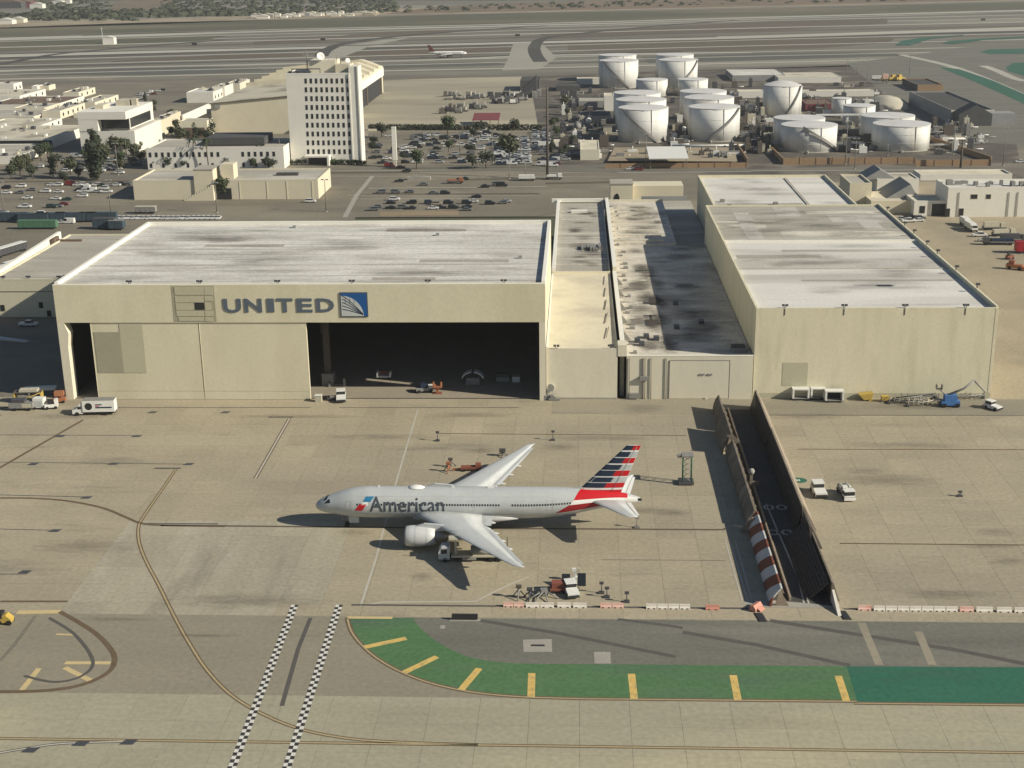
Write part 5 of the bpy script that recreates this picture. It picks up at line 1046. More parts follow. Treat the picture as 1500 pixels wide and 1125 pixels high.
pipe_bank(1150, 1215, 158, 3, 'dark pipe rack beside the rusty red shed', 'steel_brown')
for (px, py, L, R, m, lab) in [(1100, 166, 6, 2.2, 'roof_tan', 'tan horizontal vessel left of the domed tank'), (846, 191, 6, 2.2, 'equip_grey', 'grey horizontal vessel in the shaded tank yard'), (862, 183, 4, 1.8, 'equip_white', 'short white vessel in the shaded tank yard'), (1002, 195, 4, 1.5, 'equip_white', 'white vessel between the front tanks')]:
    c = G(px, py); t = thing('pressure_vessel', lab, 'vessel', (c.x, c.y, ZB), 'horizontal vessels in the tank yard')
    mb = MB(); rings = []
    for (f, rr) in ((-1, .05), (-.97, .45), (-.85, .85), (-.7, 1), (.7, 1), (.85, .85), (.97, .45), (1, .05)):
        rings.append([(c.x+R*rr*math.cos(2*math.pi*k/14), c.y+L*f, R+.8+R*rr*math.sin(2*math.pi*k/14)) for k in range(14)])
    part('shell', mb.loft(rings), M[m], t); part('saddle', MB().box(c.x-1, c.x+1, c.y-L*.6, c.y-L*.4, ZB, 1.6).box(c.x-1, c.x+1, c.y+L*.4, c.y+L*.6, ZB, 1.6), M['concrete_patch'], t)
cn = thing('truck_canopy', 'white slanted truck canopy roof in front of the tank wall', 'canopy', (72, 690, ZB))
a, b = G(950, 247), G(1008, 247)
part('canopy_roof', MB().prism([(a.y-2, 5.0), (a.y+24, 7.2), (a.y+24, 7.7), (a.y-2, 5.5)], a.x, b.x, 0, 'x'), M['equip_white'], cn)
for x in (a.x+1, b.x-1):
    for y in (a.y, a.y+22): part('post', MB().box(x-.2, x+.2, y-.2, y+.2, ZB, 5.1), M['pole_grey'], cn)
# mound and red white shelter
md = MB(); c = G(1300, 152); n = 16; rr = random.Random(4)
md.loft([[(c.x+R*math.cos(2*math.pi*k/n)*rr.uniform(.9, 1.1)*1.0, c.y+R*2.4*math.sin(2*math.pi*k/n)*rr.uniform(.9, 1.1), z) for k in range(n)] for R, z in ((15, ZB), (11, 2), (6, 4.5), (1, 5.5))])
single('dirt_mound', md, M['roof_tan'], 'long bare dirt mound near the brick shed', 'mound')
rs = thing('lookout_box', 'pink and white box shelter on top of the dirt mound', 'shelter', (c.x, c.y+12, ZB))
q = G(1297, 122); part('cabin', MB().box(q.x-2.2, q.x+2.2, q.y, q.y+4, 3.5, 7), M['barrier_pink'], rs); part('leg', MB().box(q.x-2, q.x-1, q.y+1, q.y+3, ZB, 3.48).box(q.x+1, q.x+2, q.y+1, q.y+3, ZB, 3.48), M['pole_grey'], rs)
# ------------------------------------------------------------------ the parked airliner (nose towards -X)
AX0, AYC = -51.3, 242.3
ap = thing('airliner', 'silver twin engine airliner with American lettering and a striped red and blue tail', 'airliner', (AX0, AYC, 0))
FUS = [(0, .04, .04, 4.55), (.2, .52, .50, 4.52), (.6, .95, .92, 4.54), (1.5, 1.42, 1.38, 4.66), (2.6, 1.84, 1.78, 4.82), (4, 2.18, 2.10, 4.98), (5.6, 2.60, 2.52, 5.12), (7.6, 2.92, 2.88, 5.24), (10, 3.09, 3.09, 5.30), (14, 3.1, 3.1, 5.3),
       (20, 3.1, 3.1, 5.3), (26, 3.1, 3.1, 5.3), (32, 3.1, 3.1, 5.3), (38, 3.1, 3.1, 5.3), (41.5, 3.1, 3.1, 5.3), (45, 3.0, 3.02, 5.38), (48, 2.80, 2.85, 5.53), (51, 2.45, 2.55, 5.75), (54, 1.98, 2.15, 6.0), (57, 1.42, 1.70, 6.2), (59.5, .98, 1.32, 6.28), (61.5, .6, .98, 6.22), (63, .25, .66, 6.1), (63.7, .08, .42, 6.0)]
def fus(x):
    for a, b in zip(FUS, FUS[1:]):
        if a[0] <= x <= b[0]:
            t = (x-a[0])/(b[0]-a[0]); return [a[k]+(b[k]-a[k])*t for k in (1, 2, 3)]
    return FUS[-1][1:]
def fpt(x, th, off=0.0):       # th: angle above the horizontal on the near (-Y) side
    ry, rz, cz = fus(x); return (AX0+x, AYC-(ry+off)*math.cos(th), cz+(rz+off)*math.sin(th))
NS = 40; mb = MB(); rings = []
xs = []
for a, b in zip(FUS, FUS[1:]):
    k = 3 if b[0]-a[0] > 2 else 2
    xs += [a[0]+(b[0]-a[0])*i/k for i in range(k)]
xs.append(63.7)
for x in xs: rings.append([fpt(x, 2*math.pi*j/NS) for j in range(NS)])
part('fuselage', mb.loft(rings), M['plane_silver'], ap)
def patch(name, xf0, xf1, t0, t1, m, off=.018, nx=12, nt=5, parent=ap, label=None):
    """skin patch; xf0, xf1 give the x limits as a function of the angle fraction"""
    mb = MB(); gr = []
    for j in range(nt+1):
        f = j/nt; th = math.radians(t0+(t1-t0)*f); a, b = xf0(f), xf1(f)
        gr.append([fpt(a+(b-a)*i/nx, th, off) for i in range(nx+1)])
    for j in range(nt):
        for i in range(nx): mb.face([gr[j][i], gr[j][i+1], gr[j+1][i+1], gr[j+1][i]], 0, True)
    return part(name, mb, M[m], parent, label)
for s in (0, 1):
    mir = lambda t: t if s == 0 else 180-t
    T = lambda a, b: (mir(a), mir(b))
    patch('tail_band', lambda f: 50.8+1.4*f, lambda f: 61.2, *T(23, 86), 'livery_red', nt=8, label='bright red band below the tail fin')
    patch('tail_band', lambda f: 50.0+.8*f, lambda f: 61.8, *T(4, 23), 'plane_white', nt=4)
    patch('tail_band', lambda f: 47.2+2.7*f, lambda f: 58.2-1*f, *T(-27, 4), 'livery_dark_red', .020, nt=5, label='dark red band low on the tail')
    patch('tail_band', lambda f: 59.3, lambda f: 63.2, *T(-60, 40), 'plane_white', .014, nt=6)
    patch('cockpit_window', lambda f: 1.95+.9*f, lambda f: 3.25-.15*f, *T(26, 50), 'glass_dark', nx=5, label='cockpit side window')
    patch('windscreen', lambda f: 1.75+.75*f, lambda f: 2.45+.35*f, *T(50, 88), 'glass_dark', nx=3)
# cabin windows, doors
mb = MB()
for s in (0, 1):
    x = 8.6
    while x < 50:
        if not (9.6 < x < 11.4 or 22.0 < x < 23.2 or 36.5 < x < 38.3):
            for a0, a1 in ((8.5, 16),):
                A = [math.radians(v if s == 0 else 180-v) for v in (a0, a1)]
                mb.face([fpt(x, A[0], .022), fpt(x+.31, A[0], .022), fpt(x+.31, A[1], .022), fpt(x, A[1], .022)])
        x += .53
part('cabin_windows', mb, M['glass_dark'], ap, kind='stuff')
for x in (6.4, 16.2, 30.5, 45.6):
    mb = MB()
    for (xa, xb, ta, tb) in ((x-.06, x, -12, 27), (x+1.05, x+1.11, -12, 27), (x, x+1.05, 26, 27), (x, x+1.05, -12, -11)):
        A = [math.radians(v) for v in (ta, tb)]; n = 5
        for k in range(n):
            p, q = A[0]+(A[1]-A[0])*k/n, A[0]+(A[1]-A[0])*(k+1)/n
            mb.face([fpt(xa, p, .02), fpt(xb, p, .02), fpt(xb, q, .02), fpt(xa, q, .02)])
    part('door_outline', mb, M['plane_belly'], ap)
for x in (9.9, 13.8, 27.0, 31.2, 41.0, 46.8): patch('skin_seam', lambda f: x, lambda f: x+.06, -60, 240, 'plane_belly', .012, 1, 24)
for th_ in (-26, 42): patch('skin_seam', lambda f: 8.2, lambda f: 46.0, th_, th_+.9, 'plane_belly', .011, 20, 1)
# lettering wrapped on the near side
me = fit_text(text_mesh('American', 4.0, 0.0, 0.035), 14.6, 3.25)
bm = bmesh.new(); bm.from_mesh(me)
for k in range(1, 14):
    bmesh.ops.bisect_plane(bm, geom=bm.verts[:]+bm.edges[:]+bm.faces[:], plane_co=(0, 3.25*k/14, 0), plane_no=(0, 1, 0))
for v in bm.verts:
    th = math.radians(-16+v.co.y/3.1*180/math.pi*.96); v.co = Vector(fpt(11.15+v.co.x, th, .035))-ap.location
bm.to_mesh(me); bm.free(); me.materials.append(M['livery_text'])
o = inst('lettering', me, ap); o['label'] = 'dark grey word American on the near side'
patch('flight_symbol', lambda f: 9.9+.55*f, lambda f: 11.35+.75*f, 22, 42, 'livery_blue', .03, 4, 4, label='blue upper half of the eagle symbol')
patch('flight_symbol', lambda f: 9.35+.5*f, lambda f: 10.9-.05*f, 8, 21, 'plane_white', .028, 4, 3)
patch('flight_symbol', lambda f: 8.2+1.0*f, lambda f: 9.7+.9*f, -12, 14, 'livery_red', .03, 4, 5, label='red lower half of the eagle symbol')
def wing_section(lat, xle, xte, z, tk, sgn, drop=0.0):
    c = xte-xle; pts = []
    prof = [(0, 0), (.03, .45), (.12, .85), (.35, 1.0), (.65, .62), (1, .03)]
    for f, h in prof: pts.append((AX0+xle+c*f, AYC+sgn*lat, z+tk*.55*h-drop*f))
    for f, h in reversed(prof[1:-1]): pts.append((AX0+xle+c*f, AYC+sgn*lat, z-tk*.45*h-drop*f))
    return pts
def xle(l): return 20.2+(l-3.1)*.758
def xte(l): return 34.9 if l < 9.6 else 34.9+(l-9.6)*.362
for sgn in (-1, 1):
    L = [(2.0, .0), (4.5, 0), (7, 0), (9.6, 0), (13, 0), (18, 0), (23, 0), (27.5, 0)]
    rings = []
    for l, _ in L:
        z = 3.75+(l-2)*.078; tk = 1.75 if l < 3 else max(.28, 1.55-.046*l-(.25 if l > 9.6 else 0))
        a, b = xle(l), xte(l); cut = .20 if l < 9.5 else .17
        rings.append(wing_section(l, a, b-(b-a)*cut*.62, z, tk, sgn))
    rings.append(wing_section(29.6, xle(29.6), xte(29.6)-.2, 3.75+27.6*.082, .20, sgn)); rings.append(wing_section(30.4, xle(30.4)+.75, xte(30.4), 3.75+28.4*.083, .08, sgn))
    w = part('wing', MB().loft(rings), M['plane_wing'], ap)
    def flap(l0, l1, drop, name, gap=.05, f0=.0):
        rr = []
        for l in (l0, (l0+l1)/2, l1):
            z = 3.75+(l-2)*.078; a, b = xle(l), xte(l); cut = (.20 if l < 9.5 else .17)*.62
            x0 = b-(b-a)*cut+gap; x1 = b+.25
            rr.append([(AX0+x0-.12, AYC+sgn*l, z+.035), (AX0+x0+.6, AYC+sgn*l, z+.06-drop*.3), (AX0+x1, AYC+sgn*l, z-drop), (AX0+x0+.2, AYC+sgn*l, z-.18)])
        part(name, MB().loft(rr, 0, False), M['plane_wing'], w)
    flap(3.3, 8.7, .10, 'inboard_flap', .02); flap(9.0, 11.0, .55, 'flaperon', .06); flap(11.1, 21.3, .12, 'outboard_flap', .02); flap(21.4, 28.6, .12, 'aileron', .02)
    for l in (6.3, 12.2, 16.3, 20.4):
        z = 3.75+(l-2)*.078-.35; x = xte(l)
        rr = [[(AX0+x+dx, AYC+sgn*l+r*math.cos(2*math.pi*k/8), z-.1*abs(dx)*.2+r*1.1*math.sin(2*math.pi*k/8)) for k in range(8)] for dx, r in ((-3.5, .05), (-2.2, .34), (-.6, .38), (.5, .24), (1.0, .04))]
        part('flap_fairing', MB().loft(rr), M['plane_wing'], w)
    # engine
    ex, el, ez = 18.9, 9.9, 2.55
    rg = lambda dx, r: [(AX0+ex+dx, AYC+sgn*el+r*math.cos(2*math.pi*k/28), ez+r*math.sin(2*math.pi*k/28)) for k in range(28)]
    e = part('engine_nacelle', MB().loft([rg(.55, 1.45), rg(.1, 1.62), rg(0, 1.75), rg(.25, 1.9), rg(1.2, 2.02), rg(2.8, 2.03), rg(4.4, 1.88), rg(5.7, 1.62), rg(5.75, 1.5), rg(5.0, 1.45)], caps=False), M['nacelle_grey'], ap)
    part('intake_lip', MB().loft([rg(.3, 1.60), rg(.02, 1.70), rg(-.03, 1.80), rg(.22, 1.935)], caps=False), M['metal_grey'], e)
    part('cowl_seam', MB().loft([rg(2.0, 2.045), rg(2.08, 2.045)], caps=False).loft([rg(4.1, 1.925), rg(4.18, 1.92)], caps=False), M['plane_belly'], e)
    part('fan', MB().loft([rg(.9, 1.5), rg(.92, .5), rg(.45, .05)], 0, True, caps=False), M['metal_dark'], e)
    part('exhaust_cone', MB().loft([rg(4.6, 1.15), rg(6.4, .95), rg(7.6, .55), rg(8.6, .08)]), M['metal_grey'], e)
    part('duct_wall', MB().loft([rg(4.9, 1.47), rg(4.95, 1.0)], 0, False, caps=False), M['metal_dark'], e)
    part('pylon', MB().prism([(AX0+20.6, ez+1.9), (AX0+22.6, ez+2.6), (AX0+27.5, ez+2.2), (AX0+29, ez+1.5), (AX0+24, ez+.9), (AX0+21, ez+1.7)], AYC+sgn*el-.28, AYC+sgn*el+.28, 0, 'y'), M['plane_wing'], e)
    # tailplane
    rr = []
    for l, a, b, z, tk in ((.8, 53.6, 60.6, 6.15, .7), (3.5, 55.6, 61.2, 6.35, .5), (7, 58.2, 62.0, 6.65, .33), (9.9, 60.3, 62.7, 6.9, .2), (10.6, 61.3, 62.9, 6.95, .08)): rr.append(wing_section(l, a, b, z, tk, sgn))
    tp = part('tailplane', MB().loft(rr), M['plane_wing'], ap)
    part('elevator', MB().loft([[(AX0+x, AYC+sgn*l, z+.06), (AX0+x+cw, AYC+sgn*l, z+.02), (AX0+x+.05, AYC+sgn*l, z-.1)] for l, x, z, cw in ((2.2, 60.95, 6.27, .9), (9.5, 62.6, 6.87, .5))], 0, False), M['plane_white'], tp)
    # main gear
    g = part('main_gear', MB().tube([(AX0+32.2, AYC+sgn*5.5, .9), (AX0+31.9, AYC+sgn*5.2, 3.6)], .22, 8).box(AX0+30.7, AX0+33.7, AYC+sgn*5.5-.12, AYC+sgn*5.5+.12, .55, .8), M['metal_grey'], ap)
    for dx in (-1.45, 0, 1.45):
        for dy in (-.55, .55): part('wheel', MB().wheel(AX0+32.2+dx, AYC+sgn*5.5+dy, .66, .42), M['rubber'], g)
    part('gear_door', MB().box(AX0+30.6, AX0+33.2, AYC+sgn*3.3-.05, AYC+sgn*3.3+.05, 1.0, 2.9), M['plane_belly'], g)
# belly fairing
rr = []
for x, ry, rz in ((19.5, 2.6, .25), (22, 3.0, .75), (26, 3.35, .95), (32, 3.35, .98), (36, 3.1, .8), (40, 2.3, .25)):
    rr.append([(AX0+x, AYC+ry*math.cos(2*math.pi*k/20), 2.9+(rz+.3)*math.sin(2*math.pi*k/20)) for k in range(20)])
part('belly_fairing', MB().loft(rr), M['plane_belly'], ap)
# fin: rows of striped panels over a core
def fin_x(z):  # leading, trailing x at height z
    t = (z-7.2)/10.1; return 50.9+(61.0-50.9)*t, 59.9+(63.7-59.9)*t
def fin_pt(x, z, s):
    a, b = fin_x(z); f = (x-a)/(b-a); hw = (.42*(1-(z-7.2)/10.1*.6))*(4*f*(1-f)*.5+.5*(1-f)**.5*(1 if f > .02 else 0)); return (AX0+x, AYC+s*hw, z)
rings = []
for k in range(12):
    z = 7.0+(17.3-7.0)*k/11; a, b = fin_x(z); rings.append([fin_pt(a+(b-a)*f, z, -1) for f in (0, .08, .25, .5, .75, 1)]+[fin_pt(a+(b-a)*f, z, 1) for f in (.75, .5, .25, .08)])
fin = part('tail_fin', MB().loft(rings, 0, False), M['plane_white'], ap)
part('fin_fillet', MB().prism([(AX0+46.8, 7.95), (AX0+52.3, 7.6), (AX0+52.3, 8.7), (AX0+50.0, 8.15)], AYC-.14, AYC+.14, 0, 'y'), M['plane_silver'], fin)
ROWS = [(17.3, 16.35, 'r'), (16.0, 14.95, 'w'), (14.75, 13.65, 'r'), (13.35, 12.3, 'w'), (12.15, 11.0, 'r'), (10.75, 9.75, 'w'), (9.6, 8.6, 'r'), (8.15, 7.0, 'R')]
for i, (z1, z0, kind) in enumerate(ROWS):
    for s in (-1, 1):
        for (f0, f1, mk) in (((0.0, .53, 'livery_navy'), (.53, .99, 'livery_red')) if kind == 'r' else ((0.0, .99, 'livery_red'),) if kind == 'R' else ((0.0, .60, 'livery_navy'), (.62, .99, 'plane_wing'))):
            mb = MB(); n = 6
            for k in range(n):
                q = []
                for (f, z) in ((f0+(f1-f0)*k/n, z0), (f0+(f1-f0)*(k+1)/n, z0), (f0+(f1-f0)*(k+1)/n, z1), (f0+(f1-f0)*k/n, z1)):
                    a, b = fin_x(z); p = fin_pt(a+(b-a)*f, z, s); q.append((p[0], p[1]+s*.03, p[2]))
                mb.face(q)
            part('fin_stripe', mb, M[mk], fin)
part('rudder_line', MB().tube([(AX0+57.9, AYC-.36, 7.4), (AX0+62.9, AYC-.16, 17.0)], .035, 4), M['plane_belly'], fin)
part('tail_outlet', MB().loft([[(AX0+63.2, AYC+.22*math.cos(2*math.pi*k/10), 6.1+.38*math.sin(2*math.pi*k/10)) for k in range(10)], [(AX0+64.0, AYC+.17*math.cos(2*math.pi*k/10), 6.02+.26*math.sin(2*math.pi*k/10)) for k in range(10)]]), M['equip_black'], ap)
rr = [[(AX0+x, AYC+r*1.6*math.cos(math.pi*k/8), 8.36+h*math.sin(math.pi*k/8)) for k in range(9)] for x, r, h in ((18.4, .1, .02), (19, .5, .38), (20, .62, .5), (21, .5, .38), (21.8, .1, .02))]
part('antenna_dome', MB().loft(rr, closed=False), M['plane_white'], ap, 'white antenna dome on top of the fuselage')
part('blade_antenna', MB().box(AX0+27, AX0+27.5, AYC-.03, AYC+.03, 8.38, 8.8).box(AX0+34, AX0+35.2, AYC-.25, AYC+.25, 8.38, 8.52).box(AX0+12.5, AX0+12.9, AYC-.03, AYC+.03, 8.38, 8.8), M['plane_white'], ap)
g = part('nose_gear', MB().tube([(AX0+6.1, AYC, .5), (AX0+6.3, AYC, 3)], .14, 8).box(AX0+5.2, AX0+5.26, AYC-.6, AYC+.6, 1.4, 2.6), M['metal_grey'], ap)
for dy in (-.35, .35): part('wheel', MB().wheel(AX0+6.1, AYC+dy, .52, .32), M['rubber'], g)
part('gear_door', MB().box(AX0+6.6, AX0+8.6, AYC-.95, AYC-.88, 1.2, 2.7), M['plane_silver'], g)

# the small airliner taxiing far behind
c = G(656, 83.5); fl = thing('taxiing_airliner', 'small white airliner with a dark red tail taxiing far away', 'airliner', (c.x, c.y, -.4))
Lf = 39.0
sg = [(0, .1, 3.6), (1, 1.0, 3.7), (3, 1.7, 3.8), (6, 1.9, 3.9), (26, 1.9, 3.9), (31, 1.5, 4.2), (36, .8, 4.6), (Lf, .2, 4.9)]
part('fuselage', MB().loft([[(c.x+Lf/2-x, c.y+r*math.cos(2*math.pi*k/16), z+r*math.sin(2*math.pi*k/16)) for k in range(16)] for x, r, z in sg]), M['plane_white'], fl)
for s in (-1, 1):
    part('wing', MB().prism([(c.x+5, c.y+s*1.5), (c.x-1, c.y+s*1.5), (c.x-6.5, c.y+s*16.5), (c.x-5, c.y+s*16.5)], 3.0, 3.35), M['plane_wing'], fl)
    part('tailplane', MB().prism([(c.x-14, c.y+s*.6), (c.x-18, c.y+s*.6), (c.x-19, c.y+s*6), (c.x-17.6, c.y+s*6)], 5.2, 5.4), M['plane_wing'], fl)
    part('engine', MB().loft([[(c.x+5.5-dx, c.y+s*5+r*math.cos(2*math.pi*k/12), 1.9+r*math.sin(2*math.pi*k/12)) for k in range(12)] for dx, r in ((0, .9), (1, 1.1), (3, .9), (4, .5))]), M['metal_dark'], fl)
    part('main_gear', MB().box(c.x-.6, c.x+.6, c.y+s*2.6-.3, c.y+s*2.6+.3, -.4, 2.2), M['rubber'], fl)
part('tail_fin', MB().prism([(c.x-12.5, 5.2), (c.x-18.5, 5.0), (c.x-20.8, 12.2), (c.x-18.3, 12.2)], c.y-.2, c.y+.2, 0, 'y'), M['tail_maroon'], fl)
part('nose_gear', MB().box(c.x+13.5, c.x+14, c.y-.2, c.y+.2, -.4, 2.4), M['rubber'], fl)
part('window_line', MB().box(c.x-9, c.x+14, c.y-1.93, c.y-1.85, 4.3, 4.6).box(c.x+16.2, c.x+17.4, c.y-1.62, c.y-1.4, 4.5, 5.0), M['glass_dark'], fl)
# ------------------------------------------------------------------ blast fences
def fence_segment(t, y0, y1, prof, m, name, bays=None, m2=None):
    """prof: (x, z) outline of the curved screen, extruded along Y as separate bays"""
    n = bays or max(1, round((y1-y0)/5.0)); d = (y1-y0)/n
    for k in range(n):
        mm = m2 if (m2 and k % 2) else m
        a, b = y0+k*d+.04, y0+(k+1)*d-.04
        part(name, MB().prism(prof, a, b, 0, 'y'), M[mm], t)
lf = thing('blast_fence', 'curved jet blast fence left of the lane, its near end striped red and white', 'blast fence', (33.4, 209.6, 0), 'jet blast fences')
def curved(x0, lean, h, th=.35, n=6):
    o = [(x0+lean*(k/n)**2, h*k/n) for k in range(n+1)]
    return o+[(x+th, z) for x, z in reversed(o)]
fence_segment(lf, 297.2, 313, curved(33.3, 1.2, 3.7), 'fence_rust', 'fence_panel')
fence_segment(lf, 282.6, 297.0, curved(32.4, 1.9, 4.9), 'fence_rust', 'fence_panel')
fence_segment(lf, 243.0, 282.4, curved(33.2, 1.4, 3.5), 'fence_rust', 'fence_panel')
# striped end: slanted stripes on the curved face
S0, S1 = 209.8, 242.8
prof = curved(33.3, 1.7, 3.5, .35, 8); ns = 9; sl = 3.4
for k in range(-1, ns+1):
    ya0, ya1 = S0+(S1-S0)*k/ns, S0+(S1-S0)*(k+1)/ns
    mb = MB(); rows = []
    for i in range(9):
        z = 3.5*i/8; x = 33.3+1.7*(i/8)**2; sh = sl*(z/3.5)-.5*sl
        rows.append((min(max(ya0-sh, S0), S1), min(max(ya1-sh, S0), S1), x, z))
    for i in range(8):
        a, b = rows[i], rows[i+1]
        if a[1]-a[0] < .01 and b[1]-b[0] < .01: continue
        th = .3
        vs = [(a[2], a[0], a[3]), (a[2], a[1], a[3]), (b[2], b[1], b[3]), (b[2], b[0], b[3])]; vs += [(v[0]+th, v[1], v[2]) for v in vs]
        mb.add(vs, [(0, 1, 2, 3), (7, 6, 5, 4), (0, 4, 5, 1), (1, 5, 6, 2), (2, 6, 7, 3), (3, 7, 4, 0)])
    if mb.f: part('striped_panel', mb, M['fence_red' if k % 2 else 'fence_white'], lf, 'red stripe of the blast fence' if k % 2 else 'white stripe of the blast fence')
mb = MB()
for y in [S0+.3+4.1*k for k in range(26)]:
    if y < 312: mb.prism([(34.2, .05), (36.6, .05), (34.9, 2.9)], y, y+.25, 0, 'y')
part('strut', mb, M['fence_tan'], lf, kind='stuff')
part('end_plate', MB().prism([(31.6, 0.02), (34.4, 0.02), (34.6, 3.0), (33.9, 3.1), (32.6, 1.6)], 240.6, 240.9, 0, 'y'), M['fence_tan'], lf, 'tan rounded end plate beside the stripes')
part('end_plate', MB().prism([(33.3, 4.6), (34.6, 4.85), (36.4, 3.0), (35.2, 2.6)], 282.2, 282.4, 0, 'y'), M['fence_rust'], lf)
part('guide_rail', MB().box(36.9, 37.25, 212, 312, .03, .75).box(35.6, 35.9, 243, 312, .03, 1.0), M['fence_tan'], lf)
rf = thing('blast_fence', 'taller jet blast fence right of the lane with a sunlit sloping back', 'blast fence', (45, 209.6, 0), 'jet blast fences')
fence_segment(rf, 286.1, 314.5, [(44.0, .02), (46.4, .02), (43.95, 4.6), (43.6, 4.6)], 'fence_tan', 'fence_panel')
fence_segment(rf, 241.5, 286.0, [(43.9, .02), (46.6, .02), (43.9, 5.2), (43.5, 5.2)], 'fence_tan', 'fence_panel')
part('dark_panel', MB().prism([(43.9, .02), (46.3, .02), (44.0, 4.6), (43.6, 4.6)], 233.2, 241.3, 0, 'y'), M['steel_brown'], rf, 'dark brown bay of the right fence')
fence_segment(rf, 212.0, 233.0, [(44.0, .02), (45.6, .02), (44.3, 3.6), (44.0, 3.6)], 'fence_rust', 'fence_panel')
part('end_wedge', MB().add([(44.3, 206.5, .03), (44.9, 206.5, .03), (44.5, 211.9, .03), (44.0, 211.9, .03), (44.5, 211.9, 2.3), (44.1, 211.9, 2.3)], [(0, 3, 2, 1), (0, 1, 4, 5), (1, 2, 4), (0, 5, 3), (3, 5, 4, 2)]), M['barrier_white'], rf, 'white wedge at the near end of the right fence')
mb = MB()
for k in range(24): mb.tube([(43.8, 214+4.1*k, .1), (41.9, 214+4.1*k, .1), (43.7, 214+4.1*k, 3.0)], .09, 4)
part('strut', mb, M['fence_rust'], rf, kind='stuff')
sheet('kerb_slope', [(1083, 885), (1128, 890), (1225, 891), (1236, 890), (1186, 884), (1100, 877)], 0.03, M['concrete_patch'], 'pale kerb across the mouth of the lane')
for k in range(20): part('lane_rib', MB().box(43.2, 43.5, 216+4.7*k, 216.35+4.7*k, .03, 3.4), M['fence_rust'], rf)
for k in range(15): part('face_rib', MB().prism([(33.12+.0, .05), (33.22, .05), (34.3, 2.9), (34.16, 2.9)], 243.4+2.6*k, 243.6+2.6*k, 0, 'y'), M['steel_brown'], lf)
for (y0, y1, xb) in ((212.0, 238.0, 39.6), (241.6, 285.8, 42.6), (286.3, 314, 42.4)):
    n = 9; zt = 3.5 if y0 < 230 else 4.5
    for k in range(n):
        f0, f1 = (k+.08)/n, (k+.86)/n; x0, x1 = xb+(43.5-xb)*f0, xb+(43.5-xb)*f1; z0, z1 = .05+zt*f0**1.3, .05+zt*f1**1.3
        part('slat', MB().add([(x0, y0, z0), (x1, y0, z1), (x1, y1, z1), (x0, y1, z0), (x0, y0, z0+.12), (x1, y0, z1+.12), (x1, y1, z1+.12), (x0, y1, z0+.12)], [(3, 2, 1, 0), (4, 5, 6, 7), (0, 1, 5, 4), (1, 2, 6, 5), (2, 3, 7, 6), (3, 0, 4, 7)]), M['slat_dark'], rf)
# lane signal between the rails
lsn = thing('lane_marker', 'rusty marker post with a round pale head in the shaded lane', 'marker', (36.5, 263, 0))
part('post', MB().box(36.2, 36.8, 262.7, 263.3, .03, 3.2).box(35.0, 38.2, 262.8, 263.2, .6, 1.5), M['fence_rust'], lsn)
part('head', MB().loft([[(36.5+r*math.cos(2*math.pi*k/10), 263+r*math.sin(2*math.pi*k/10), z) for k in range(10)] for z, r in ((3.0, .1), (3.2, .5), (3.7, .7), (4.2, .5), (4.4, .1))]), M['concrete_patch'], lsn)

# ------------------------------------------------------------------ vehicles and ground equipment
CWH = {}
def car_proto(kind):
    t = thing(kind, '', 'car'); L, W = {'sedan': (4.6, 1.8), 'suv': (4.8, 1.95), 'van': (5.6, 2.1), 'pickup': (5.6, 2.0)}[kind]
    h = W/2
    side = {'sedan': [(-L/2, .35), (L/2, .35), (L/2, .75), (L/2-.15, .95), (L/2-1.3, 1.0), (-L/2+.9, 1.02), (-L/2+.05, .95), (-L/2, .7)],
            'suv': [(-L/2, .4), (L/2, .4), (L/2, .9), (L/2-.2, 1.1), (L/2-1.2, 1.15), (-L/2+.1, 1.2), (-L/2, .8)],
            'van': [(-L/2, .4), (L/2, .4), (L/2, 1.0), (L/2-.9, 1.25), (-L/2, 1.25)],
            'pickup': [(-L/2, .45), (L/2, .45), (L/2, .95), (L/2-.2, 1.15), (-L/2, 1.15)]}[kind]
    part('body', MB().prism(side, -h, h, 0, 'y'), M['car_paint'], t, local=True)
    top, x0, x1, xs0, xs1 = {'sedan': (1.45, -L/2+.55, L/2-1.25, .7, .75), 'suv': (1.75, -L/2+.1, L/2-1.15, .25, .7), 'van': (2.3, -L/2+.02, L/2-.9, .05, .7), 'pickup': (1.85, -L/2+2.0, L/2-1.2, .15, .6)}[kind]
    zb = side[-2][1]-.04 if kind != 'sedan' else .98
    k = h*.82
    vs = [(x0, -h*.96, zb), (x1, -h*.96, zb), (x1, h*.96, zb), (x0, h*.96, zb), (x0+xs0, -k, top), (x1-xs1, -k, top), (x1-xs1, k, top), (x0+xs0, k, top)]
    part('glass', MB().add(vs, [(0, 1, 5, 4), (1, 2, 6, 5), (2, 3, 7, 6), (3, 0, 4, 7), (4, 5, 6, 7)]), M['glass_dark'], t, local=True)
    mb = MB().box(x0+xs0-.03, x1-xs1+.03, -k-.02, k+.02, top, top+.05)
    if kind == 'van': mb.box(x0-.01, x0+2.9, -h*.97, h*.97, 1.2, top+.02)
    for xx in (x0+xs0*.5, x1-xs1*.5): mb.box(xx-.06, xx+.06, -h*.93, h*.93, zb, (zb+top)/2)
    part('cabin_roof', mb, M['car_paint'], t, local=True)
    for x in (-L/2+.85, L/2-.85):
        for y in (-h+.1, h-.1):
            part('wheel', MB().wheel(x, y, .33, .22, n=8), M['rubber'], t, local=True)
    for y in (-h*.6, h*.6): part('headlight', MB().box(L/2-.02, L/2+.02, y-.18, y+.18, .62, .78), M['equip_white'], t, local=True)
    return t
PROTO = {k: car_proto(k) for k in ('sedan', 'suv', 'van', 'pickup')}
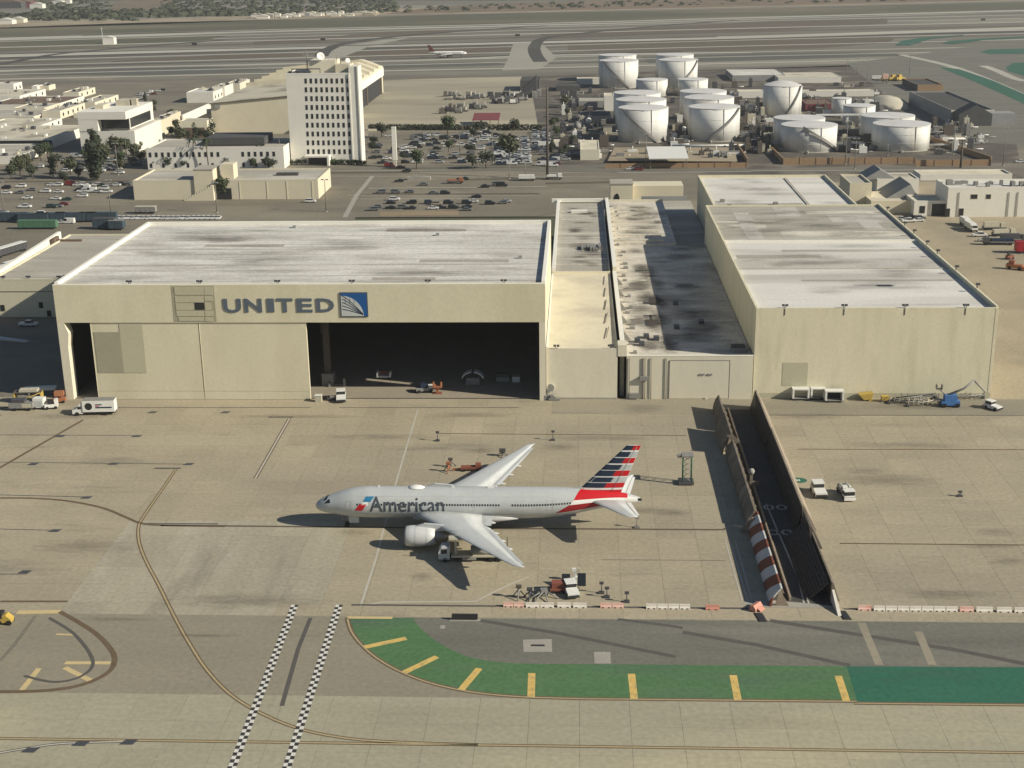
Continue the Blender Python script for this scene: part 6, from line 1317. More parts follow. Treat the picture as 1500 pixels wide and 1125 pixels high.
CARCOL = {'white': (.74, .74, .72, 1), 'silver': (.42, .43, .43, 1), 'grey': (.16, .165, .17, 1), 'black': (.022, .022, .025, 1), 'dark blue': (.03, .045, .08, 1), 'dark red': (.18, .025, .025, 1), 'dark green': (.03, .06, .045, 1), 'tan': (.36, .31, .23, 1)}
ORD = ['first', 'second', 'third', 'fourth', 'fifth', 'sixth', 'seventh', 'eighth', 'ninth', 'tenth', 'eleventh', 'twelfth', 'thirteenth', 'fourteenth', 'fifteenth', 'sixteenth', 'seventeenth', 'eighteenth', 'nineteenth', 'twentieth']
def ordn(k):
    if k < 20: return ORD[k]
    t, u = divmod(k+1, 10); tens = {2: 'twent', 3: 'thirt', 4: 'fort', 5: 'fift'}[t]
    return tens+'ieth' if u == 0 else tens+'y-'+ORD[u-1]
def car(x, y, color, kind, rz, label, group, z=-.13):
    r = copy_thing(PROTO[kind], (x, y, z), rz, label, group, CARCOL[color]); r.name = {'sedan': 'parked_car', 'suv': 'parked_suv', 'van': 'parked_van', 'pickup': 'pickup_truck'}[kind]
    r['category'] = 'van' if kind == 'van' else ('pickup' if kind == 'pickup' else 'car'); return r
KW = {'sedan': 'car', 'suv': 'tall car', 'van': 'van', 'pickup': 'pickup'}
def car_row(items, phrase, group, rz=0.0, jit=.06):
    """items: (px, py, colour, kind) ordered left to right; the label counts cars of one look from the left of the row"""
    cnt = {}; tot = {}
    for it in items: tot[(it[2], it[3])] = tot.get((it[2], it[3]), 0)+1
    for px, py, colr, kind in sorted(items, key=lambda i: i[0]):
        k = cnt.get((colr, kind), 0); cnt[(colr, kind)] = k+1; q = G(px, py)
        lab = ('only ' if tot[(colr, kind)] == 1 else ordn(k)+' ')+colr+' '+KW[kind]+(' ' if tot[(colr, kind)] == 1 else ' from the left ')+phrase
        car(q.x, q.y, colr, kind, rz+rng.uniform(-jit, jit)+(math.pi if rng.random() < .5 else 0), lab, group)
W_, S_, K_, GR, B_ = 'white', 'silver', 'black', 'grey', 'dark blue'
GL = 'cars in the car park left of the beige building'
car_row([(10, 283.5, W_, 'sedan'), (31, 274, W_, 'suv'), (9, 276, K_, 'suv'), (29, 283, GR, 'sedan'), (46, 279, GR, 'sedan'), (67, 281.5, W_, 'suv'), (86, 282, W_, 'sedan'), (120, 281, W_, 'sedan'), (117, 279, K_, 'sedan'), (124, 277.5, W_, 'van'), (133, 281, W_, 'van'), (143, 281.5, S_, 'sedan'), (156, 282, W_, 'pickup'), (152, 277, W_, 'suv'), (121, 288, W_, 'suv')], 'in the left lot middle row', GL)
car_row([(40, 291, W_, 'sedan'), (82, 292, W_, 'sedan'), (98, 293, 'dark green', 'sedan'), (94, 300, 'dark red', 'sedan'), (76, 304, 'dark green', 'suv'), (37, 304, W_, 'pickup'), (58, 314, W_, 'suv'), (5, 312, S_, 'sedan'), (85, 303, GR, 'sedan')], 'in the left lot near rows', GL)
car_row([(76, 272, W_, 'sedan'), (85, 272, W_, 'suv'), (105, 271, 'dark red', 'van'), (114, 272, W_, 'sedan'), (123, 271.5, W_, 'suv'), (142, 272, W_, 'suv'), (160, 272, S_, 'sedan'), (170, 272, W_, 'sedan'), (149, 272, 'dark green', 'sedan'), (178, 271, K_, 'suv'), (186, 271, GR, 'sedan'), (132, 271, GR, 'sedan')], 'in the far row by the left street', GL)
car_row([(71, 325, W_, 'sedan'), (90, 327, W_, 'sedan'), (100, 327, W_, 'van'), (58, 245, W_, 'suv'), (42, 477, W_, 'pickup'), (108, 240, W_, 'sedan'), (120, 241, S_, 'sedan'), (111, 230, S_, 'van'), (124, 230, S_, 'sedan'), (127, 240.5, W_, 'sedan'), (100, 246, K_, 'sedan'), (109, 250, W_, 'sedan'), (96, 251, W_, 'sedan'), (155, 240, S_, 'sedan'), (118, 247, GR, 'suv'), (92, 235, W_, 'pickup'), (76, 236, S_, 'sedan')], 'among the trees and trailers at left', GL)
GT = 'cars parked in the low town'
car_row([(12, 168, W_, 'van'), (22, 166, GR, 'suv'), (32, 165, S_, 'suv'), (40, 162, S_, 'sedan'), (52, 169, W_, 'van'), (30, 176, W_, 'van'), (14, 181, S_, 'sedan'), (24, 186, W_, 'pickup'), (46, 158, GR, 'sedan'), (58, 158, S_, 'suv')], 'in the yards of the low town', GT)
car_row([(x, 143-(x-200)*.30+dy, c_, k_) for x, dy, c_, k_ in [(196, 1, W_, 'sedan'), (203, 3, W_, 'suv'), (205, -2, S_, 'van'), (213, 1, W_, 'sedan'), (219, -1, W_, 'van'), (226, 3, 'dark red', 'suv'), (231, 0, W_, 'sedan'), (238, 1, K_, 'suv'), (190, 4, K_, 'sedan'), (184, 5, GR, 'suv'), (178, 8, K_, 'suv'), (210, 6, GR, 'sedan')]], 'in the lot behind the white office', GT)
GB = 'cars in the car park behind the large hangar'
car_row([(578, 293, W_, 'suv'), (573, 298, K_, 'sedan'), (603, 298, K_, 'suv'), (629, 298, B_, 'suv'), (657, 298, K_, 'suv'), (684, 298, K_, 'suv'), (693, 296, W_, 'sedan'), (698, 289, K_, 'sedan'), (718, 299, K_, 'suv'), (742, 296, S_, 'sedan'), (736, 298, GR, 'sedan'), (640, 300, 'tan', 'suv')], 'in the back row behind the large hangar', GB)
car_row([(547, 308, GR, 'suv'), (552, 304, GR, 'sedan'), (572, 305.5, K_, 'sedan'), (590, 305, GR, 'suv'), (602, 306, K_, 'sedan'), (635, 306, W_, 'sedan'), (646, 305, K_, 'sedan'), (664, 305, K_, 'suv'), (684, 304, K_, 'sedan'), (684, 308, GR, 'sedan')], 'in the front row close behind the large hangar', GB)
car_row([(558, 282.5, GR, 'suv'), (580, 282.5, GR, 'suv'), (600, 282, GR, 'sedan'), (635, 284, GR, 'sedan'), (652, 284, K_, 'suv'), (455, 296, W_, 'suv'), (585, 266, K_, 'sedan'), (621, 271, GR, 'sedan'), (673, 264.5, K_, 'sedan'), (711, 274, K_, 'sedan'), (735, 273, K_, 'van'), (728, 271, GR, 'suv'), (680, 263, 'dark green', 'sedan')], 'along the cross street behind the large hangar', GB)
GO = 'cars in the office tower car park'
car_row([(590, 217, W_, 'sedan'), (606, 212, K_, 'van'), (604, 217, W_, 'sedan'), (612, 208, W_, 'suv'), (592, 225.5, K_, 'suv'), (637, 231, K_, 'suv'), (641, 232, B_, 'sedan'), (640, 211, K_, 'suv'), (655, 215, W_, 'sedan'), (653, 211, W_, 'van'), (661, 214, 'tan', 'suv'), (553, 217, K_, 'suv'), (556, 213, GR, 'sedan'), (551, 224, GR, 'suv'), (546, 232, K_, 'suv'), (555, 231, K_, 'sedan'), (569, 200, W_, 'sedan'), (587, 246, 'dark red', 'sedan'), (596, 251, K_, 'sedan'), (571, 244, 'dark red', 'van'), (693, 206, W_, 'suv'), (690, 212, W_, 'suv'), (694, 208, S_, 'van'), (700, 199, GR, 'van'), (712, 200, W_, 'pickup'), (708, 194, W_, 'suv'), (692, 236, S_, 'suv'), (700, 237, W_, 'pickup'), (706, 236, S_, 'sedan'), (688, 227, GR, 'van'), (792, 242, W_, 'van')], 'in the bays right of the office tower', GO)
r8 = random.Random(21)
for (pxa, ya, pxb, yb_, ph_, gp_) in [(763, 240, 760, 200, 'the right silver column', 4.6), (741, 241, 737, 214, 'the left silver column', 4.6), (794, 222, 791, 192, 'in the column beside the tank road', 5.2), (751, 240, 750, 225, 'in the short middle column by the tower', 5)]:
    a, b = G(pxa, ya), G(pxb, yb_); n = int((b.y-a.y)/gp_); lst = []
    for k in range(n):
        f = k/n
        for dx in (0, 6.2):
            if r8.random() < .86: lst.append((a.x+(b.x-a.x)*f+dx-3, a.y+(b.y-a.y)*f, r8.choice([W_, S_, S_, S_, GR, W_, B_, K_]), r8.choice(['sedan', 'suv', 'suv', 'pickup', 'van'])))
    cnt = {}
    for x, y, c_, k_ in lst:
        kk = cnt.get((c_, k_), 0); cnt[(c_, k_)] = kk+1
        car(x, y, c_, k_, r8.uniform(-.05, .05), '%s %s %s up %s' % (ordn(kk), c_, KW[k_], ph_), GO)
GY = 'vehicles in the right service yard and tank yard road'
car_row([(1322, 322, S_, 'sedan'), (1333, 320, K_, 'pickup'), (1345, 324, W_, 'sedan'), (1347, 321, GR, 'suv'), (1331, 325, W_, 'pickup'), (1449, 316, W_, 'van'), (1494, 238, W_, 'sedan'), (1435, 346, W_, 'pickup'), (1442, 353, S_, 'sedan')], 'in the yard right of the hangars', GY)
car_row([(812, 229, B_, 'suv'), (815, 232, K_, 'suv'), (812, 236, W_, 'van'), (815, 241, 'dark red', 'sedan'), (936, 249, 'dark red', 'suv'), (924, 248.5, W_, 'sedan'), (820, 232, S_, 'suv')], 'on the road left of the tank yard', GY)
row = [(167+7.3*k, 320.5, W_, 'sedan') for k in range(22)]
car_row(row, 'in the white line behind the large hangar roof', 'white cars in a line behind the hangar', math.pi/2)
fr_ = random.Random(63)
def filler(n, box, label, group, kinds=('sedan', 'suv', 'suv', 'pickup', 'van'), cols=(W_, W_, S_, S_, GR, K_, K_, B_)):
    for k in range(n):
        q = G(fr_.uniform(box[0], box[2]), fr_.uniform(box[1], box[3])); c_ = fr_.choice(cols); kd = fr_.choice(kinds)
        car(round(q.x/6)*6+fr_.uniform(-.4, .4), round(q.y/7)*7+fr_.uniform(-.5, .5), c_, kd, fr_.uniform(-.05, .05), label % (c_, KW[kd]), group)
filler(34, (606, 196, 725, 214), '%s %s scattered at the back of the tower lot', 'scattered cars at the back of the tower lot')
filler(30, (540, 214, 720, 240), '%s %s scattered along the street edge of tower lot', 'scattered cars along the street side of the tower lot')
filler(30, (100, 226, 200, 256), '%s %s between the trees before the white office', 'cars between the trees before the white office')
filler(26, (10, 150, 112, 200), '%s %s squeezed between the low town sheds', 'cars between the low town sheds')
filler(22, (802, 196, 850, 246), '%s %s on the shaded road left of the tanks', 'cars along the road left of the tanks')
for k in list(PROTO.values()): remove_tree(k)

def generic(name, label, cat, px, py, boxes, rz=0, wheels=(), group=None, z=0.0, pos=None, tubes=()):
    """boxes: (x0, x1, y0, y1, z0, z1, material, part name); wheels: (x, y, r)"""
    q = pos or G(px, py); t = thing(name, label, cat, (q[0], q[1], z), group, rz)
    for (x0, x1, y0, y1, z0, z1, m, pn) in boxes: part(pn, MB().box(x0, x1, y0, y1, z0, z1), M[m], t, local=True)
    for (pts, r, m, pn) in tubes: part(pn, MB().tube(pts, r, 6), M[m], t, local=True)
    for (x, y, r) in wheels: part('wheel', MB().wheel(x, y, r, .3), M['rubber'], t, local=True)
    return t
# box truck by the hangar door (cab towards -X)
bt = thing('box_truck', 'white box truck with a dark round logo on its side', 'truck', (-118.2, 308.6, 0), None, math.radians(4))
part('cargo_box', MB().box(-3.2, 4.6, -1.3, 1.3, 1.0, 3.9), M['equip_white'], bt, local=True)
part('box_roof', MB().box(-3.2, 4.6, -1.3, 1.3, 3.9, 4.0), M['equip_grey'], bt, local=True)
part('cab', MB().prism([(-5.9, .5), (-3.3, .5), (-3.3, 2.6), (-4.3, 2.6), (-4.9, 1.7), (-5.8, 1.5)], -1.1, 1.1, 0, 'y'), M['equip_white'], bt, local=True)
part('wind_deflector', MB().prism([(-4.3, 2.62), (-3.25, 2.62), (-3.25, 3.9)], -1.1, 1.1, 0, 'y'), M['equip_white'], bt, local=True)
part('cab_glass', MB().prism([(-4.85, 1.75), (-4.3, 2.5), (-4.33, 2.5), (-4.9, 1.75)], -1.0, 1.0, 0, 'y').box(-4.5, -3.6, -1.13, -1.105, 1.7, 2.4), M['glass_dark'], bt, local=True)
part('logo', MB().prism([(-1.7+.92*math.cos(2*math.pi*k/20), 2.45+.92*math.sin(2*math.pi*k/20)) for k in range(20)], -1.33, -1.303, 0, 'y'), M['glass_dark'], bt, local=True)
part('side_print', MB().box(.0, 1.6, -1.33, -1.303, 2.75, 3.0).box(.0, 4.0, -1.33, -1.304, 1.95, 2.3), M['livery_navy'], bt, local=True)
part('side_print', MB().box(.0, 1.0, -1.33, -1.303, 2.42, 2.62), M['livery_red'], bt, local=True)
part('chassis', MB().box(-5.6, 4.5, -.9, .9, .55, .98), M['equip_black'], bt, local=True)
for x in (-4.7, 2.3): 
    for y in (-1.05, 1.05): part('wheel', MB().wheel(x, y, .5, .3), M['rubber'], bt, local=True)
# fuel truck beneath the wing
ft = thing('fuel_truck', 'refuelling truck with a raised platform parked under the near wing', 'truck', (-19.0, 227.6, 0), None, math.radians(2))
part('chassis', MB().box(-5.5, 6.2, -1.0, 1.0, .6, 1.0), M['equip_black'], ft, local=True)
part('cab', MB().prism([(-6.6, .6), (-4.5, .6), (-4.5, 3.0), (-6.0, 3.0), (-6.6, 2.0)], -1.2, 1.2, 0, 'y'), M['plane_silver'], ft, local=True)
part('cab_glass', MB().box(-6.1, -5.0, -1.23, -1.205, 1.8, 2.7).box(-6.64, -6.4, -.9, .9, 1.7, 2.0), M['glass_dark'], ft, local=True)
part('deck', MB().box(-4.2, 6.2, -1.25, 1.25, 1.0, 1.35), M['equip_beige'], ft, local=True)
part('tank', MB().loft([[(x, 1.1*math.cos(2*math.pi*k/14), 2.0+.8*math.sin(2*math.pi*k/14)) for k in range(14)] for x in (-.6, 3.6)]), M['equip_grey'], ft, local=True)
part('lift_column', MB().box(-3.6, -3.2, -.5, .5, 1.35, 4.4), M['equip_beige'], ft, local=True)
part('lift_platform', MB().box(-4.6, -2.4, -1.0, 1.0, 4.4, 4.6), M['equip_beige'], ft, local=True)
part('platform_rail', MB().tube([(-4.6, -1, 5.4), (-2.4, -1, 5.4)], .05, 4).tube([(-4.6, 1, 5.4), (-2.4, 1, 5.4)], .05, 4).tube([(-4.6, -1, 4.6), (-4.6, -1, 5.4)], .05, 4).tube([(-2.4, -1, 4.6), (-2.4, -1, 5.4)], .05, 4), M['equip_grey'], ft, local=True)
part('side_box', MB().box(-2.2, .4, -1.3, -.9, .5, .98), M['equip_grey'], ft, local=True); part('side_box', MB().box(3.8, 6.0, -1.28, -.6, 1.36, 1.9), M['equip_grey'], ft, local=True)
part('hose_reel', MB().tube([(4.5, -1.2, 2.2), (4.5, 1.2, 2.2)], .5, 10), M['equip_black'], ft, local=True)
part('rear_frame', MB().box(6.1, 6.25, -1.2, -1.05, 1.3, 3.9).box(6.1, 6.25, 1.05, 1.2, 1.3, 3.9).box(6.1, 6.25, -1.2, 1.2, 3.9, 4.05), M['steel_brown'], ft, local=True)
for x in (-5.4, 3.2, 4.5):
    for y in (-1.05, 1.05): part('wheel', MB().wheel(x, y, .5, .3), M['rubber'], ft, local=True)
# tractors and carts
def tug(px, py, label, body='equip_white', rz=0.0, sc=1.0, group='aircraft tugs', z=0.0):
    q = G(px, py); t = thing('aircraft_tug', label, 'tug', (q.x, q.y, z), group, rz); t.scale = (sc, sc, sc)
    part('body', MB().prism([(-2.2, .35), (2.2, .35), (2.2, 1.1), (.3, 1.25), (-2.2, 1.2)], -1.1, 1.1, 0, 'y'), M[body], t, local=True)
    part('cab', MB().box(-1.9, .1, -1.0, 1.0, 1.21, 1.35).box(-1.95, .15, -1.05, 1.05, 2.1, 2.3).box(-1.9, -1.75, -1, 1, 1.3, 2.1), M[body], t, local=True)
    part('cab_glass', MB().box(-1.75, .05, -.95, .95, 1.35, 2.1), M['glass_dark'], t, local=True)
    part('bumper', MB().box(2.2, 2.5, -1.0, 1.0, .4, .8), M['equip_black'], t, local=True); part('bumper', MB().box(-2.5, -2.2, -1, 1, .4, .8), M['equip_black'], t, local=True)
    for x in (-1.4, 1.4):
        for y in (-1.0, 1.0): part('wheel', MB().wheel(x, y, .45, .3), M['rubber'], t, local=True)
    return t
tug(500, 586, 'white rounded tug in front of the open hangar door', rz=-1.4, sc=1.1)
tug(837, 870, 'white tug with dark windows beside the fallen tripods', rz=-1.35, sc=.95)
tug(1199, 724, 'white tug with a flat grille beside the blast fence', rz=-1.5, sc=1.1)
tug(1454, 599, 'small white tug near the corner of the right hangar', rz=-.9, sc=.9)
lo = thing('deicing_truck', 'black and white lift truck with folded boom beside the white tug', 'truck', (*G(1238, 727).xy, 0), None, -1.45); lo.scale = (.85, .85, .85)
part('chassis', MB().box(-3.4, 3.2, -1.2, 1.2, .6, 1.1), M['equip_black'], lo, local=True)
part('cab', MB().box(1.6, 3.4, -1.3, 1.3, 1.1, 1.5).box(1.55, 3.35, -1.32, 1.32, 2.5, 2.75), M['equip_white'], lo, local=True)
part('cab_glass', MB().box(1.7, 3.3, -1.2, 1.2, 1.5, 2.5), M['glass_dark'], lo, local=True)
part('bumper', MB().box(3.4, 3.8, -1.4, 1.4, .45, 1.0), M['equip_white'], lo, local=True)
part('tank', MB().box(-3.2, .9, -1.1, 1.1, 1.12, 2.0), M['equip_grey'], lo, local=True)
part('boom', MB().tube([(-2.8, .8, 2.2), (1.2, .7, 3.0)], .25, 6).tube([(-3, -.7, 2.2), (.4, -.9, 2.8)], .22, 6), M['equip_white'], lo, local=True)
part('basket', MB().box(.6, 1.8, -1.3, -.1, 2.9, 3.3), M['equip_white'], lo, local=True)
for x in (-2.3, 2.3):
    for y in (-1.1, 1.1): part('wheel', MB().wheel(x, y, .5, .3), M['rubber'], lo, local=True)
# carts by the right hangar
def box_cart(px, py, label, m='equip_white', w=5.6, d=2.2, h=3.0, rz=0):
    return generic('baggage_container', label, 'container cart', px, py, [(-w/2, w/2, -d/2, d/2, h-.25, h, m, 'roof'), (-w/2, -w/2+.45, -d/2, d/2, .6, h-.26, m, 'end_wall'), (w/2-.45, w/2, -d/2, d/2, .6, h-.26, m, 'end_wall'), (-w/2+.46, w/2-.46, d/2-.15, d/2, .6, h-.26, 'equip_black', 'back_wall'), (-w/2, w/2, -d/2, d/2, .45, .58, 'equip_grey', 'floor')], rz, [(-w/2+.8, -d/2+.2, .3), (w/2-.8, -d/2+.2, .3), (-w/2+.8, d/2-.2, .3), (w/2-.8, d/2-.2, .3)], 'container carts by the right hangar')
box_cart(1172, 585, 'open white container cart at the left of the three by the right hangar', w=4.2)
box_cart(1197, 584, 'open white container cart in the middle of the three by the right hangar', w=3.6)
box_cart(1221, 588, 'open white container cart at the right of the three by the right hangar', w=4.6)
q = G(1268, 586)
yh = thing('yellow_hopper', 'yellow metal hopper against the right hangar wall', 'hopper', (q.x, q.y, 0))
part('bin', MB().prism([(-1.8, 1.6), (1.6, 2.0), (1.2, .5), (-.6, .3)], -1, 1, 0, 'y'), M['equip_yellow'], yh, local=True); part('leg', MB().box(.6, 1.4, -.9, .9, 0, .5), M['equip_yellow'], yh, local=True)
q = G(1296, 588); generic('yellow_drum_stand', 'small yellow drum stand beside the scrap heap', 'drum stand', 0, 0, [(-.9, .9, -.7, .7, .4, 1.5, 'equip_yellow', 'drum'), (-1, 1, -.6, .6, 0, .4, 'equip_grey', 'stand')], pos=(q.x, q.y))
# trusses and pipes stacked by the wall
for k, (xa, xb, py, m, lab) in enumerate([(1302, 1352, 592, 'equip_grey', 'grey folded stair frame at the front of the heap by the wall'), (1310, 1372, 588, 'metal_dark', 'dark truss lying along the right hangar wall'), (1330, 1378, 596, 'equip_beige', 'pale tow bar lying in front of the dark truss'), (1394, 1440, 586, 'equip_grey', 'grey boom lift arm stretched towards the wall corner')]):
    a, b = G(xa, py), G(xb, py-2); t = thing('ground_support_frame', lab, 'frame', (a.x, a.y, 0), 'frames stacked by the right hangar')
    r = random.Random(k); mb = MB()
    mb.tube([(a.x, a.y, .5), (b.x, b.y, .9+.4*k % 1)], .16, 5).tube([(a.x, a.y+1.2, .5), (b.x, b.y+1.2, 1.4)], .16, 5)
    part('rail', mb, M[m], t); mb = MB()
    for i in range(8): f = i/7.0; x = a.x+(b.x-a.x)*f; mb.tube([(x, a.y, .6), (x+.5, a.y+1.2, 1.0+r.uniform(0, .9))], .09, 4)
    part('rung', mb, M[m], t, kind='stuff'); part('foot', MB().box(a.x-.3, a.x+.3, a.y-.2, a.y+1.4, 0, .4).box(b.x-.3, b.x+.3, b.y-.2, b.y+1.4, 0, .7), M['metal_dark'], t)
q = G(1391, 595)
bl = thing('boom_lift', 'blue boom lift with its grey arm raised by the wall', 'boom lift', (q.x, q.y, 0))
part('base', MB().box(-2.2, 2.2, -1.1, 1.1, .5, 1.5), M['equip_blue'], bl, local=True); part('turret', MB().box(-1.5, 1.4, -.9, .9, 1.52, 3.0), M['equip_blue'], bl, local=True)
part('boom', MB().tube([(-1, 0, 2.8), (3, .2, 4.4), (5.5, .5, 6.4)], .28, 6).tube([(5.5, .5, 6.4), (8.5, .5, 3.4)], .22, 6), M['equip_grey'], bl, local=True)
part('basket', MB().box(-3.6, -2.2, -.7, .7, 4.4, 4.5).box(-3.6, -3.5, -.7, .7, 4.5, 5.6).box(-2.3, -2.2, -.7, .7, 4.5, 5.6).tube([(-2.9, 0, 4.4), (-1, 0, 2.9)], .15, 5), M['equip_grey'], bl, local=True)
for x in (-1.6, 1.6):
    for y in (-1.1, 1.1): part('wheel', MB().wheel(x, y, .55, .4), M['rubber'], bl, local=True)
# equipment at the left corner
generic('trailer_generator', 'grey towed generator set by the hangar corner column', 'generator', 42, 600, [(-4.5, 1.5, -1.1, 1.1, .7, 2.1, 'equip_grey', 'body'), (-3.8, -.5, -1.0, 1.0, 2.1, 2.9, 'metal_dark', 'hood'), (-1.2, 1.2, -1.14, -1.102, .9, 1.9, 'equip_beige', 'door_panel')], .03, [(-3, -1, .4), (.5, -1, .4), (-3, 1, .4), (.5, 1, .4)], tubes=[([(-4.5, 0, .7), (-7, 0, .4)], .12, 'steel_brown', 'tow_bar')])
generic('air_unit', 'pale blue-white air conditioning cart beside the generator', 'cart', 59, 598, [(-1.3, 1.3, -1.1, 1.1, .5, 2.8, 'equip_white', 'housing'), (-1.0, 1.0, -1.13, -1.102, .8, 2.2, 'plane_silver', 'grille')], 0, [(-.9, -1, .35), (.9, -1, .35), (-.9, 1, .35), (.9, 1, .35)])
generic('white_tow_cart', 'small white and black cart between the air unit and the orange machine', 'cart', 76, 598, [(-1.6, 1.6, -1.0, 1.0, .5, 1.3, 'equip_white', 'body'), (-.8, .4, -.8, .8, 1.3, 2.2, 'equip_black', 'seat'), (.8, 1.6, -1.0, 1.0, 1.31, 2.3, 'equip_white', 'hood')], .3, [(-1, -.9, .4), (1, -.9, .4), (-1, .9, .4), (1, .9, .4)])
generic('orange_lift', 'orange lift machine at the foot of the corner column', 'lift', 88, 589, [(-1.5, 1.5, -.9, .9, .4, 1.2, 'equip_orange', 'base'), (-1.1, 1.2, -.8, .8, 1.8, 2.9, 'equip_orange', 'cage'), (-.2, .2, -.3, .3, 1.2, 1.8, 'equip_orange', 'mast')], .2, [(-1, -.9, .35), (1, -.9, .35), (-1, .9, .35), (1, .9, .35)])
generic('scaffold_platform', 'olive scaffold platform heaped behind the generator', 'scaffold', 43, 588, [(-3.5, 3.5, -1.2, 1.2, 2.6, 2.8, 'steel_brown', 'deck'), (-3.4, -3.2, -1.2, 1.2, 0, 2.6, 'equip_yellow', 'leg'), (3.2, 3.4, -1.2, 1.2, 0, 2.6, 'equip_yellow', 'leg'), (-2, 2.6, -1, 1, 2.8, 3.4, 'equip_beige', 'load')], .1, tubes=[([(-3.4, -1.2, .1), (3.3, -1.2, 2.6)], .1, 'equip_yellow', 'brace')])
generic('wrapped_part', 'white wrapped aircraft part on a stand near the scaffold', 'aircraft part', 60, 577, [(-4, 4, -1, 1, 1.2, 1.9, 'equip_white', 'wrapping'), (-3, -2.6, -.8, .8, 0, 1.2, 'equip_grey', 'leg'), (2.6, 3, -.8, .8, 0, 1.2, 'equip_grey', 'leg')], .15)
wg = thing('wing_section', 'pale wing tip poking in from the left in the shade', 'aircraft part', (*G(0, 500, 0).xy, 0))
a, b = atY(-60, 489, 360), atY(43, 500, 360)
part('skin', MB().loft([[(a.x, a.y+1.6*math.cos(2*math.pi*k/10), a.z+.9*math.sin(2*math.pi*k/10)) for k in range(10)], [(b.x-1, b.y+.8*math.cos(2*math.pi*k/10), b.z+.35*math.sin(2*math.pi*k/10)) for k in range(10)], [(b.x, b.y+.1*math.cos(2*math.pi*k/10), b.z+.05*math.sin(2*math.pi*k/10)) for k in range(10)]]), M['plane_silver'], wg)
part('trestle', MB().box(a.x+6, a.x+7, a.y-.5, a.y+.5, 0, a.z-.5), M['metal_grey'], wg)
# in the mouth of the large hangar
hp = lambda px, py: G(px, py, .03)
generic('white_cart', 'white open tool cart in the hangar mouth, near the door edge', 'cart', 0, 0, [(-1.9, 1.9, -1, 1, .5, .8, 'equip_white', 'floor'), (-1.9, -1.5, -1, 1, .8, 1.9, 'equip_white', 'end_wall'), (1.5, 1.9, -1, 1, .8, 1.9, 'equip_white', 'end_wall'), (-1.5, 1.5, .7, .9, .8, 1.7, 'equip_red', 'rack')], 0, [(-1.3, -.9, .3), (1.3, -.9, .3), (-1.3, .9, .3), (1.3, .9, .3)], pos=hp(563, 554), z=.03)
generic('tow_tractor', 'dark blue and white tow tractor in the sunlit strip of the hangar mouth', 'tractor', 0, 0, [(-2.2, 2.2, -1, 1, .5, 1.3, 'equip_grey', 'body'), (-1.0, .6, -.8, .8, 1.3, 2.3, 'livery_navy', 'seat'), (1, 2.2, -1, 1, 1.3, 1.7, 'equip_white', 'hood')], .2, [(-1.5, -1, .45), (1.5, -1, .45), (-1.5, 1, .45), (1.5, 1, .45)], pos=hp(622, 574), z=.03)
generic('orange_jack', 'tall orange aircraft jack in the hangar mouth', 'jack', 0, 0, [(-1.6, 1.6, -1, 1, 2.2, 3.0, 'equip_orange', 'cradle'), (-1.6, -1.1, -1, 1, 3.0, 4.0, 'equip_orange', 'horn'), (1.1, 1.6, -1, 1, 3.0, 4.0, 'equip_orange', 'horn'), (-.5, .5, -.5, .5, .2, 2.2, 'equip_orange', 'column'), (-1.5, 1.5, -1.2, 1.2, 0, .2, 'equip_red', 'base')], pos=hp(641, 576), z=.03).scale = (.72, .72, .72)
ec_scale = .72
ec = thing('engine_cradle', 'two white cowl halves opened over a grey engine stand inside the hangar', 'engine stand', (*hp(693, 563).xy, .03))
part('stand', MB().box(-2.6, 2.6, -1.5, 1.5, .3, 1.1).box(-2.4, 2.4, -1.2, 1.2, 1.1, 2.6), M['equip_grey'], ec, local=True)
for s in (-1, 1):
    rg = []
    for k in range(8):
        an = math.radians(20+k*9); rg.append([(s*(4.3*math.cos(an)), y, 1.6+3.6*math.sin(an)) for y in (-1.7, 1.7)]+[(s*(4.0*math.cos(an)), y, 1.6+3.3*math.sin(an)) for y in (1.7, -1.7)])
    part('cowl', MB().loft(rg, 0, False), M['equip_white'], ec, local=True)
ec.scale = (ec_scale,)*3
generic('tool_chest', 'dark grey tool chest right of the engine stand', 'tool chest', 0, 0, [(-1.8, 1.8, -.8, .8, .2, 1.4, 'equip_grey', 'cabinet'), (-1.6, 1.6, -.7, .7, 1.4, 2.3, 'metal_dark', 'top_box')], pos=hp(737, 559), z=.03)
generic('white_crate', 'small pale crate at the right of the hangar mouth', 'crate', 0, 0, [(-1.0, 1.0, -.8, .8, .1, 1.5, 'equip_white', 'body'), (-1.1, 1.1, -.9, .9, 1.5, 1.6, 'equip_beige', 'lid')], pos=hp(756, 559), z=.03)
generic('cream_bin', 'cream bin standing at the end of the closed hangar door', 'bin', 467, 588, [(-.8, .8, -.6, .6, 0, 1.6, 'equip_beige', 'body'), (-.9, .9, -.7, .7, 1.6, 1.75, 'equip_white', 'lid')])
generic('hose_cart', 'low dark hose cart beside the white rounded tug', 'cart', 487, 586, [(-1.3, 1.3, -.6, .6, .4, .8, 'metal_dark', 'bed'), (-.6, .9, -.5, .5, .8, 1.1, 'equip_grey', 'reel')], .1, [(-.8, -.5, .25), (.8, -.5, .25), (-.8, .5, .25), (.8, .5, .25)])
generic('roll_barrier', 'dark barrier and post just inside the hangar mouth', 'barrier', 0, 0, [(-3, 0, -.2, .2, .3, .8, 'metal_dark', 'rail'), (-.3, .3, -.3, .3, 0, 2.2, 'equip_grey', 'post'), (-4.2, -3.6, -.6, .6, 0, 1.2, 'equip_grey', 'block')], pos=hp(505, 566), z=.03)
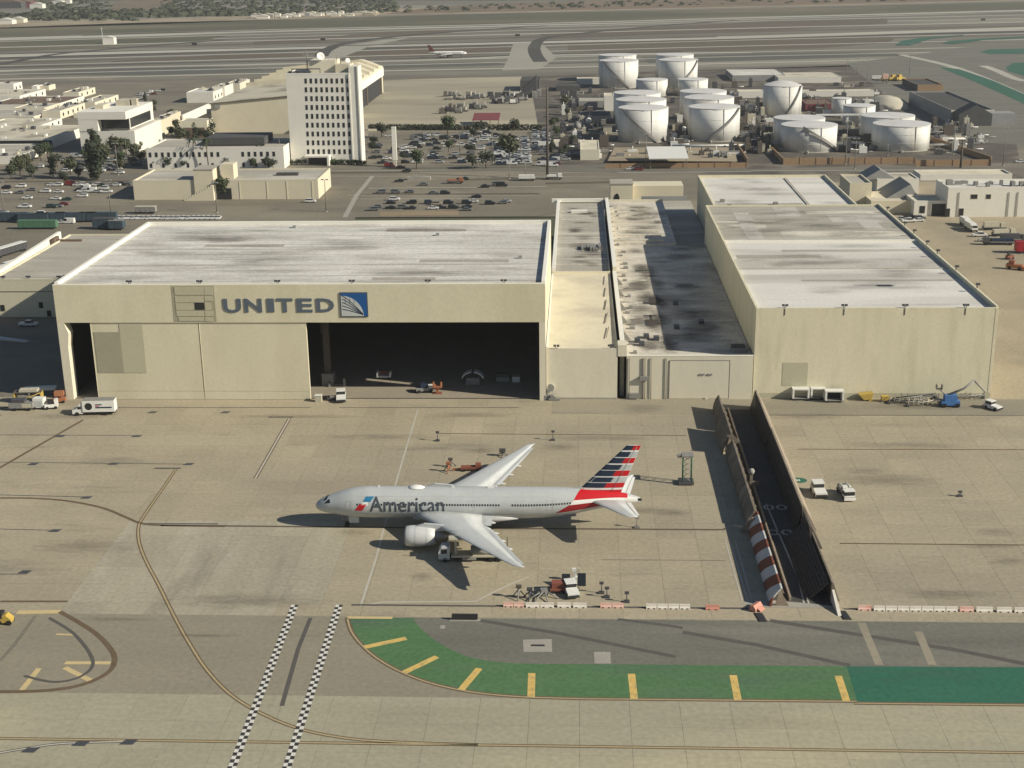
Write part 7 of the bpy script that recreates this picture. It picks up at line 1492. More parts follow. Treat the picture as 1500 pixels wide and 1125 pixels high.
# dish and pumps by the link building
ds = thing('ground_dish', 'white satellite dish on a stand by the hangar corner', 'satellite dish', (*G(802, 585).xy, 0))
part('stand', MB().box(-.9, .9, -.6, .6, 0, 1.2).box(-.2, .2, -.2, .2, 1.2, 2.6), M['equip_grey'], ds, local=True)
rg = [[(.9+r*.75*math.cos(2*math.pi*k/12), -.35*r*r*.6-.4*r*math.sin(2*math.pi*k/12), 3.2+r*math.sin(2*math.pi*k/12)) for k in range(12)] for r in (.05, .5, .9, 1.2)]
part('bowl', MB().loft(rg+[[(p[0], p[1]+.1, p[2]) for p in rg[-1]], [(p[0], p[1]+.15, p[2]) for p in rg[0]]]), M['equip_white'], ds, local=True)
generic('pump_cluster', 'grey pump cluster on the plinth of the link building', 'pump', 812, 586, [(-1.4, 1.4, -.5, .5, .1, .6, 'equip_grey', 'skid'), (-1.0, -.2, -.4, .4, .6, 1.4, 'equip_grey', 'pump'), (.2, 1.0, -.4, .4, .6, 1.2, 'equip_beige', 'pump')])
# tripods and stands around the tug
def tripod(px, py, label, h=2.4, m='equip_grey', hm='steel_brown', head=.5):
    q = G(px, py); t = thing('tripod_jack', label, 'jack', (q.x, q.y, 0), 'tripod jacks on the apron')
    for k in range(3):
        an = 2*math.pi*k/3+.4; part('leg', MB().tube([(1.3*math.cos(an), 1.3*math.sin(an), .05), (.1*math.cos(an), .1*math.sin(an), h*.8)], .11, 5), M[m], t, local=True)
    part('column', MB().tube([(0, 0, .3), (0, 0, h)], .2, 7), M[m], t, local=True); part('head', MB().box(-head, head, -head*.6, head*.6, h, h+head), M[hm], t, local=True)
    return t
tripod(760, 876, 'brown capped tripod jack left of the fallen stands', 2.0)
tripod(776, 877, 'small dark tripod jack near the barrier row', 1.6, 'metal_dark', 'metal_dark')
tripod(657, 691, 'orange tripod jack behind the far wing root', 1.8, 'equip_orange', 'equip_orange')
tripod(660, 684, 'dark tripod jack farther behind the far wing root', 1.6, 'metal_dark', 'steel_brown')
tripod(736, 668, 'dark low stand beyond the far wing', 1.0, 'metal_dark', 'metal_dark', .7)
generic('red_cart', 'red and brown cart left of the white tug at the barrier row', 'cart', 819, 866, [(-1.6, 1.2, -1, 1, .5, .9, 'equip_red', 'bed'), (-1.3, 1.0, -.8, .8, .9, 1.9, 'equip_red', 'box')], .05, [(-1.1, -.9, .3), (.8, -.9, .3), (-1.1, .9, .3), (.8, .9, .3)])
generic('fallen_stand', 'grey stands lying together beside the red cart', 'stand', 797, 872, [(-.6, .6, -.6, .6, .2, 1.2, 'equip_grey', 'hub')], .2, tubes=[([(0, 0, 1), (-3.2, -1.5, .15)], .12, 'equip_grey', 'leg'), ([(0, 0, 1), (-2.2, -2.6, .15)], .12, 'equip_grey', 'leg'), ([(0, 0, 1), (.2, -3, .15)], .12, 'equip_grey', 'leg'), ([(0, 0, 1), (2.2, -1.8, .15)], .14, 'equip_grey', 'leg'), ([(0, 0, 1), (-2.6, 1.2, .2)], .14, 'equip_grey', 'leg')])
generic('red_bar_trailer', 'red low trailer behind the far wing root', 'trailer', 690, 689, [(-2.2, 2.2, -.7, .7, .5, 1.0, 'equip_red', 'bed'), (1.0, 2.2, -.7, .7, 1.0, 1.6, 'equip_red', 'box'), (-4, -2.2, -.1, .1, .4, .6, 'equip_orange', 'tow_bar')], .05, [(-1.5, -.7, .3), (1.5, -.7, .3), (-1.5, .7, .3), (1.5, .7, .3)])
generic('seat_unit', 'white chair shaped lamp unit behind the tug at the barriers', 'lamp unit', 843, 851, [(-.5, .5, -.4, .4, .1, .9, 'equip_white', 'base'), (-.15, .15, -.15, .15, .9, 1.9, 'equip_white', 'post'), (-.6, .1, -.3, .3, 1.9, 2.5, 'equip_white', 'lamp'), (.25, .75, -.3, .3, 2.0, 2.6, 'equip_beige', 'lamp')])
for (px, py, lab) in ((829, 860, 'left black panel standing beside the tug'), (852, 859, 'right black panel standing beside the tug')):
    q = G(px, py); t = thing('solar_panel', lab, 'solar panel', (q.x, q.y, 0), 'black panels beside the tug')
    part('panel', MB().prism([(-1.1, .6), (1.1, 2.0), (1.1, 2.08), (-1.1, .68)], -.75, .75, 0, 'x'), M['glass_dark'], t, local=True); part('prop', MB().box(-.1, .1, .4, .6, 0, 1.4), M['metal_grey'], t, local=True)
# light stands and poles on the apron
def stand_lamp(px, py, label, h=3.0, m='metal_dark'):
    q = G(px, py); t = thing('lamp_stand', label, 'lamp stand', (q.x, q.y, 0), 'lamp stands on the apron')
    part('pole', MB().tube([(0, 0, 0), (0, 0, h)], .1, 6), M[m], t, local=True); part('base', MB().box(-.5, .5, -.4, .4, 0, .3), M[m], t, local=True); part('lamp', MB().box(-.38, .38, -.2, .2, h, h+.4), M[m], t, local=True)
stand_lamp(881, 869, 'dark stand right of the tug at the barriers', 1.8)
stand_lamp(889, 875, 'second dark stand right of the tug, nearer the barriers', 1.6)
stand_lamp(918, 882, 'dark stand between two barrier groups', 1.6)
stand_lamp(641, 646, 'dark lamp stand at the left end of the cable behind the airliner', 2.0)
stand_lamp(810, 645, 'dark lamp stand in the middle of the cable behind the airliner', 2.0)
stand_lamp(1406, 727, 'lone dark stump on the right apron', .8)
stand_lamp(933, 773, 'grey stand just behind the airliner tail', 2.0, 'pole_grey')
# tower lift by the tail
sl_ = thing('scissor_lift', 'tall green-grey lift tower standing behind the airliner tail', 'lift', (*G(1006, 708).xy, 0))
for x in (-.9, .9):
    for y in (-.9, .9): part('leg', MB().tube([(x, y, .4), (x, y, 6.4)], .12, 5), M['equip_green'], sl_, local=True)
mb = MB()
for k in range(5):
    z = .8+1.15*k; mb.tube([(-.9, -.9, z), (.9, -.9, z+1.1)], .07, 4).tube([(.9, -.9, z), (-.9, -.9, z+1.1)], .07, 4).tube([(-.9, .9, z), (-.9, -.9, z+1.1)], .07, 4)
part('bracing', mb, M['equip_grey'], sl_, local=True, kind='stuff')
part('deck', MB().box(-1.2, 1.2, -1.2, 1.2, 6.4, 6.6).box(-2.2, -1.2, -.5, .5, 6.0, 6.5), M['equip_grey'], sl_, local=True); part('base', MB().box(-1.8, 1.4, -1.4, 1.4, .2, .7), M['metal_dark'], sl_, local=True)
# tall light poles beside the low building
def light_pole(px, py, h, label, heads=2, m='pole_grey', group='tall light poles', arm=1.2):
    q = G(px, py); t = thing('light_pole', label, 'light pole', (q.x, q.y, -.3), group)
    part('pole', MB().tube([(0, 0, 0), (0, 0, h)], .28 if h > 12 else .2, 7, 0, .12), M[m], t, local=True)
    mb = MB()
    for k in range(heads): s = (k-(heads-1)/2); mb.box(s*arm*1.6-.6, s*arm*1.6+.6, -.4, .4, h, h+.4)
    part('lamp', mb, M['metal_grey'], t, local=True); part('footing', MB().cyl((0, 0), .5, 0, .6, 8), M['concrete_patch'], t, local=True)
q = G(1033, 584); light_pole(1033, 584, 6.6, 'short lamp post in front of the low stained roof building', 2)
q = G(1112, 582); light_pole(1112, 582, 6.2, 'short lamp post at the front left corner of the right hangar', 1)
for (px, py, h, lab) in [(163, 314, 15, 'tall lamp pole in the left car park before the beige building'), (6, 312, 14, 'tall lamp pole at the left edge of the car park'), (318, 311, 13, 'thin lamp pole below the beige building'), (478, 310, 14, 'thin lamp pole right of the beige building'), (173, 256, 16, 'lamp pole behind the tall dark tree at left'), (186, 232, 11, 'lamp pole in front of the white office'), (411, 240, 14, 'lamp pole in front of the arched window building'), (674, 236, 15, 'lamp pole in the middle of the office car park'), (722, 238, 17, 'lamp pole left of the silver car columns'), (746, 262, 9, 'short lamp pole by the street near the silver cars'), (770, 262, 9, 'short lamp pole by the street near the tank road'), (946, 246, 17, 'lamp pole in front of the left tank wall'), (1238, 241, 22, 'lamp pole between the squat tanks'), (1252, 247, 15, 'lamp pole in front of the squat tank wall'), (1396, 226, 17, 'lamp pole by the pipes right of the squat tanks'), (1469, 243, 19, 'lamp pole at the right end of the tank wall'), (1332, 110, 26, 'tall light mast beyond the brick shed'), (1270, 118, 17, 'light mast left of the dirt mound'), (1255, 110, 15, 'light mast behind the long depot'), (1240, 112, 14, 'second light mast behind the long depot'), (1488, 316, 12, 'lamp pole in front of the white warehouse'), (1300, 228, 6, 'short post in front of the rightmost squat tank')]:
    light_pole(px, py, h, lab, 1 if h < 12 else 2)
for (px, py, h, lab) in [(802, 262, 44, 'very tall wooden pole on the street at the tank yard corner'), (1407, 245, 14, 'thick twin post by the right containment wall')]:
    q = G(px, py); t = thing('utility_pole', lab, 'utility pole', (q.x, q.y, -.3)); part('pole', MB().tube([(0, 0, 0), (0, 0, h)], .75 if h > 20 else .6, 7, 0, .4), M['steel_brown'], t, local=True); part('crossarm', MB().box(-2, 2, -.2, .2, h*.68, h*.68+.5), M['steel_brown'], t, local=True)
q = G(579, 244); py_ = thing('pylon_sign', 'slim white pylon standing in the office car park', 'pylon sign', (q.x, q.y, -.3))
hh = atY(579, 187, q.y).z
part('shaft', MB().box(-1.1, 1.1, -.8, .8, 3.6, hh+.3), M['bright_trim'], py_, local=True); part('foot', MB().box(-.7, .7, -.6, .6, 0, 3.58), M['cream_wall'], py_, local=True); part('cap', MB().box(-1.2, 1.2, -.9, .9, hh+.31, hh+.7), M['bright_trim'], py_, local=True)
# monument sign with small letters
ms = thing('entrance_sign', 'low entrance monument between the street and the car park', 'sign', (*G(618, 266).xy, -.3))
a = G(597, 263); b = G(630, 263)
part('plinth', MB().box(a.x, b.x, a.y, a.y+3, -.3, 1.2), M['concrete_patch'], ms); part('sign_block', MB().box(a.x+3, b.x-3, a.y+1, a.y+1.6, 1.21, 2.3), M['concrete_patch'], ms)
# barriers along the apron edge
def barrier(px0, px1, py, m, label):
    a, b = G(px0, py), G(px1, py); n = max(1, round((b.x-a.x)/2.1)); w = (b.x-a.x)/n
    for k in range(n):
        x = a.x+w*k+w/2; t = thing('traffic_barrier', '%s, %s' % (label, ('only one' if n == 1 else ordn(k)+' from the left')), 'barrier', (x, a.y, 0), 'plastic barriers along the apron edge')
        part('body', MB().prism([(-.34, 0), (.34, 0), (.30, .25), (.16, .45), (.12, .85), (-.12, .85), (-.16, .45), (-.30, .25)], -w/2+.06, w/2-.06, 0, 'x'), M[m], t, local=True)
        part('slot', MB().box(-w/4-.15, -w/4+.15, -.36, -.30, .02, .18).box(w/4-.15, w/4+.15, -.36, -.30, .02, .18), M['equip_black'], t, local=True)
barrier(737, 768, 888.3, 'barrier_pink', 'faded pink barrier in the leftmost run')
barrier(770, 812, 889, 'barrier_white', 'white barrier in the run below the fallen stands')
barrier(816, 837, 889, 'barrier_white', 'white barrier below the white tug')
barrier(839, 860, 889.5, 'barrier_white', 'white barrier just right of the tug')
barrier(879, 914, 889.5, 'barrier_pink', 'pink barrier in the run below the dark stands')
barrier(946, 1011, 891, 'barrier_white', 'white barrier in the run left of the lone red one')
barrier(1033, 1054, 892.5, 'barrier_red', 'red barrier left of the striped fence')
barrier(1256, 1276, 893, 'barrier_pink', 'tan pink barrier right of the lane')
barrier(1279, 1402, 894, 'barrier_white', 'white barrier in the long run right of the lane')
barrier(1405, 1426, 895, 'barrier_pink', 'pinkish barrier in the right run')
barrier(1429, 1454, 895.5, 'barrier_white', 'white barrier right of the pinkish one')
barrier(1459, 1482, 896, 'barrier_white', 'white barrier second from the right edge')
barrier(1485, 1520, 896.5, 'barrier_white', 'white barrier at the right edge')
q = G(1107, 892); t = thing('broken_barrier', 'crumpled red plastic barrier at the foot of the striped fence', 'barrier', (q.x, q.y, 0), None, .9)
part('body', MB().prism([(-.6, 0), (.6, .1), (.5, .9), (-.2, 1.1), (-.7, .5)], -1.2, 1.1, 0, 'x'), M['barrier_red'], t, local=True); part('flap', MB().prism([(-1.2, .05), (-.4, .6), (-.5, .7), (-1.4, .15)], -.6, .8, 0, 'x'), M['barrier_red'], t, local=True)
q = G(681, 908); t = thing('taxiway_sign', 'long black taxiway sign at the apron edge', 'sign', (q.x, q.y, 0))
part('panel', MB().box(-2.2, 2.2, -.2, .2, .2, 1.1), M['equip_black'], t, local=True); part('foot', MB().box(-2.6, 2.6, -.5, .4, 0, .06).box(-2, -1.8, -.1, .1, .06, .2).box(1.8, 2, -.1, .1, .06, .2), M['concrete_patch'], t, local=True)
for (px, py, lab) in [(1117, 905, 'dark cable ramp left of the lane mouth'), (1240, 902, 'dark cable ramp right of the lane mouth')]:
    q = G(px, py); single('cable_ramp', MB().add([(q.x-.9, q.y-1.5, .01), (q.x+.7, q.y-1.5, .01), (q.x+.2, q.y+1.7, .01), (q.x-1.4, q.y+1.7, .01), (q.x-.6, q.y-1.4, .12), (q.x+.4, q.y-1.4, .12), (q.x-.1, q.y+1.6, .12), (q.x-1.1, q.y+1.6, .12)], [(3, 2, 1, 0), (4, 5, 6, 7), (0, 1, 5, 4), (1, 2, 6, 5), (2, 3, 7, 6), (3, 0, 4, 7)]), M['equip_black'], lab, 'cable ramp', (0, 0, 0))
q = G(10, 913); ylo = thing('yellow_machine', 'yellow and black small machine cut by the left edge', 'machine', (q.x, q.y, 0))
part('body', MB().prism([(-1.6, .4), (1.1, .4), (1.1, 1.0), (.2, 1.8), (-1.6, 1.5)], -.7, .7, 0, 'y'), M['equip_yellow'], ylo, local=True); part('seat', MB().box(-1.9, -.4, -.72, .72, 1.2, 2.2), M['equip_black'], ylo, local=True)
for x in (-1, .7):
    for y in (-.7, .7): part('wheel', MB().wheel(x, y, .45, .3), M['rubber'], ylo, local=True)
# inset pit covers on the apron
PITS = [(200, 639, 'at the end of the upper joint line'), (88, 639, 'on the upper joint where the diagonal line crosses'), (48, 680, 'at the left of the second joint line'), (166, 679.5, 'in the middle of the second joint line'), (276, 680, 'at the right end of the second joint line'), (126, 729, 'just above the brown curve'), (80, 777.5, 'below the brown curve at left'), (223, 604, 'right of the box truck'), (330, 604, 'below the closed hangar door'), (36, 838, 'above the brown loop at left'), (188, 1087.5, 'at the bottom right of the grey curve'), (118, 1089.5, 'in the middle of the grey curve'), (44, 1099, 'at the left of the grey curve')]
for px, py, w in PITS:
    q = G(px, py); single('pit_cover', MB().add([(q.x-1.2, q.y-.6, .022), (q.x+.8, q.y-.6, .022), (q.x+1.3, q.y+.7, .022), (q.x-.6, q.y+.7, .022), (q.x-1.1, q.y-.5, .07), (q.x+.7, q.y-.5, .07), (q.x+1.2, q.y+.6, .07), (q.x-.5, q.y+.6, .07)], [(3, 2, 1, 0), (4, 5, 6, 7), (0, 1, 5, 4), (1, 2, 6, 5), (2, 3, 7, 6), (3, 0, 4, 7)]), M['metal_dark'], 'dark pit cover '+w, 'pit cover', (0, 0, 0), 'pit covers on the apron')
# ------------------------------------------------------------------ trees and shrubs
def crown_mesh(seed, W, H, m, n=420, kind='round'):
    r = random.Random(seed); mb = MB(); lumps = []
    if kind == 'round':
        for k in range(9): a = r.uniform(0, 6.28); d = r.uniform(0, .32)*W; lumps.append((d*math.cos(a), d*math.sin(a), r.uniform(.25, .8)*H, r.uniform(.22, .34)*W))
    elif kind == 'tall':
        for k in range(11): z = k/10; a = r.uniform(0, 6.28); w = (.5*(1-abs(z-.35)*.9))*W; lumps.append((.3*w*math.cos(a), .3*w*math.sin(a), z*H, w*r.uniform(.5, .75)))
    elif kind == 'palm':
        for k in range(14):
            a = 2*math.pi*k/14+r.uniform(-.2, .2); u = Vector((math.cos(a), math.sin(a), 0)); s = Vector((-u.y, u.x, 0)); el = r.uniform(-.1, .5)
            p = [Vector((0, 0, H*.5))+u*(W*.5*f)+Vector((0, 0, H*.5*(el*f*2-1.6*f*f))) for f in (0, .35, .7, 1)]
            for i in range(3):
                w0, w1 = W*.06*(1-.2*i), W*.06*(.8-.3*i)
                mb.face([p[i]+s*w0, p[i]-s*w0, p[i+1]-s*w1, p[i+1]+s*w1])
        return mb.mesh('crown', M[m])
    else:
        for k in range(8): lumps.append((r.uniform(-.5, .5)*W, r.uniform(-.2, .2)*W, r.uniform(.2, .6)*H, r.uniform(.3, .5)*H))
    for k in range(n):
        x, y, z, R = r.choice(lumps)
        d = Vector((r.gauss(0, 1), r.gauss(0, 1), r.gauss(0, .8)));
        if d.length < 1e-3: continue
        d.normalize(); c = Vector((x, y, z))+d*R*r.uniform(.55, 1.05)
        nn = (d+Vector((r.uniform(-.7, .7), r.uniform(-.7, .7), r.uniform(-.3, .8)))).normalized(); u = nn.orthogonal().normalized(); v = nn.cross(u); s = R*r.uniform(.16, .34)
        an = r.uniform(0, 6.28); uu = u*math.cos(an)+v*math.sin(an); vv = v*math.cos(an)-u*math.sin(an)
        mb.face([c+uu*s, c+vv*s*.7, c-uu*s, c-vv*s*.8])
    return mb.mesh('crown', M[m])
def trunk_mesh(h, r, limbs=3, seed=0):
    rr = random.Random(seed); mb = MB().tube([(0, 0, 0), (.1*h*.2, 0, h*.5), (0, .04*h, h)], r, 7, 0, r*.55)
    for k in range(limbs): a = 2*math.pi*k/max(1, limbs)+rr.uniform(0, .8); mb.tube([(0, 0, h*.75), (h*.4*math.cos(a), h*.4*math.sin(a), h*1.35)], r*.5, 5, 0, r*.2)
    return mb.mesh('trunk', M['bark'])
CR = {'round0': crown_mesh(1, 7, 5, 'leaf_a'), 'round1': crown_mesh(2, 6, 4.5, 'leaf_b'), 'round2': crown_mesh(3, 8, 5.5, 'leaf_c'), 'tall': crown_mesh(4, 13, 20, 'leaf_b', 1500, 'tall'), 'palm': crown_mesh(5, 6, 4, 'leaf_a', kind='palm'), 'shrub': crown_mesh(6, 4, 2.4, 'leaf_a', 240, 'shrub'), 'ever': crown_mesh(7, 7, 10, 'leaf_b', 520, 'tall')}
TR = {k: trunk_mesh(h, r, l, i) for i, (k, h, r, l) in enumerate([('round0', 3.2, .28, 4), ('round1', 2.6, .25, 4), ('round2', 3.6, .32, 5), ('tall', 4, .5, 0), ('palm', 11, .25, 0), ('shrub', .6, .12, 3), ('ever', 2.5, .35, 0)])}
CZ = {'round0': 2.2, 'round1': 1.8, 'round2': 2.6, 'tall': 2.5, 'palm': 9.6, 'shrub': 0, 'ever': 2}
TN = {'palm': 'palm_tree', 'shrub': 'shrub', 'tall': 'conifer_tree', 'ever': 'conifer_tree'}
trr = random.Random(31)
def tree(px, py, k, label, s=1.0, group='trees around the street and car parks'):
    q = G(px, py); t = thing(TN.get(k, 'broadleaf_tree'), label, 'shrub' if k == 'shrub' else 'tree', (q.x, q.y, -.2), group, trr.uniform(0, 6)); t.scale = (s, s, s*trr.uniform(.9, 1.1))
    inst('trunk', TR[k], t); inst('crown', CR[k], t, (0, 0, CZ[k]), trr.uniform(0, 6)); return t
for px, py, k, s, lab in [
    (143, 263, 'tall', 1.15, 'tall dark conifer in front of the white office'), (232, 246, 'round1', 1.3, 'dark round tree at the left end of the arched window building'), (248, 247, 'round0', .9, 'small round tree below the left arched windows'),
    (285, 247, 'palm', 1.35, 'left palm in front of the arched window building'), (306, 248, 'palm', 1.4, 'right palm in front of the arched window building'), (332, 246, 'round1', 1.1, 'round clipped tree below the middle arched windows'), (385, 243, 'round2', 1.35, 'large round tree before the right arched windows'), (372, 247, 'round0', .8, 'small tree left of the large round tree'), (400, 247, 'round1', .9, 'dark tree at the foot of the tower edge'), (390, 248, 'round1', 1.0, 'dark tree right of the large round tree'), (271, 247, 'round1', .8, 'dark small tree left of the palms'),
    (311, 205, 'ever', 1.2, 'dark tree at the corner of the gabled hangar'), (305, 208, 'round1', 1.0, 'low dark tree beside the garage with red doors'),
    (559, 201, 'round1', 1.35, 'round tree at the left of the tan lot hedge'), (656, 198, 'round0', 1.75, 'largest tree on the tan lot hedge line'), (703, 194, 'round1', 1.2, 'dark tree in front of the maroon canopy'), (753, 191, 'round1', 1.1, 'low tree at the right of the tan lot hedge'),
    (610, 247, 'round0', 1.25, 'tree by the street beside the entrance sign'), (692, 247, 'round1', 1.3, 'dark tree at the head of the car columns'), (712, 246, 'round1', 1.4, 'wide dark tree beside the left silver column'), (746, 235, 'round2', 1.5, 'tree between the two silver car columns'), (689, 226, 'round1', 1.1, 'tree in the left rows of the office car park'), (657, 222, 'round0', .9, 'tree behind the tan car in the office car park'), (694, 203, 'round1', 1.0, 'dark tree at the back of the office car park'), (738, 212, 'round1', 1.0, 'dark tree at the far end of the silver columns'), (548, 212, 'round1', .9, 'thin tree right of the office tower'), (545, 222, 'round1', 1.0, 'dark tree close to the office tower side'), (591, 235, 'round1', .7, 'small tree beside the white pylon'),
    (325, 291, 'round0', 1.3, 'green tree against the beige building'), (155, 238, 'round2', 1.18, 'broad tree left of the office front'), (170, 226, 'round2', 1.33, 'broad tree in front of the dark window band'), (185, 225, 'round0', 1.18, 'tree at the middle of the white office front'), (196, 232, 'round2', 1.04, 'pale tree at the corner of the white office'), (160, 218, 'round1', 1.26, 'dark tree under the office overhang'), (132, 236, 'round1', 1.2, 'dark tree left of the white office'), (176, 240, 'round0', 1.0, 'low tree in front of the office lamp pole'), (206, 240, 'round1', 1.2, 'tree between the office and the arched building'), (140, 225, 'round1', 1.3, 'tree close against the white office wall'),
    (16, 262, 'round0', 1.01, 'dark tree farthest left by the left street'), (30, 256, 'round2', 1.08, 'broad olive tree at the left street'), (40, 250, 'round2', 1.01, 'olive tree right of the broad one at left'), (48, 262, 'round1', 1.2, 'dark low tree on the left street verge'), (60, 235, 'round1', 1.3, 'dark tree beside the building with three side windows'), (70, 232, 'round0', 1.2, 'tree between the parked vans at left'), (78, 259, 'ever', 1.0, 'dark upright tree by the left street'), (84, 244, 'round1', 1.2, 'round tree among the shaded cars'), (95, 270, 'round1', 1.0, 'dark tree at the head of the left car park'), (56, 226, 'round1', 1.0, 'small dark tree by the shaded carport'), (104, 255, 'round2', 1.0, 'low olive tree near the reddish verge'), (116, 262, 'round1', .9, 'small dark tree left of the tall conifer')]:
    tree(px, py, k, lab, s)
fg = random.Random(90)
for n, (x0, y0, x1, y1), lb in [(6, (125, 208, 205, 250), 'dark leafy tree in the grove before the white office'), (8, (110, 150, 262, 200), 'small dark tree along the lanes behind the white office'), (10, (262, 196, 312, 212), 'small dark tree behind the arched window building'), (12, (800, 150, 850, 236), 'small dark tree along the tank yard road')]:
    for k in range(n): tree(fg.uniform(x0, x1), fg.uniform(y0, y1), fg.choice(['round0', 'round1', 'round1', 'round2', 'ever']), lb, fg.uniform(.6, 1.1), lb.replace('tree', 'trees', 1))
for px, py, lab in [(434, 240, 'shrub at the left foot of the office tower'), (442, 240, 'second shrub at the left foot of the office tower'), (490, 240, 'first shrub right of the tower porch'), (498, 240, 'second shrub right of the tower porch'), (506, 240, 'third shrub right of the tower porch'), (514, 240.5, 'fourth shrub right of the tower porch'), (522, 241, 'shrub at the foot of the tower shaft'), (528, 241, 'shrub at the outer corner of the tower shaft'), (484, 240.5, 'shrub closest to the tower porch')]:
    tree(px, py, 'shrub', lab, 1.4)
a, b = G(540, 190.5), G(795, 190.5)
hd = thing('hedge_fence', 'dark hedge and fence line along the front of the tan lot', 'hedge', ((a.x+b.x)/2, a.y, -.2))
hr = random.Random(8); mb = MB()
for k in range(2600):
    f = hr.random(); c = Vector((a.x+(b.x-a.x)*f, a.y+(b.y-a.y)*f+hr.uniform(-.8, .8), hr.uniform(.1, 3.4))); u = Vector((hr.gauss(0, 1), hr.gauss(0, 1), hr.gauss(0, 1))).normalized(); v = u.orthogonal().normalized(); s = hr.uniform(.35, .8)
    mb.face([c+u*s, c+v*s, c-u*s, c-v*s])
part('foliage', mb, M['hedge_row'], hd); part('fence_wall', MB().box(a.x, b.x, a.y-1.3, a.y-1.1, -.2, .9), M['cream_wall'], hd)
# scrub beyond the runway: one mass
sr = random.Random(77); mb = MB()
def bush(c, w, h, n):
    for k in range(n):
        d = Vector((sr.gauss(0, 1), sr.gauss(0, 1), abs(sr.gauss(0, .8)))).normalized(); p = Vector((c[0]+d.x*w*.5, c[1]+d.y*w*.5, c[2]+d.z*h)); u = d.orthogonal().normalized(); v = d.cross(u); s = w*sr.uniform(.16, .34)
        mb.face([p+u*s, p+v*s*.8, p-u*s*.9, p-v*s])
for k in range(1500):
    px = sr.uniform(-40, 580); py = sr.uniform(-6, 30 if px < 200 else 27-(px-200)*.022)
    if 160 < px < 235 and py < 14: continue
    if px < 45 and py < 20: continue
    q = G(px, py); w = sr.uniform(5, 16); bush((q.x, q.y, -.5), w, w*sr.uniform(.15, .3), 16)
for k in range(150):
    px = sr.uniform(0, 400); py = 29-(px)*.018+sr.uniform(-4, 0); q = G(px, py); w = sr.uniform(10, 24); bush((q.x, q.y, -.5), w, w*.35, 26)
for k in range(160):
    px = sr.uniform(560, 1500); py = 20-(px-560)*.024+sr.uniform(-9, -1); q = G(px, py); w = sr.uniform(5, 14); bush((q.x, q.y, -.5), w, w*.3, 12)
structure('scrub', mb, M['scrub_leaf'], 'dark scrub covering the dunes beyond the runway', 'stuff')
sheet('bare_dune', [(155, 15), (170, 2), (235, -6), (280, -6), (240, 8), (200, 16)], -0.36, M['dune'], 'bare reddish patch among the dune scrub')
# far huts and equipment at the dune foot
def hut(px, py, w, d, h, wall, roof, label, group):
    q = G(px, py); t = thing('hut', label, 'hut', (q.x, q.y, -.5), group)
    part('wall', MB().box(-w/2, w/2, 0, d, 0, h), M[wall], t, local=True); part('roof', MB().prism([(-w/2-.4, h), (w/2+.4, h), (0, h+w*.14)], -.3, d+.3, 0, 'y'), M[roof], t, local=True)
for px, py, w, h, wl_, rf, lab in [(10, 12, 60, 12, 'dark_wall', 'roof_brown', 'dark red roofed barn at the top left corner'), (30, 11, 45, 11, 'maroon', 'roof_brown', 'red barn right of the dark one at the top left'), (53, 12, 26, 8, 'white_wall', 'roof_white', 'white hut below the red barn'), (84, 6, 22, 7, 'white_wall', 'roof_white', 'left white hut among the dune scrub'), (97, 5, 18, 7, 'white_wall', 'roof_white', 'right white hut among the dune scrub'), (6, 35, 26, 6, 'white_wall', 'roof_white', 'white hut on the sand at the left edge'), (24, 33, 24, 6, 'cream_wall', 'roof_white', 'pale hut on the sand beside the white one'), (159, 64.5, 14, 8, 'white_wall', 'roof_white', 'white cabin standing alone beside the runway')]:
    hut(px, py, w, w*.7, h, wl_, rf, lab, 'small huts beyond the runway')
jr = random.Random(9)
for k in range(26):
    px = 372+k*7.0+jr.uniform(-2, 2); py = 27.5-(px-372)*.03+jr.uniform(-3.5, 0); w = jr.uniform(8, 20)
    hut(px, py, w, 10, jr.uniform(2.5, 5.5), jr.choice(['white_wall', 'white_wall', 'cream_wall', 'grey_wall']), jr.choice(['roof_white', 'roof_tan', 'roof_grey']), 'pale %s in the row of huts along the dune foot, %s from the left' % (jr.choice(['hut', 'shed', 'cabin']), ordn(k)), 'huts along the dune foot')
a, b = G(541, 23), G(562, 11); mb = MB(); d = Vector((b.x-a.x, b.y-a.y)).normalized(); nrm = Vector((-d.y, d.x))*9
single('sand_ramp', MB().prism([(a.x+nrm.x, a.y+nrm.y), (b.x+nrm.x, b.y+nrm.y), (b.x-nrm.x, b.y-nrm.y), (a.x-nrm.x, a.y-nrm.y)], -.5, 1.2), M['sand'], 'pale sand ramp climbing the dune at the end of the huts', 'ramp')
q = G(151, 64); t = thing('radio_mast', 'thin mast beside the white cabin near the runway', 'mast', (q.x, q.y, -.5)); part('pole', MB().tube([(0, 0, 0), (0, 0, 20)], .35, 5, 0, .2), M['equip_white'], t, local=True)
for px, py, lab in [(285, 66, 'dark runway sign on the grass left of the tower'), (473, 59, 'thin dark runway sign behind the tower'), (758, 53, 'dark runway sign above the taxiway turn'), (1440, 30, 'dark runway sign at the far right')]:
    q = G(px, py); t = thing('runway_sign', lab, 'sign', (q.x, q.y, -.5)); part('panel', MB().box(-3, 3, -.4, .4, .6, 3), M['equip_black'], t, local=True); part('foot', MB().box(-2.5, -2, -.4, .4, 0, .6).box(2, 2.5, -.4, .4, 0, .6), M['equip_grey'], t, local=True)

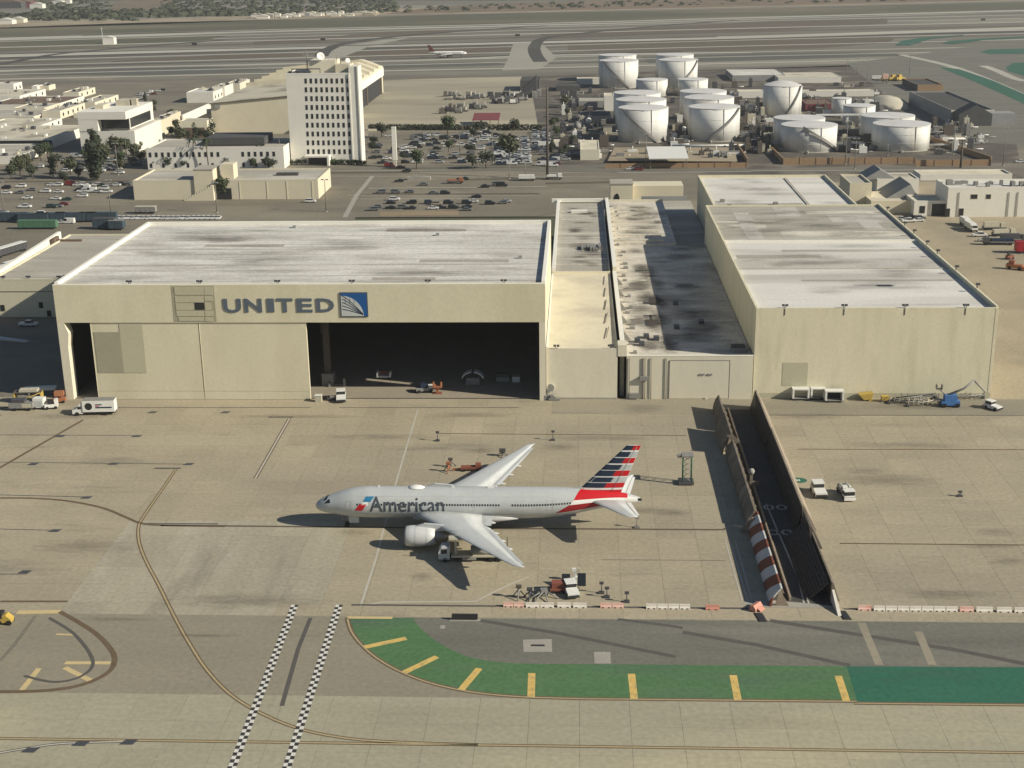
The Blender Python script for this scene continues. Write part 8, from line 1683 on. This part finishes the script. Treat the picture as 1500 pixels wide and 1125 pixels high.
# ------------------------------------------------------------------ trailers, containers, yard clutter
def trailer(px, py, L, W, h, m, rf, label, cat, group, rz=0.0):
    q = G(px, py); t = thing('trailer' if cat == 'trailer' else cat.replace(' ', '_'), label, cat, (q.x, q.y, -.13), group, rz)
    part('body', MB().box(-L/2, L/2, -W/2, W/2, .9, h), M[m], t, local=True); part('roof', MB().box(-L/2-.05, L/2+.05, -W/2-.05, W/2+.05, h, h+.15), M[rf], t, local=True)
    mb = MB()
    for k in range(int(L/2.2)): mb.box(-L/2+.5+k*2.2, -L/2+.62+k*2.2, -W/2-.06, -W/2, 1, h-.1)
    part('side_rib', mb, M[m], t, local=True)
    for x in (-L/2+1.4, L/2-2.4, L/2-1.2):
        for y in (-W/2+.2, W/2-.2): part('wheel', MB().wheel(x, y, .5, .3), M['rubber'], t, local=True)
    return t
GTR = 'trailers behind the left annex'
for px, py, L, lab in [(19, 325, 13, 'leftmost blue grey trailer in the row above the green bus'), (50, 326, 13, 'second blue grey trailer in the row above the green bus'), (75, 325.5, 13, 'third blue grey trailer in the row above the green bus'), (104, 325, 13, 'rightmost blue grey trailer behind the two white cars'), (130, 324.5, 7, 'short blue trailer left of the white van line'), (150, 324.5, 13, 'long blue trailer at the start of the white van line')]:
    trailer(px, py, L, 2.6, 4.0, 'container_blue', 'container_blue', lab, 'trailer', GTR)
trailer(56, 335, 16, 2.8, 3.6, 'equip_green', 'equip_green', 'long green open sided bus below the blue trailers', 'bus', None)
trailer(154, 335, 9, 4, 4.5, 'container_blue', 'roof_dark', 'dark blue container block behind the annex roof', 'container', None)
trailer(172, 336, 6, 4, 4.0, 'container_blue', 'equip_grey', 'blue grey container beside the hangar parapet', 'container', None)
trailer(30, 393, 14, 3, 3.5, 'equip_white', 'equip_white', 'white trailer parked left of the annex parapet', 'trailer', None, 1.2)
trailer(8, 402, 13, 3, 3.4, 'metal_dark', 'equip_white', 'white roofed trailer below the other at the left edge', 'trailer', None, 1.2)
trailer(60, 372, 7, 3, 2.6, 'equip_green', 'equip_beige', 'green and tan skip left of the annex parapet', 'skip', None, .9)
trailer(15, 372, 16, 3, 3.4, 'metal_dark', 'equip_white', 'white roofed trailer at the back left of the annex', 'trailer', None, 1.25)
trailer(214, 312, 9, 3, 3.0, 'equip_grey', 'equip_beige', 'open grey box trailer alone in the left car park', 'trailer', None)
mbx = thing('maroon_canopy', 'long maroon roofed canopy on the tan lot', 'canopy', (*G(712, 184).xy, -.2))
a, b = G(692, 184), G(731, 184)
part('canopy_roof', MB().prism([(a.y, 3.2), (a.y+18, 5.4), (a.y+18, 5.8), (a.y, 3.6)], a.x, b.x, 0, 'x'), M['maroon'], mbx)
for f in (0.03, .35, .66, .97): x = a.x+(b.x-a.x)*f; part('post', MB().box(x-.2, x+.2, a.y+.3, a.y+.7, -.2, 3.3), M['steel_brown'], mbx)
# ground equipment parked on the tan lot
er = random.Random(41); cnt = 0
for (xa, xb, ya, yb_, n, ph_) in [(652, 706, 139, 147, 16, 'in the dark left cluster on the tan lot'), (648, 682, 156, 166, 12, 'in the lower left cluster on the tan lot'), (718, 768, 141, 152, 20, 'in the grey right cluster on the tan lot'), (690, 712, 155, 160, 5, 'between the clusters on the tan lot')]:
    for k in range(n):
        px = xa+(xb-xa)*(k+.5)/n+er.uniform(-1, 1); py = er.uniform(ya, yb_); q = G(px, py); w = er.uniform(3.5, 7); h = er.uniform(1.6, 4.2); m = er.choice(['equip_grey', 'equip_grey', 'metal_dark', 'equip_white', 'steel_brown', 'equip_beige', 'metal_dark'])
        t = thing('equipment_cart', '%s equipment cart, %s from the left %s' % ({'equip_grey': 'grey', 'metal_dark': 'dark', 'equip_white': 'white', 'steel_brown': 'brown', 'equip_beige': 'beige'}[m], ordn(k), ph_), 'cart', (q.x, q.y, -.2), 'equipment carts on the tan lot', er.uniform(-.3, .3))
        part('bed', MB().box(-w/2, w/2, -1.3, 1.3, .5, 1.0), M['metal_dark'], t, local=True); part('load', MB().box(-w*.4, w*er.uniform(.1, .4), -1.1, 1.1, 1.0, h), M[m], t, local=True)
        if k % 2: part('mast', MB().box(w*.42, w*.47, -.2, .2, 1.0, h+1.5), M['equip_white'], t, local=True)
        for x in (-w*.35, w*.35): part('wheel', MB().wheel(x, -1.2, .4, .3), M['rubber'], t, local=True)
# stacks of stuff in the tank yard
kr = random.Random(52)
for (px, py, lab) in [(775, 139, 'dark fin shaped steel stack at the right edge of the tan lot'), (768, 142, 'lower part of the dark steel stack on the tan lot')]:
    q = G(px, py); t = thing('steel_stack', lab, 'scrap stack', (q.x, q.y, -.2)); h = 15 if 'fin' in lab else 7
    part('frame', MB().prism([(-7, 0), (6, 0), (6, h), (3, h*.8), (-5, h*.35)], -5, 5, 0, 'y'), M['dark_wall'], t, local=True); part('skirt', MB().box(6.02, 9, -6, 6, 0, 4), M['equip_grey'], t, local=True)
YR = 'plant units between the pipes of the tank yard'
spots = [(862, 150), (872, 152), (865, 166), (880, 168), (858, 174), (884, 182), (868, 197), (882, 205), (890, 196), (985, 183), (1000, 178), (994, 212), (1004, 205), (1092, 180), (1100, 190), (1110, 178), (1095, 204), (1108, 212), (1086, 156), (1096, 160), (1108, 170), (1128, 200), (1136, 220), (1186, 170), (1200, 166), (1212, 170), (1226, 198), (1250, 200), (1272, 206), (1240, 216), (1262, 220), (1370, 195), (1382, 208), (1394, 216), (1410, 220), (1402, 205), (1354, 190), (1256, 150), (1290, 160), (826, 146), (838, 150), (846, 139), (930, 148), (985, 150), (1072, 140), (1080, 150), (1240, 128), (1225, 125), (1262, 126), (1190, 150), (1116, 222), (908, 232), (990, 229), (1060, 232), (1074, 228)]
for k, (px, py) in enumerate(spots):
    q = G(px, py); w = kr.uniform(2.5, 6.5); h = kr.uniform(1.6, 4.5); m = kr.choice(['equip_grey', 'metal_dark', 'equip_white', 'steel_brown', 'equip_beige', 'equip_grey'])
    near = 'the front tanks' if px < 1100 and py > 175 else ('the rear tanks' if py < 160 and px < 1120 else ('the squat tanks' if px < 1350 else 'the right end pipes'))
    if px < 900: near = 'the left yard sheds'
    t = thing('plant_unit', '%s pump unit near %s, %s along the plant' % ({'equip_grey': 'grey', 'metal_dark': 'dark', 'equip_white': 'white', 'steel_brown': 'brown', 'equip_beige': 'beige'}[m], near, ordn(k)), 'pump unit', (q.x, q.y, -.2), YR, kr.choice([0, 1.57]))
    part('housing', MB().box(-w/2, w/2, -1.4, 1.4, .3, h), M[m], t, local=True); part('lid', MB().box(-w/2-.1, w/2+.1, -1.5, 1.5, h, h+.2), M['equip_grey'], t, local=True); part('pipe', MB().tube([(w/2, 0, .8), (w/2+3, 0, .8), (w/2+3, 0, 2.4)], .3, 6), M['equip_white'], t, local=True)
kr = random.Random(71)
for (x0, y0, x1, y1, n, near) in [(822, 128, 892, 232, 60, 'in the shaded left of the tank yard'), (980, 168, 1008, 214, 22, 'between the two rows of front tanks'), (1086, 150, 1132, 226, 44, 'between the front tanks and the squat tanks'), (1178, 138, 1290, 165, 26, 'behind the squat tanks'), (1226, 190, 1282, 224, 22, 'between the squat tanks'), (1362, 178, 1440, 226, 26, 'in the pipe field right of the tanks'), (936, 126, 1110, 150, 26, 'around the rear tanks'), (900, 224, 1090, 236, 16, 'on the bund before the front tanks')]:
    for k in range(n):
        q = G(kr.uniform(x0, x1), kr.uniform(y0, y1)); w = kr.uniform(2, 6); h = kr.choice([1.2, 1.8, 2.5, 3.5, 5.0, 6.5]); m = kr.choice(['equip_grey', 'metal_dark', 'metal_dark', 'steel_brown', 'steel_brown', 'equip_white', 'equip_beige'])
        t = thing('plant_unit', '%s pump unit %s' % ({'equip_grey': 'grey', 'metal_dark': 'dark', 'equip_white': 'white', 'steel_brown': 'brown', 'equip_beige': 'beige'}[m], near), 'pump unit', (q.x, q.y, -.2), 'plant clutter '+near, kr.choice([0, 1.57]))
        part('housing', MB().box(-w/2, w/2, -1.2, 1.2, .2, h), M[m], t, local=True); part('pipe', MB().tube([(w/2, 0, .9), (w/2+kr.uniform(2, 7), 0, .9)], .32, 6), M[kr.choice(['equip_white', 'equip_grey'])], t, local=True); part('stack', MB().tube([(0, 0, h), (0, 0, h+kr.uniform(.5, 2.5))], .3, 6), M[m], t, local=True)
# vehicles of the service yard
def truck(px, py, L, m, label, rz=0.0, load=None, h=3.2, group='trucks in the right service yard'):
    q = G(px, py); t = thing('service_truck', label, 'truck', (q.x, q.y, -.13), group, rz)
    part('chassis', MB().box(-L/2, L/2, -1.0, 1.0, .6, 1.05), M['equip_black'], t, local=True)
    part('cab', MB().prism([(L/2-2.2, 1.06), (L/2, 1.06), (L/2, 1.9), (L/2-.4, 2.8), (L/2-2.2, 2.8)], -1.15, 1.15, 0, 'y'), M[m], t, local=True)
    part('windscreen', MB().prism([(L/2+.02, 1.9), (L/2-.36, 2.7), (L/2-.3, 2.7), (L/2+.08, 1.9)], -1, 1, 0, 'y'), M['glass_dark'], t, local=True)
    part('bed', MB().box(-L/2, L/2-2.3, -1.2, 1.2, 1.06, h if load is None else 1.4), M[m if load is None else 'equip_grey'], t, local=True)
    if load: part('load', MB().box(-L/2+.3, L/2-2.8, -1.1, 1.1, 1.4, h), M[load], t, local=True)
    for x in (-L/2+1.2, L/2-1.1):
        for y in (-1.05, 1.05): part('wheel', MB().wheel(x, y, .5, .3), M['rubber'], t, local=True)
truck(1422, 337, 9, 'equip_white', 'white truck facing the camera in the service yard', -1.5)
truck(1414, 330, 8, 'equip_white', 'white truck behind the one facing the camera', -1.5)
truck(1456, 336, 9, 'equip_beige', 'beige tank truck beside the white trucks', .05, 'equip_beige')
truck(1470, 345, 9, 'equip_beige', 'beige loaded flatbed in front of the tank truck', .1, 'equip_beige', 2.6)
truck(1462, 358, 11, 'metal_dark', 'dark flatbed in the row at the right edge', 3.1, 'livery_navy', 2.4)
truck(1484, 354, 10, 'metal_dark', 'dark truck nearest the red container', .0, 'metal_dark')
trailer(1505, 370, 9, 3, 4.2, 'livery_dark_red', 'livery_dark_red', 'red container at the right edge of the service yard', 'container', None)
generic('orange_loader', 'orange brown loader at the right edge below the trucks', 'loader', 1487, 394, [(-3, 2.4, -1.1, 1.1, .6, 1.8, 'equip_orange', 'body'), (-2.2, -.4, -1, 1, 1.8, 3.0, 'equip_red', 'cab'), (2.4, 4.2, -1.3, 1.3, .2, 1.3, 'equip_orange', 'bucket')], -.5, [(-1.8, -1.1, .6), (1.6, -1.1, .6), (-1.8, 1.1, .6), (1.6, 1.1, .6)], z=-.13)
generic('red_roller', 'small red machine between the loader and the trucks', 'machine', 1479, 379, [(-1.4, 1.2, -.8, .8, .4, 1.4, 'equip_red', 'body'), (-.8, .2, -.7, .7, 1.4, 2.2, 'steel_brown', 'hood')], .4, [(-.9, -.8, .4), (.8, -.8, .4), (-.9, .8, .4), (.8, .8, .4)], z=-.13)
truck(1288, 117, 12, 'equip_white', 'long white truck beside the yellow loaders far behind', 0, None, 3.6, None)
for k, px in enumerate((1298, 1308, 1317)):
    generic('yellow_loader', 'yellow loader by the perimeter road, %s from the left' % ordn(k), 'loader', px, 118-.0*k, [(-4, 3, -1.6, 1.6, .8, 3.0, 'equip_yellow', 'body'), (-1.5, 1.5, -1.4, 1.4, 3.0, 5.0, 'equip_yellow', 'cab'), (3, 5.6, -1.6, 1.6, .2, 2.4, 'equip_yellow', 'bucket')], .3*k, [(-2.6, -1.5, .9), (2, -1.5, .9), (-2.6, 1.5, .9), (2, 1.5, .9)], 'yellow loaders by the perimeter road', z=-.2)
truck(799, 215, 8, 'equip_white', 'white tank truck at the kiosk of the tank yard road', 0, None, 3, None)
truck(667, 268, 8, 'equip_orange', 'orange tow truck on the cross street', .0, 'equip_orange', 2.0, None)
truck(812, 262, 8, 'equip_white', 'white flatbed truck at the end of the cross street', .0, 'equip_white', 2.2, None)
truck(772, 264, 8, 'equip_white', 'white truck at the street corner before the very tall pole', .0, None, 2.8, None)
# look-alikes that share a label are told apart by their order from the left
same = {}
for o in SC.objects:
    if o.parent is None and o.get('label') and o.get('category'): same.setdefault(o['label'], []).append(o)
def across(o): d = Vector(o.location)-Vector((0, 0, CAM_H)); return d.dot(AX_R)/d.dot(AX_W)
for lb, os_ in same.items():
    if len(os_) > 1:
        for k, o in enumerate(sorted(os_, key=across)): o['label'] = '%s from the left: %s' % (ordn(k), lb)
# thin air between here and the dunes
hv = bpy.data.materials.new('haze'); hv.use_nodes = True; hn = hv.node_tree.nodes; hl = hv.node_tree.links
for n_ in list(hn):
    if n_.type == 'BSDF_PRINCIPLED': hn.remove(n_)
vol = hn.new('ShaderNodeVolumePrincipled'); vol.inputs['Color'].default_value = (0.93, 0.93, 0.92, 1); vol.inputs['Density'].default_value = 0.00007; vol.inputs['Anisotropy'].default_value = 0.2
hl.new(vol.outputs[0], hn['Material Output'].inputs['Volume'])
structure('haze', MB().box(-6200, 6200, -600, 9200, -1.6, 118), hv, 'thin pale haze over the whole airfield', 'stuff')
bpy.context.view_layer.update()
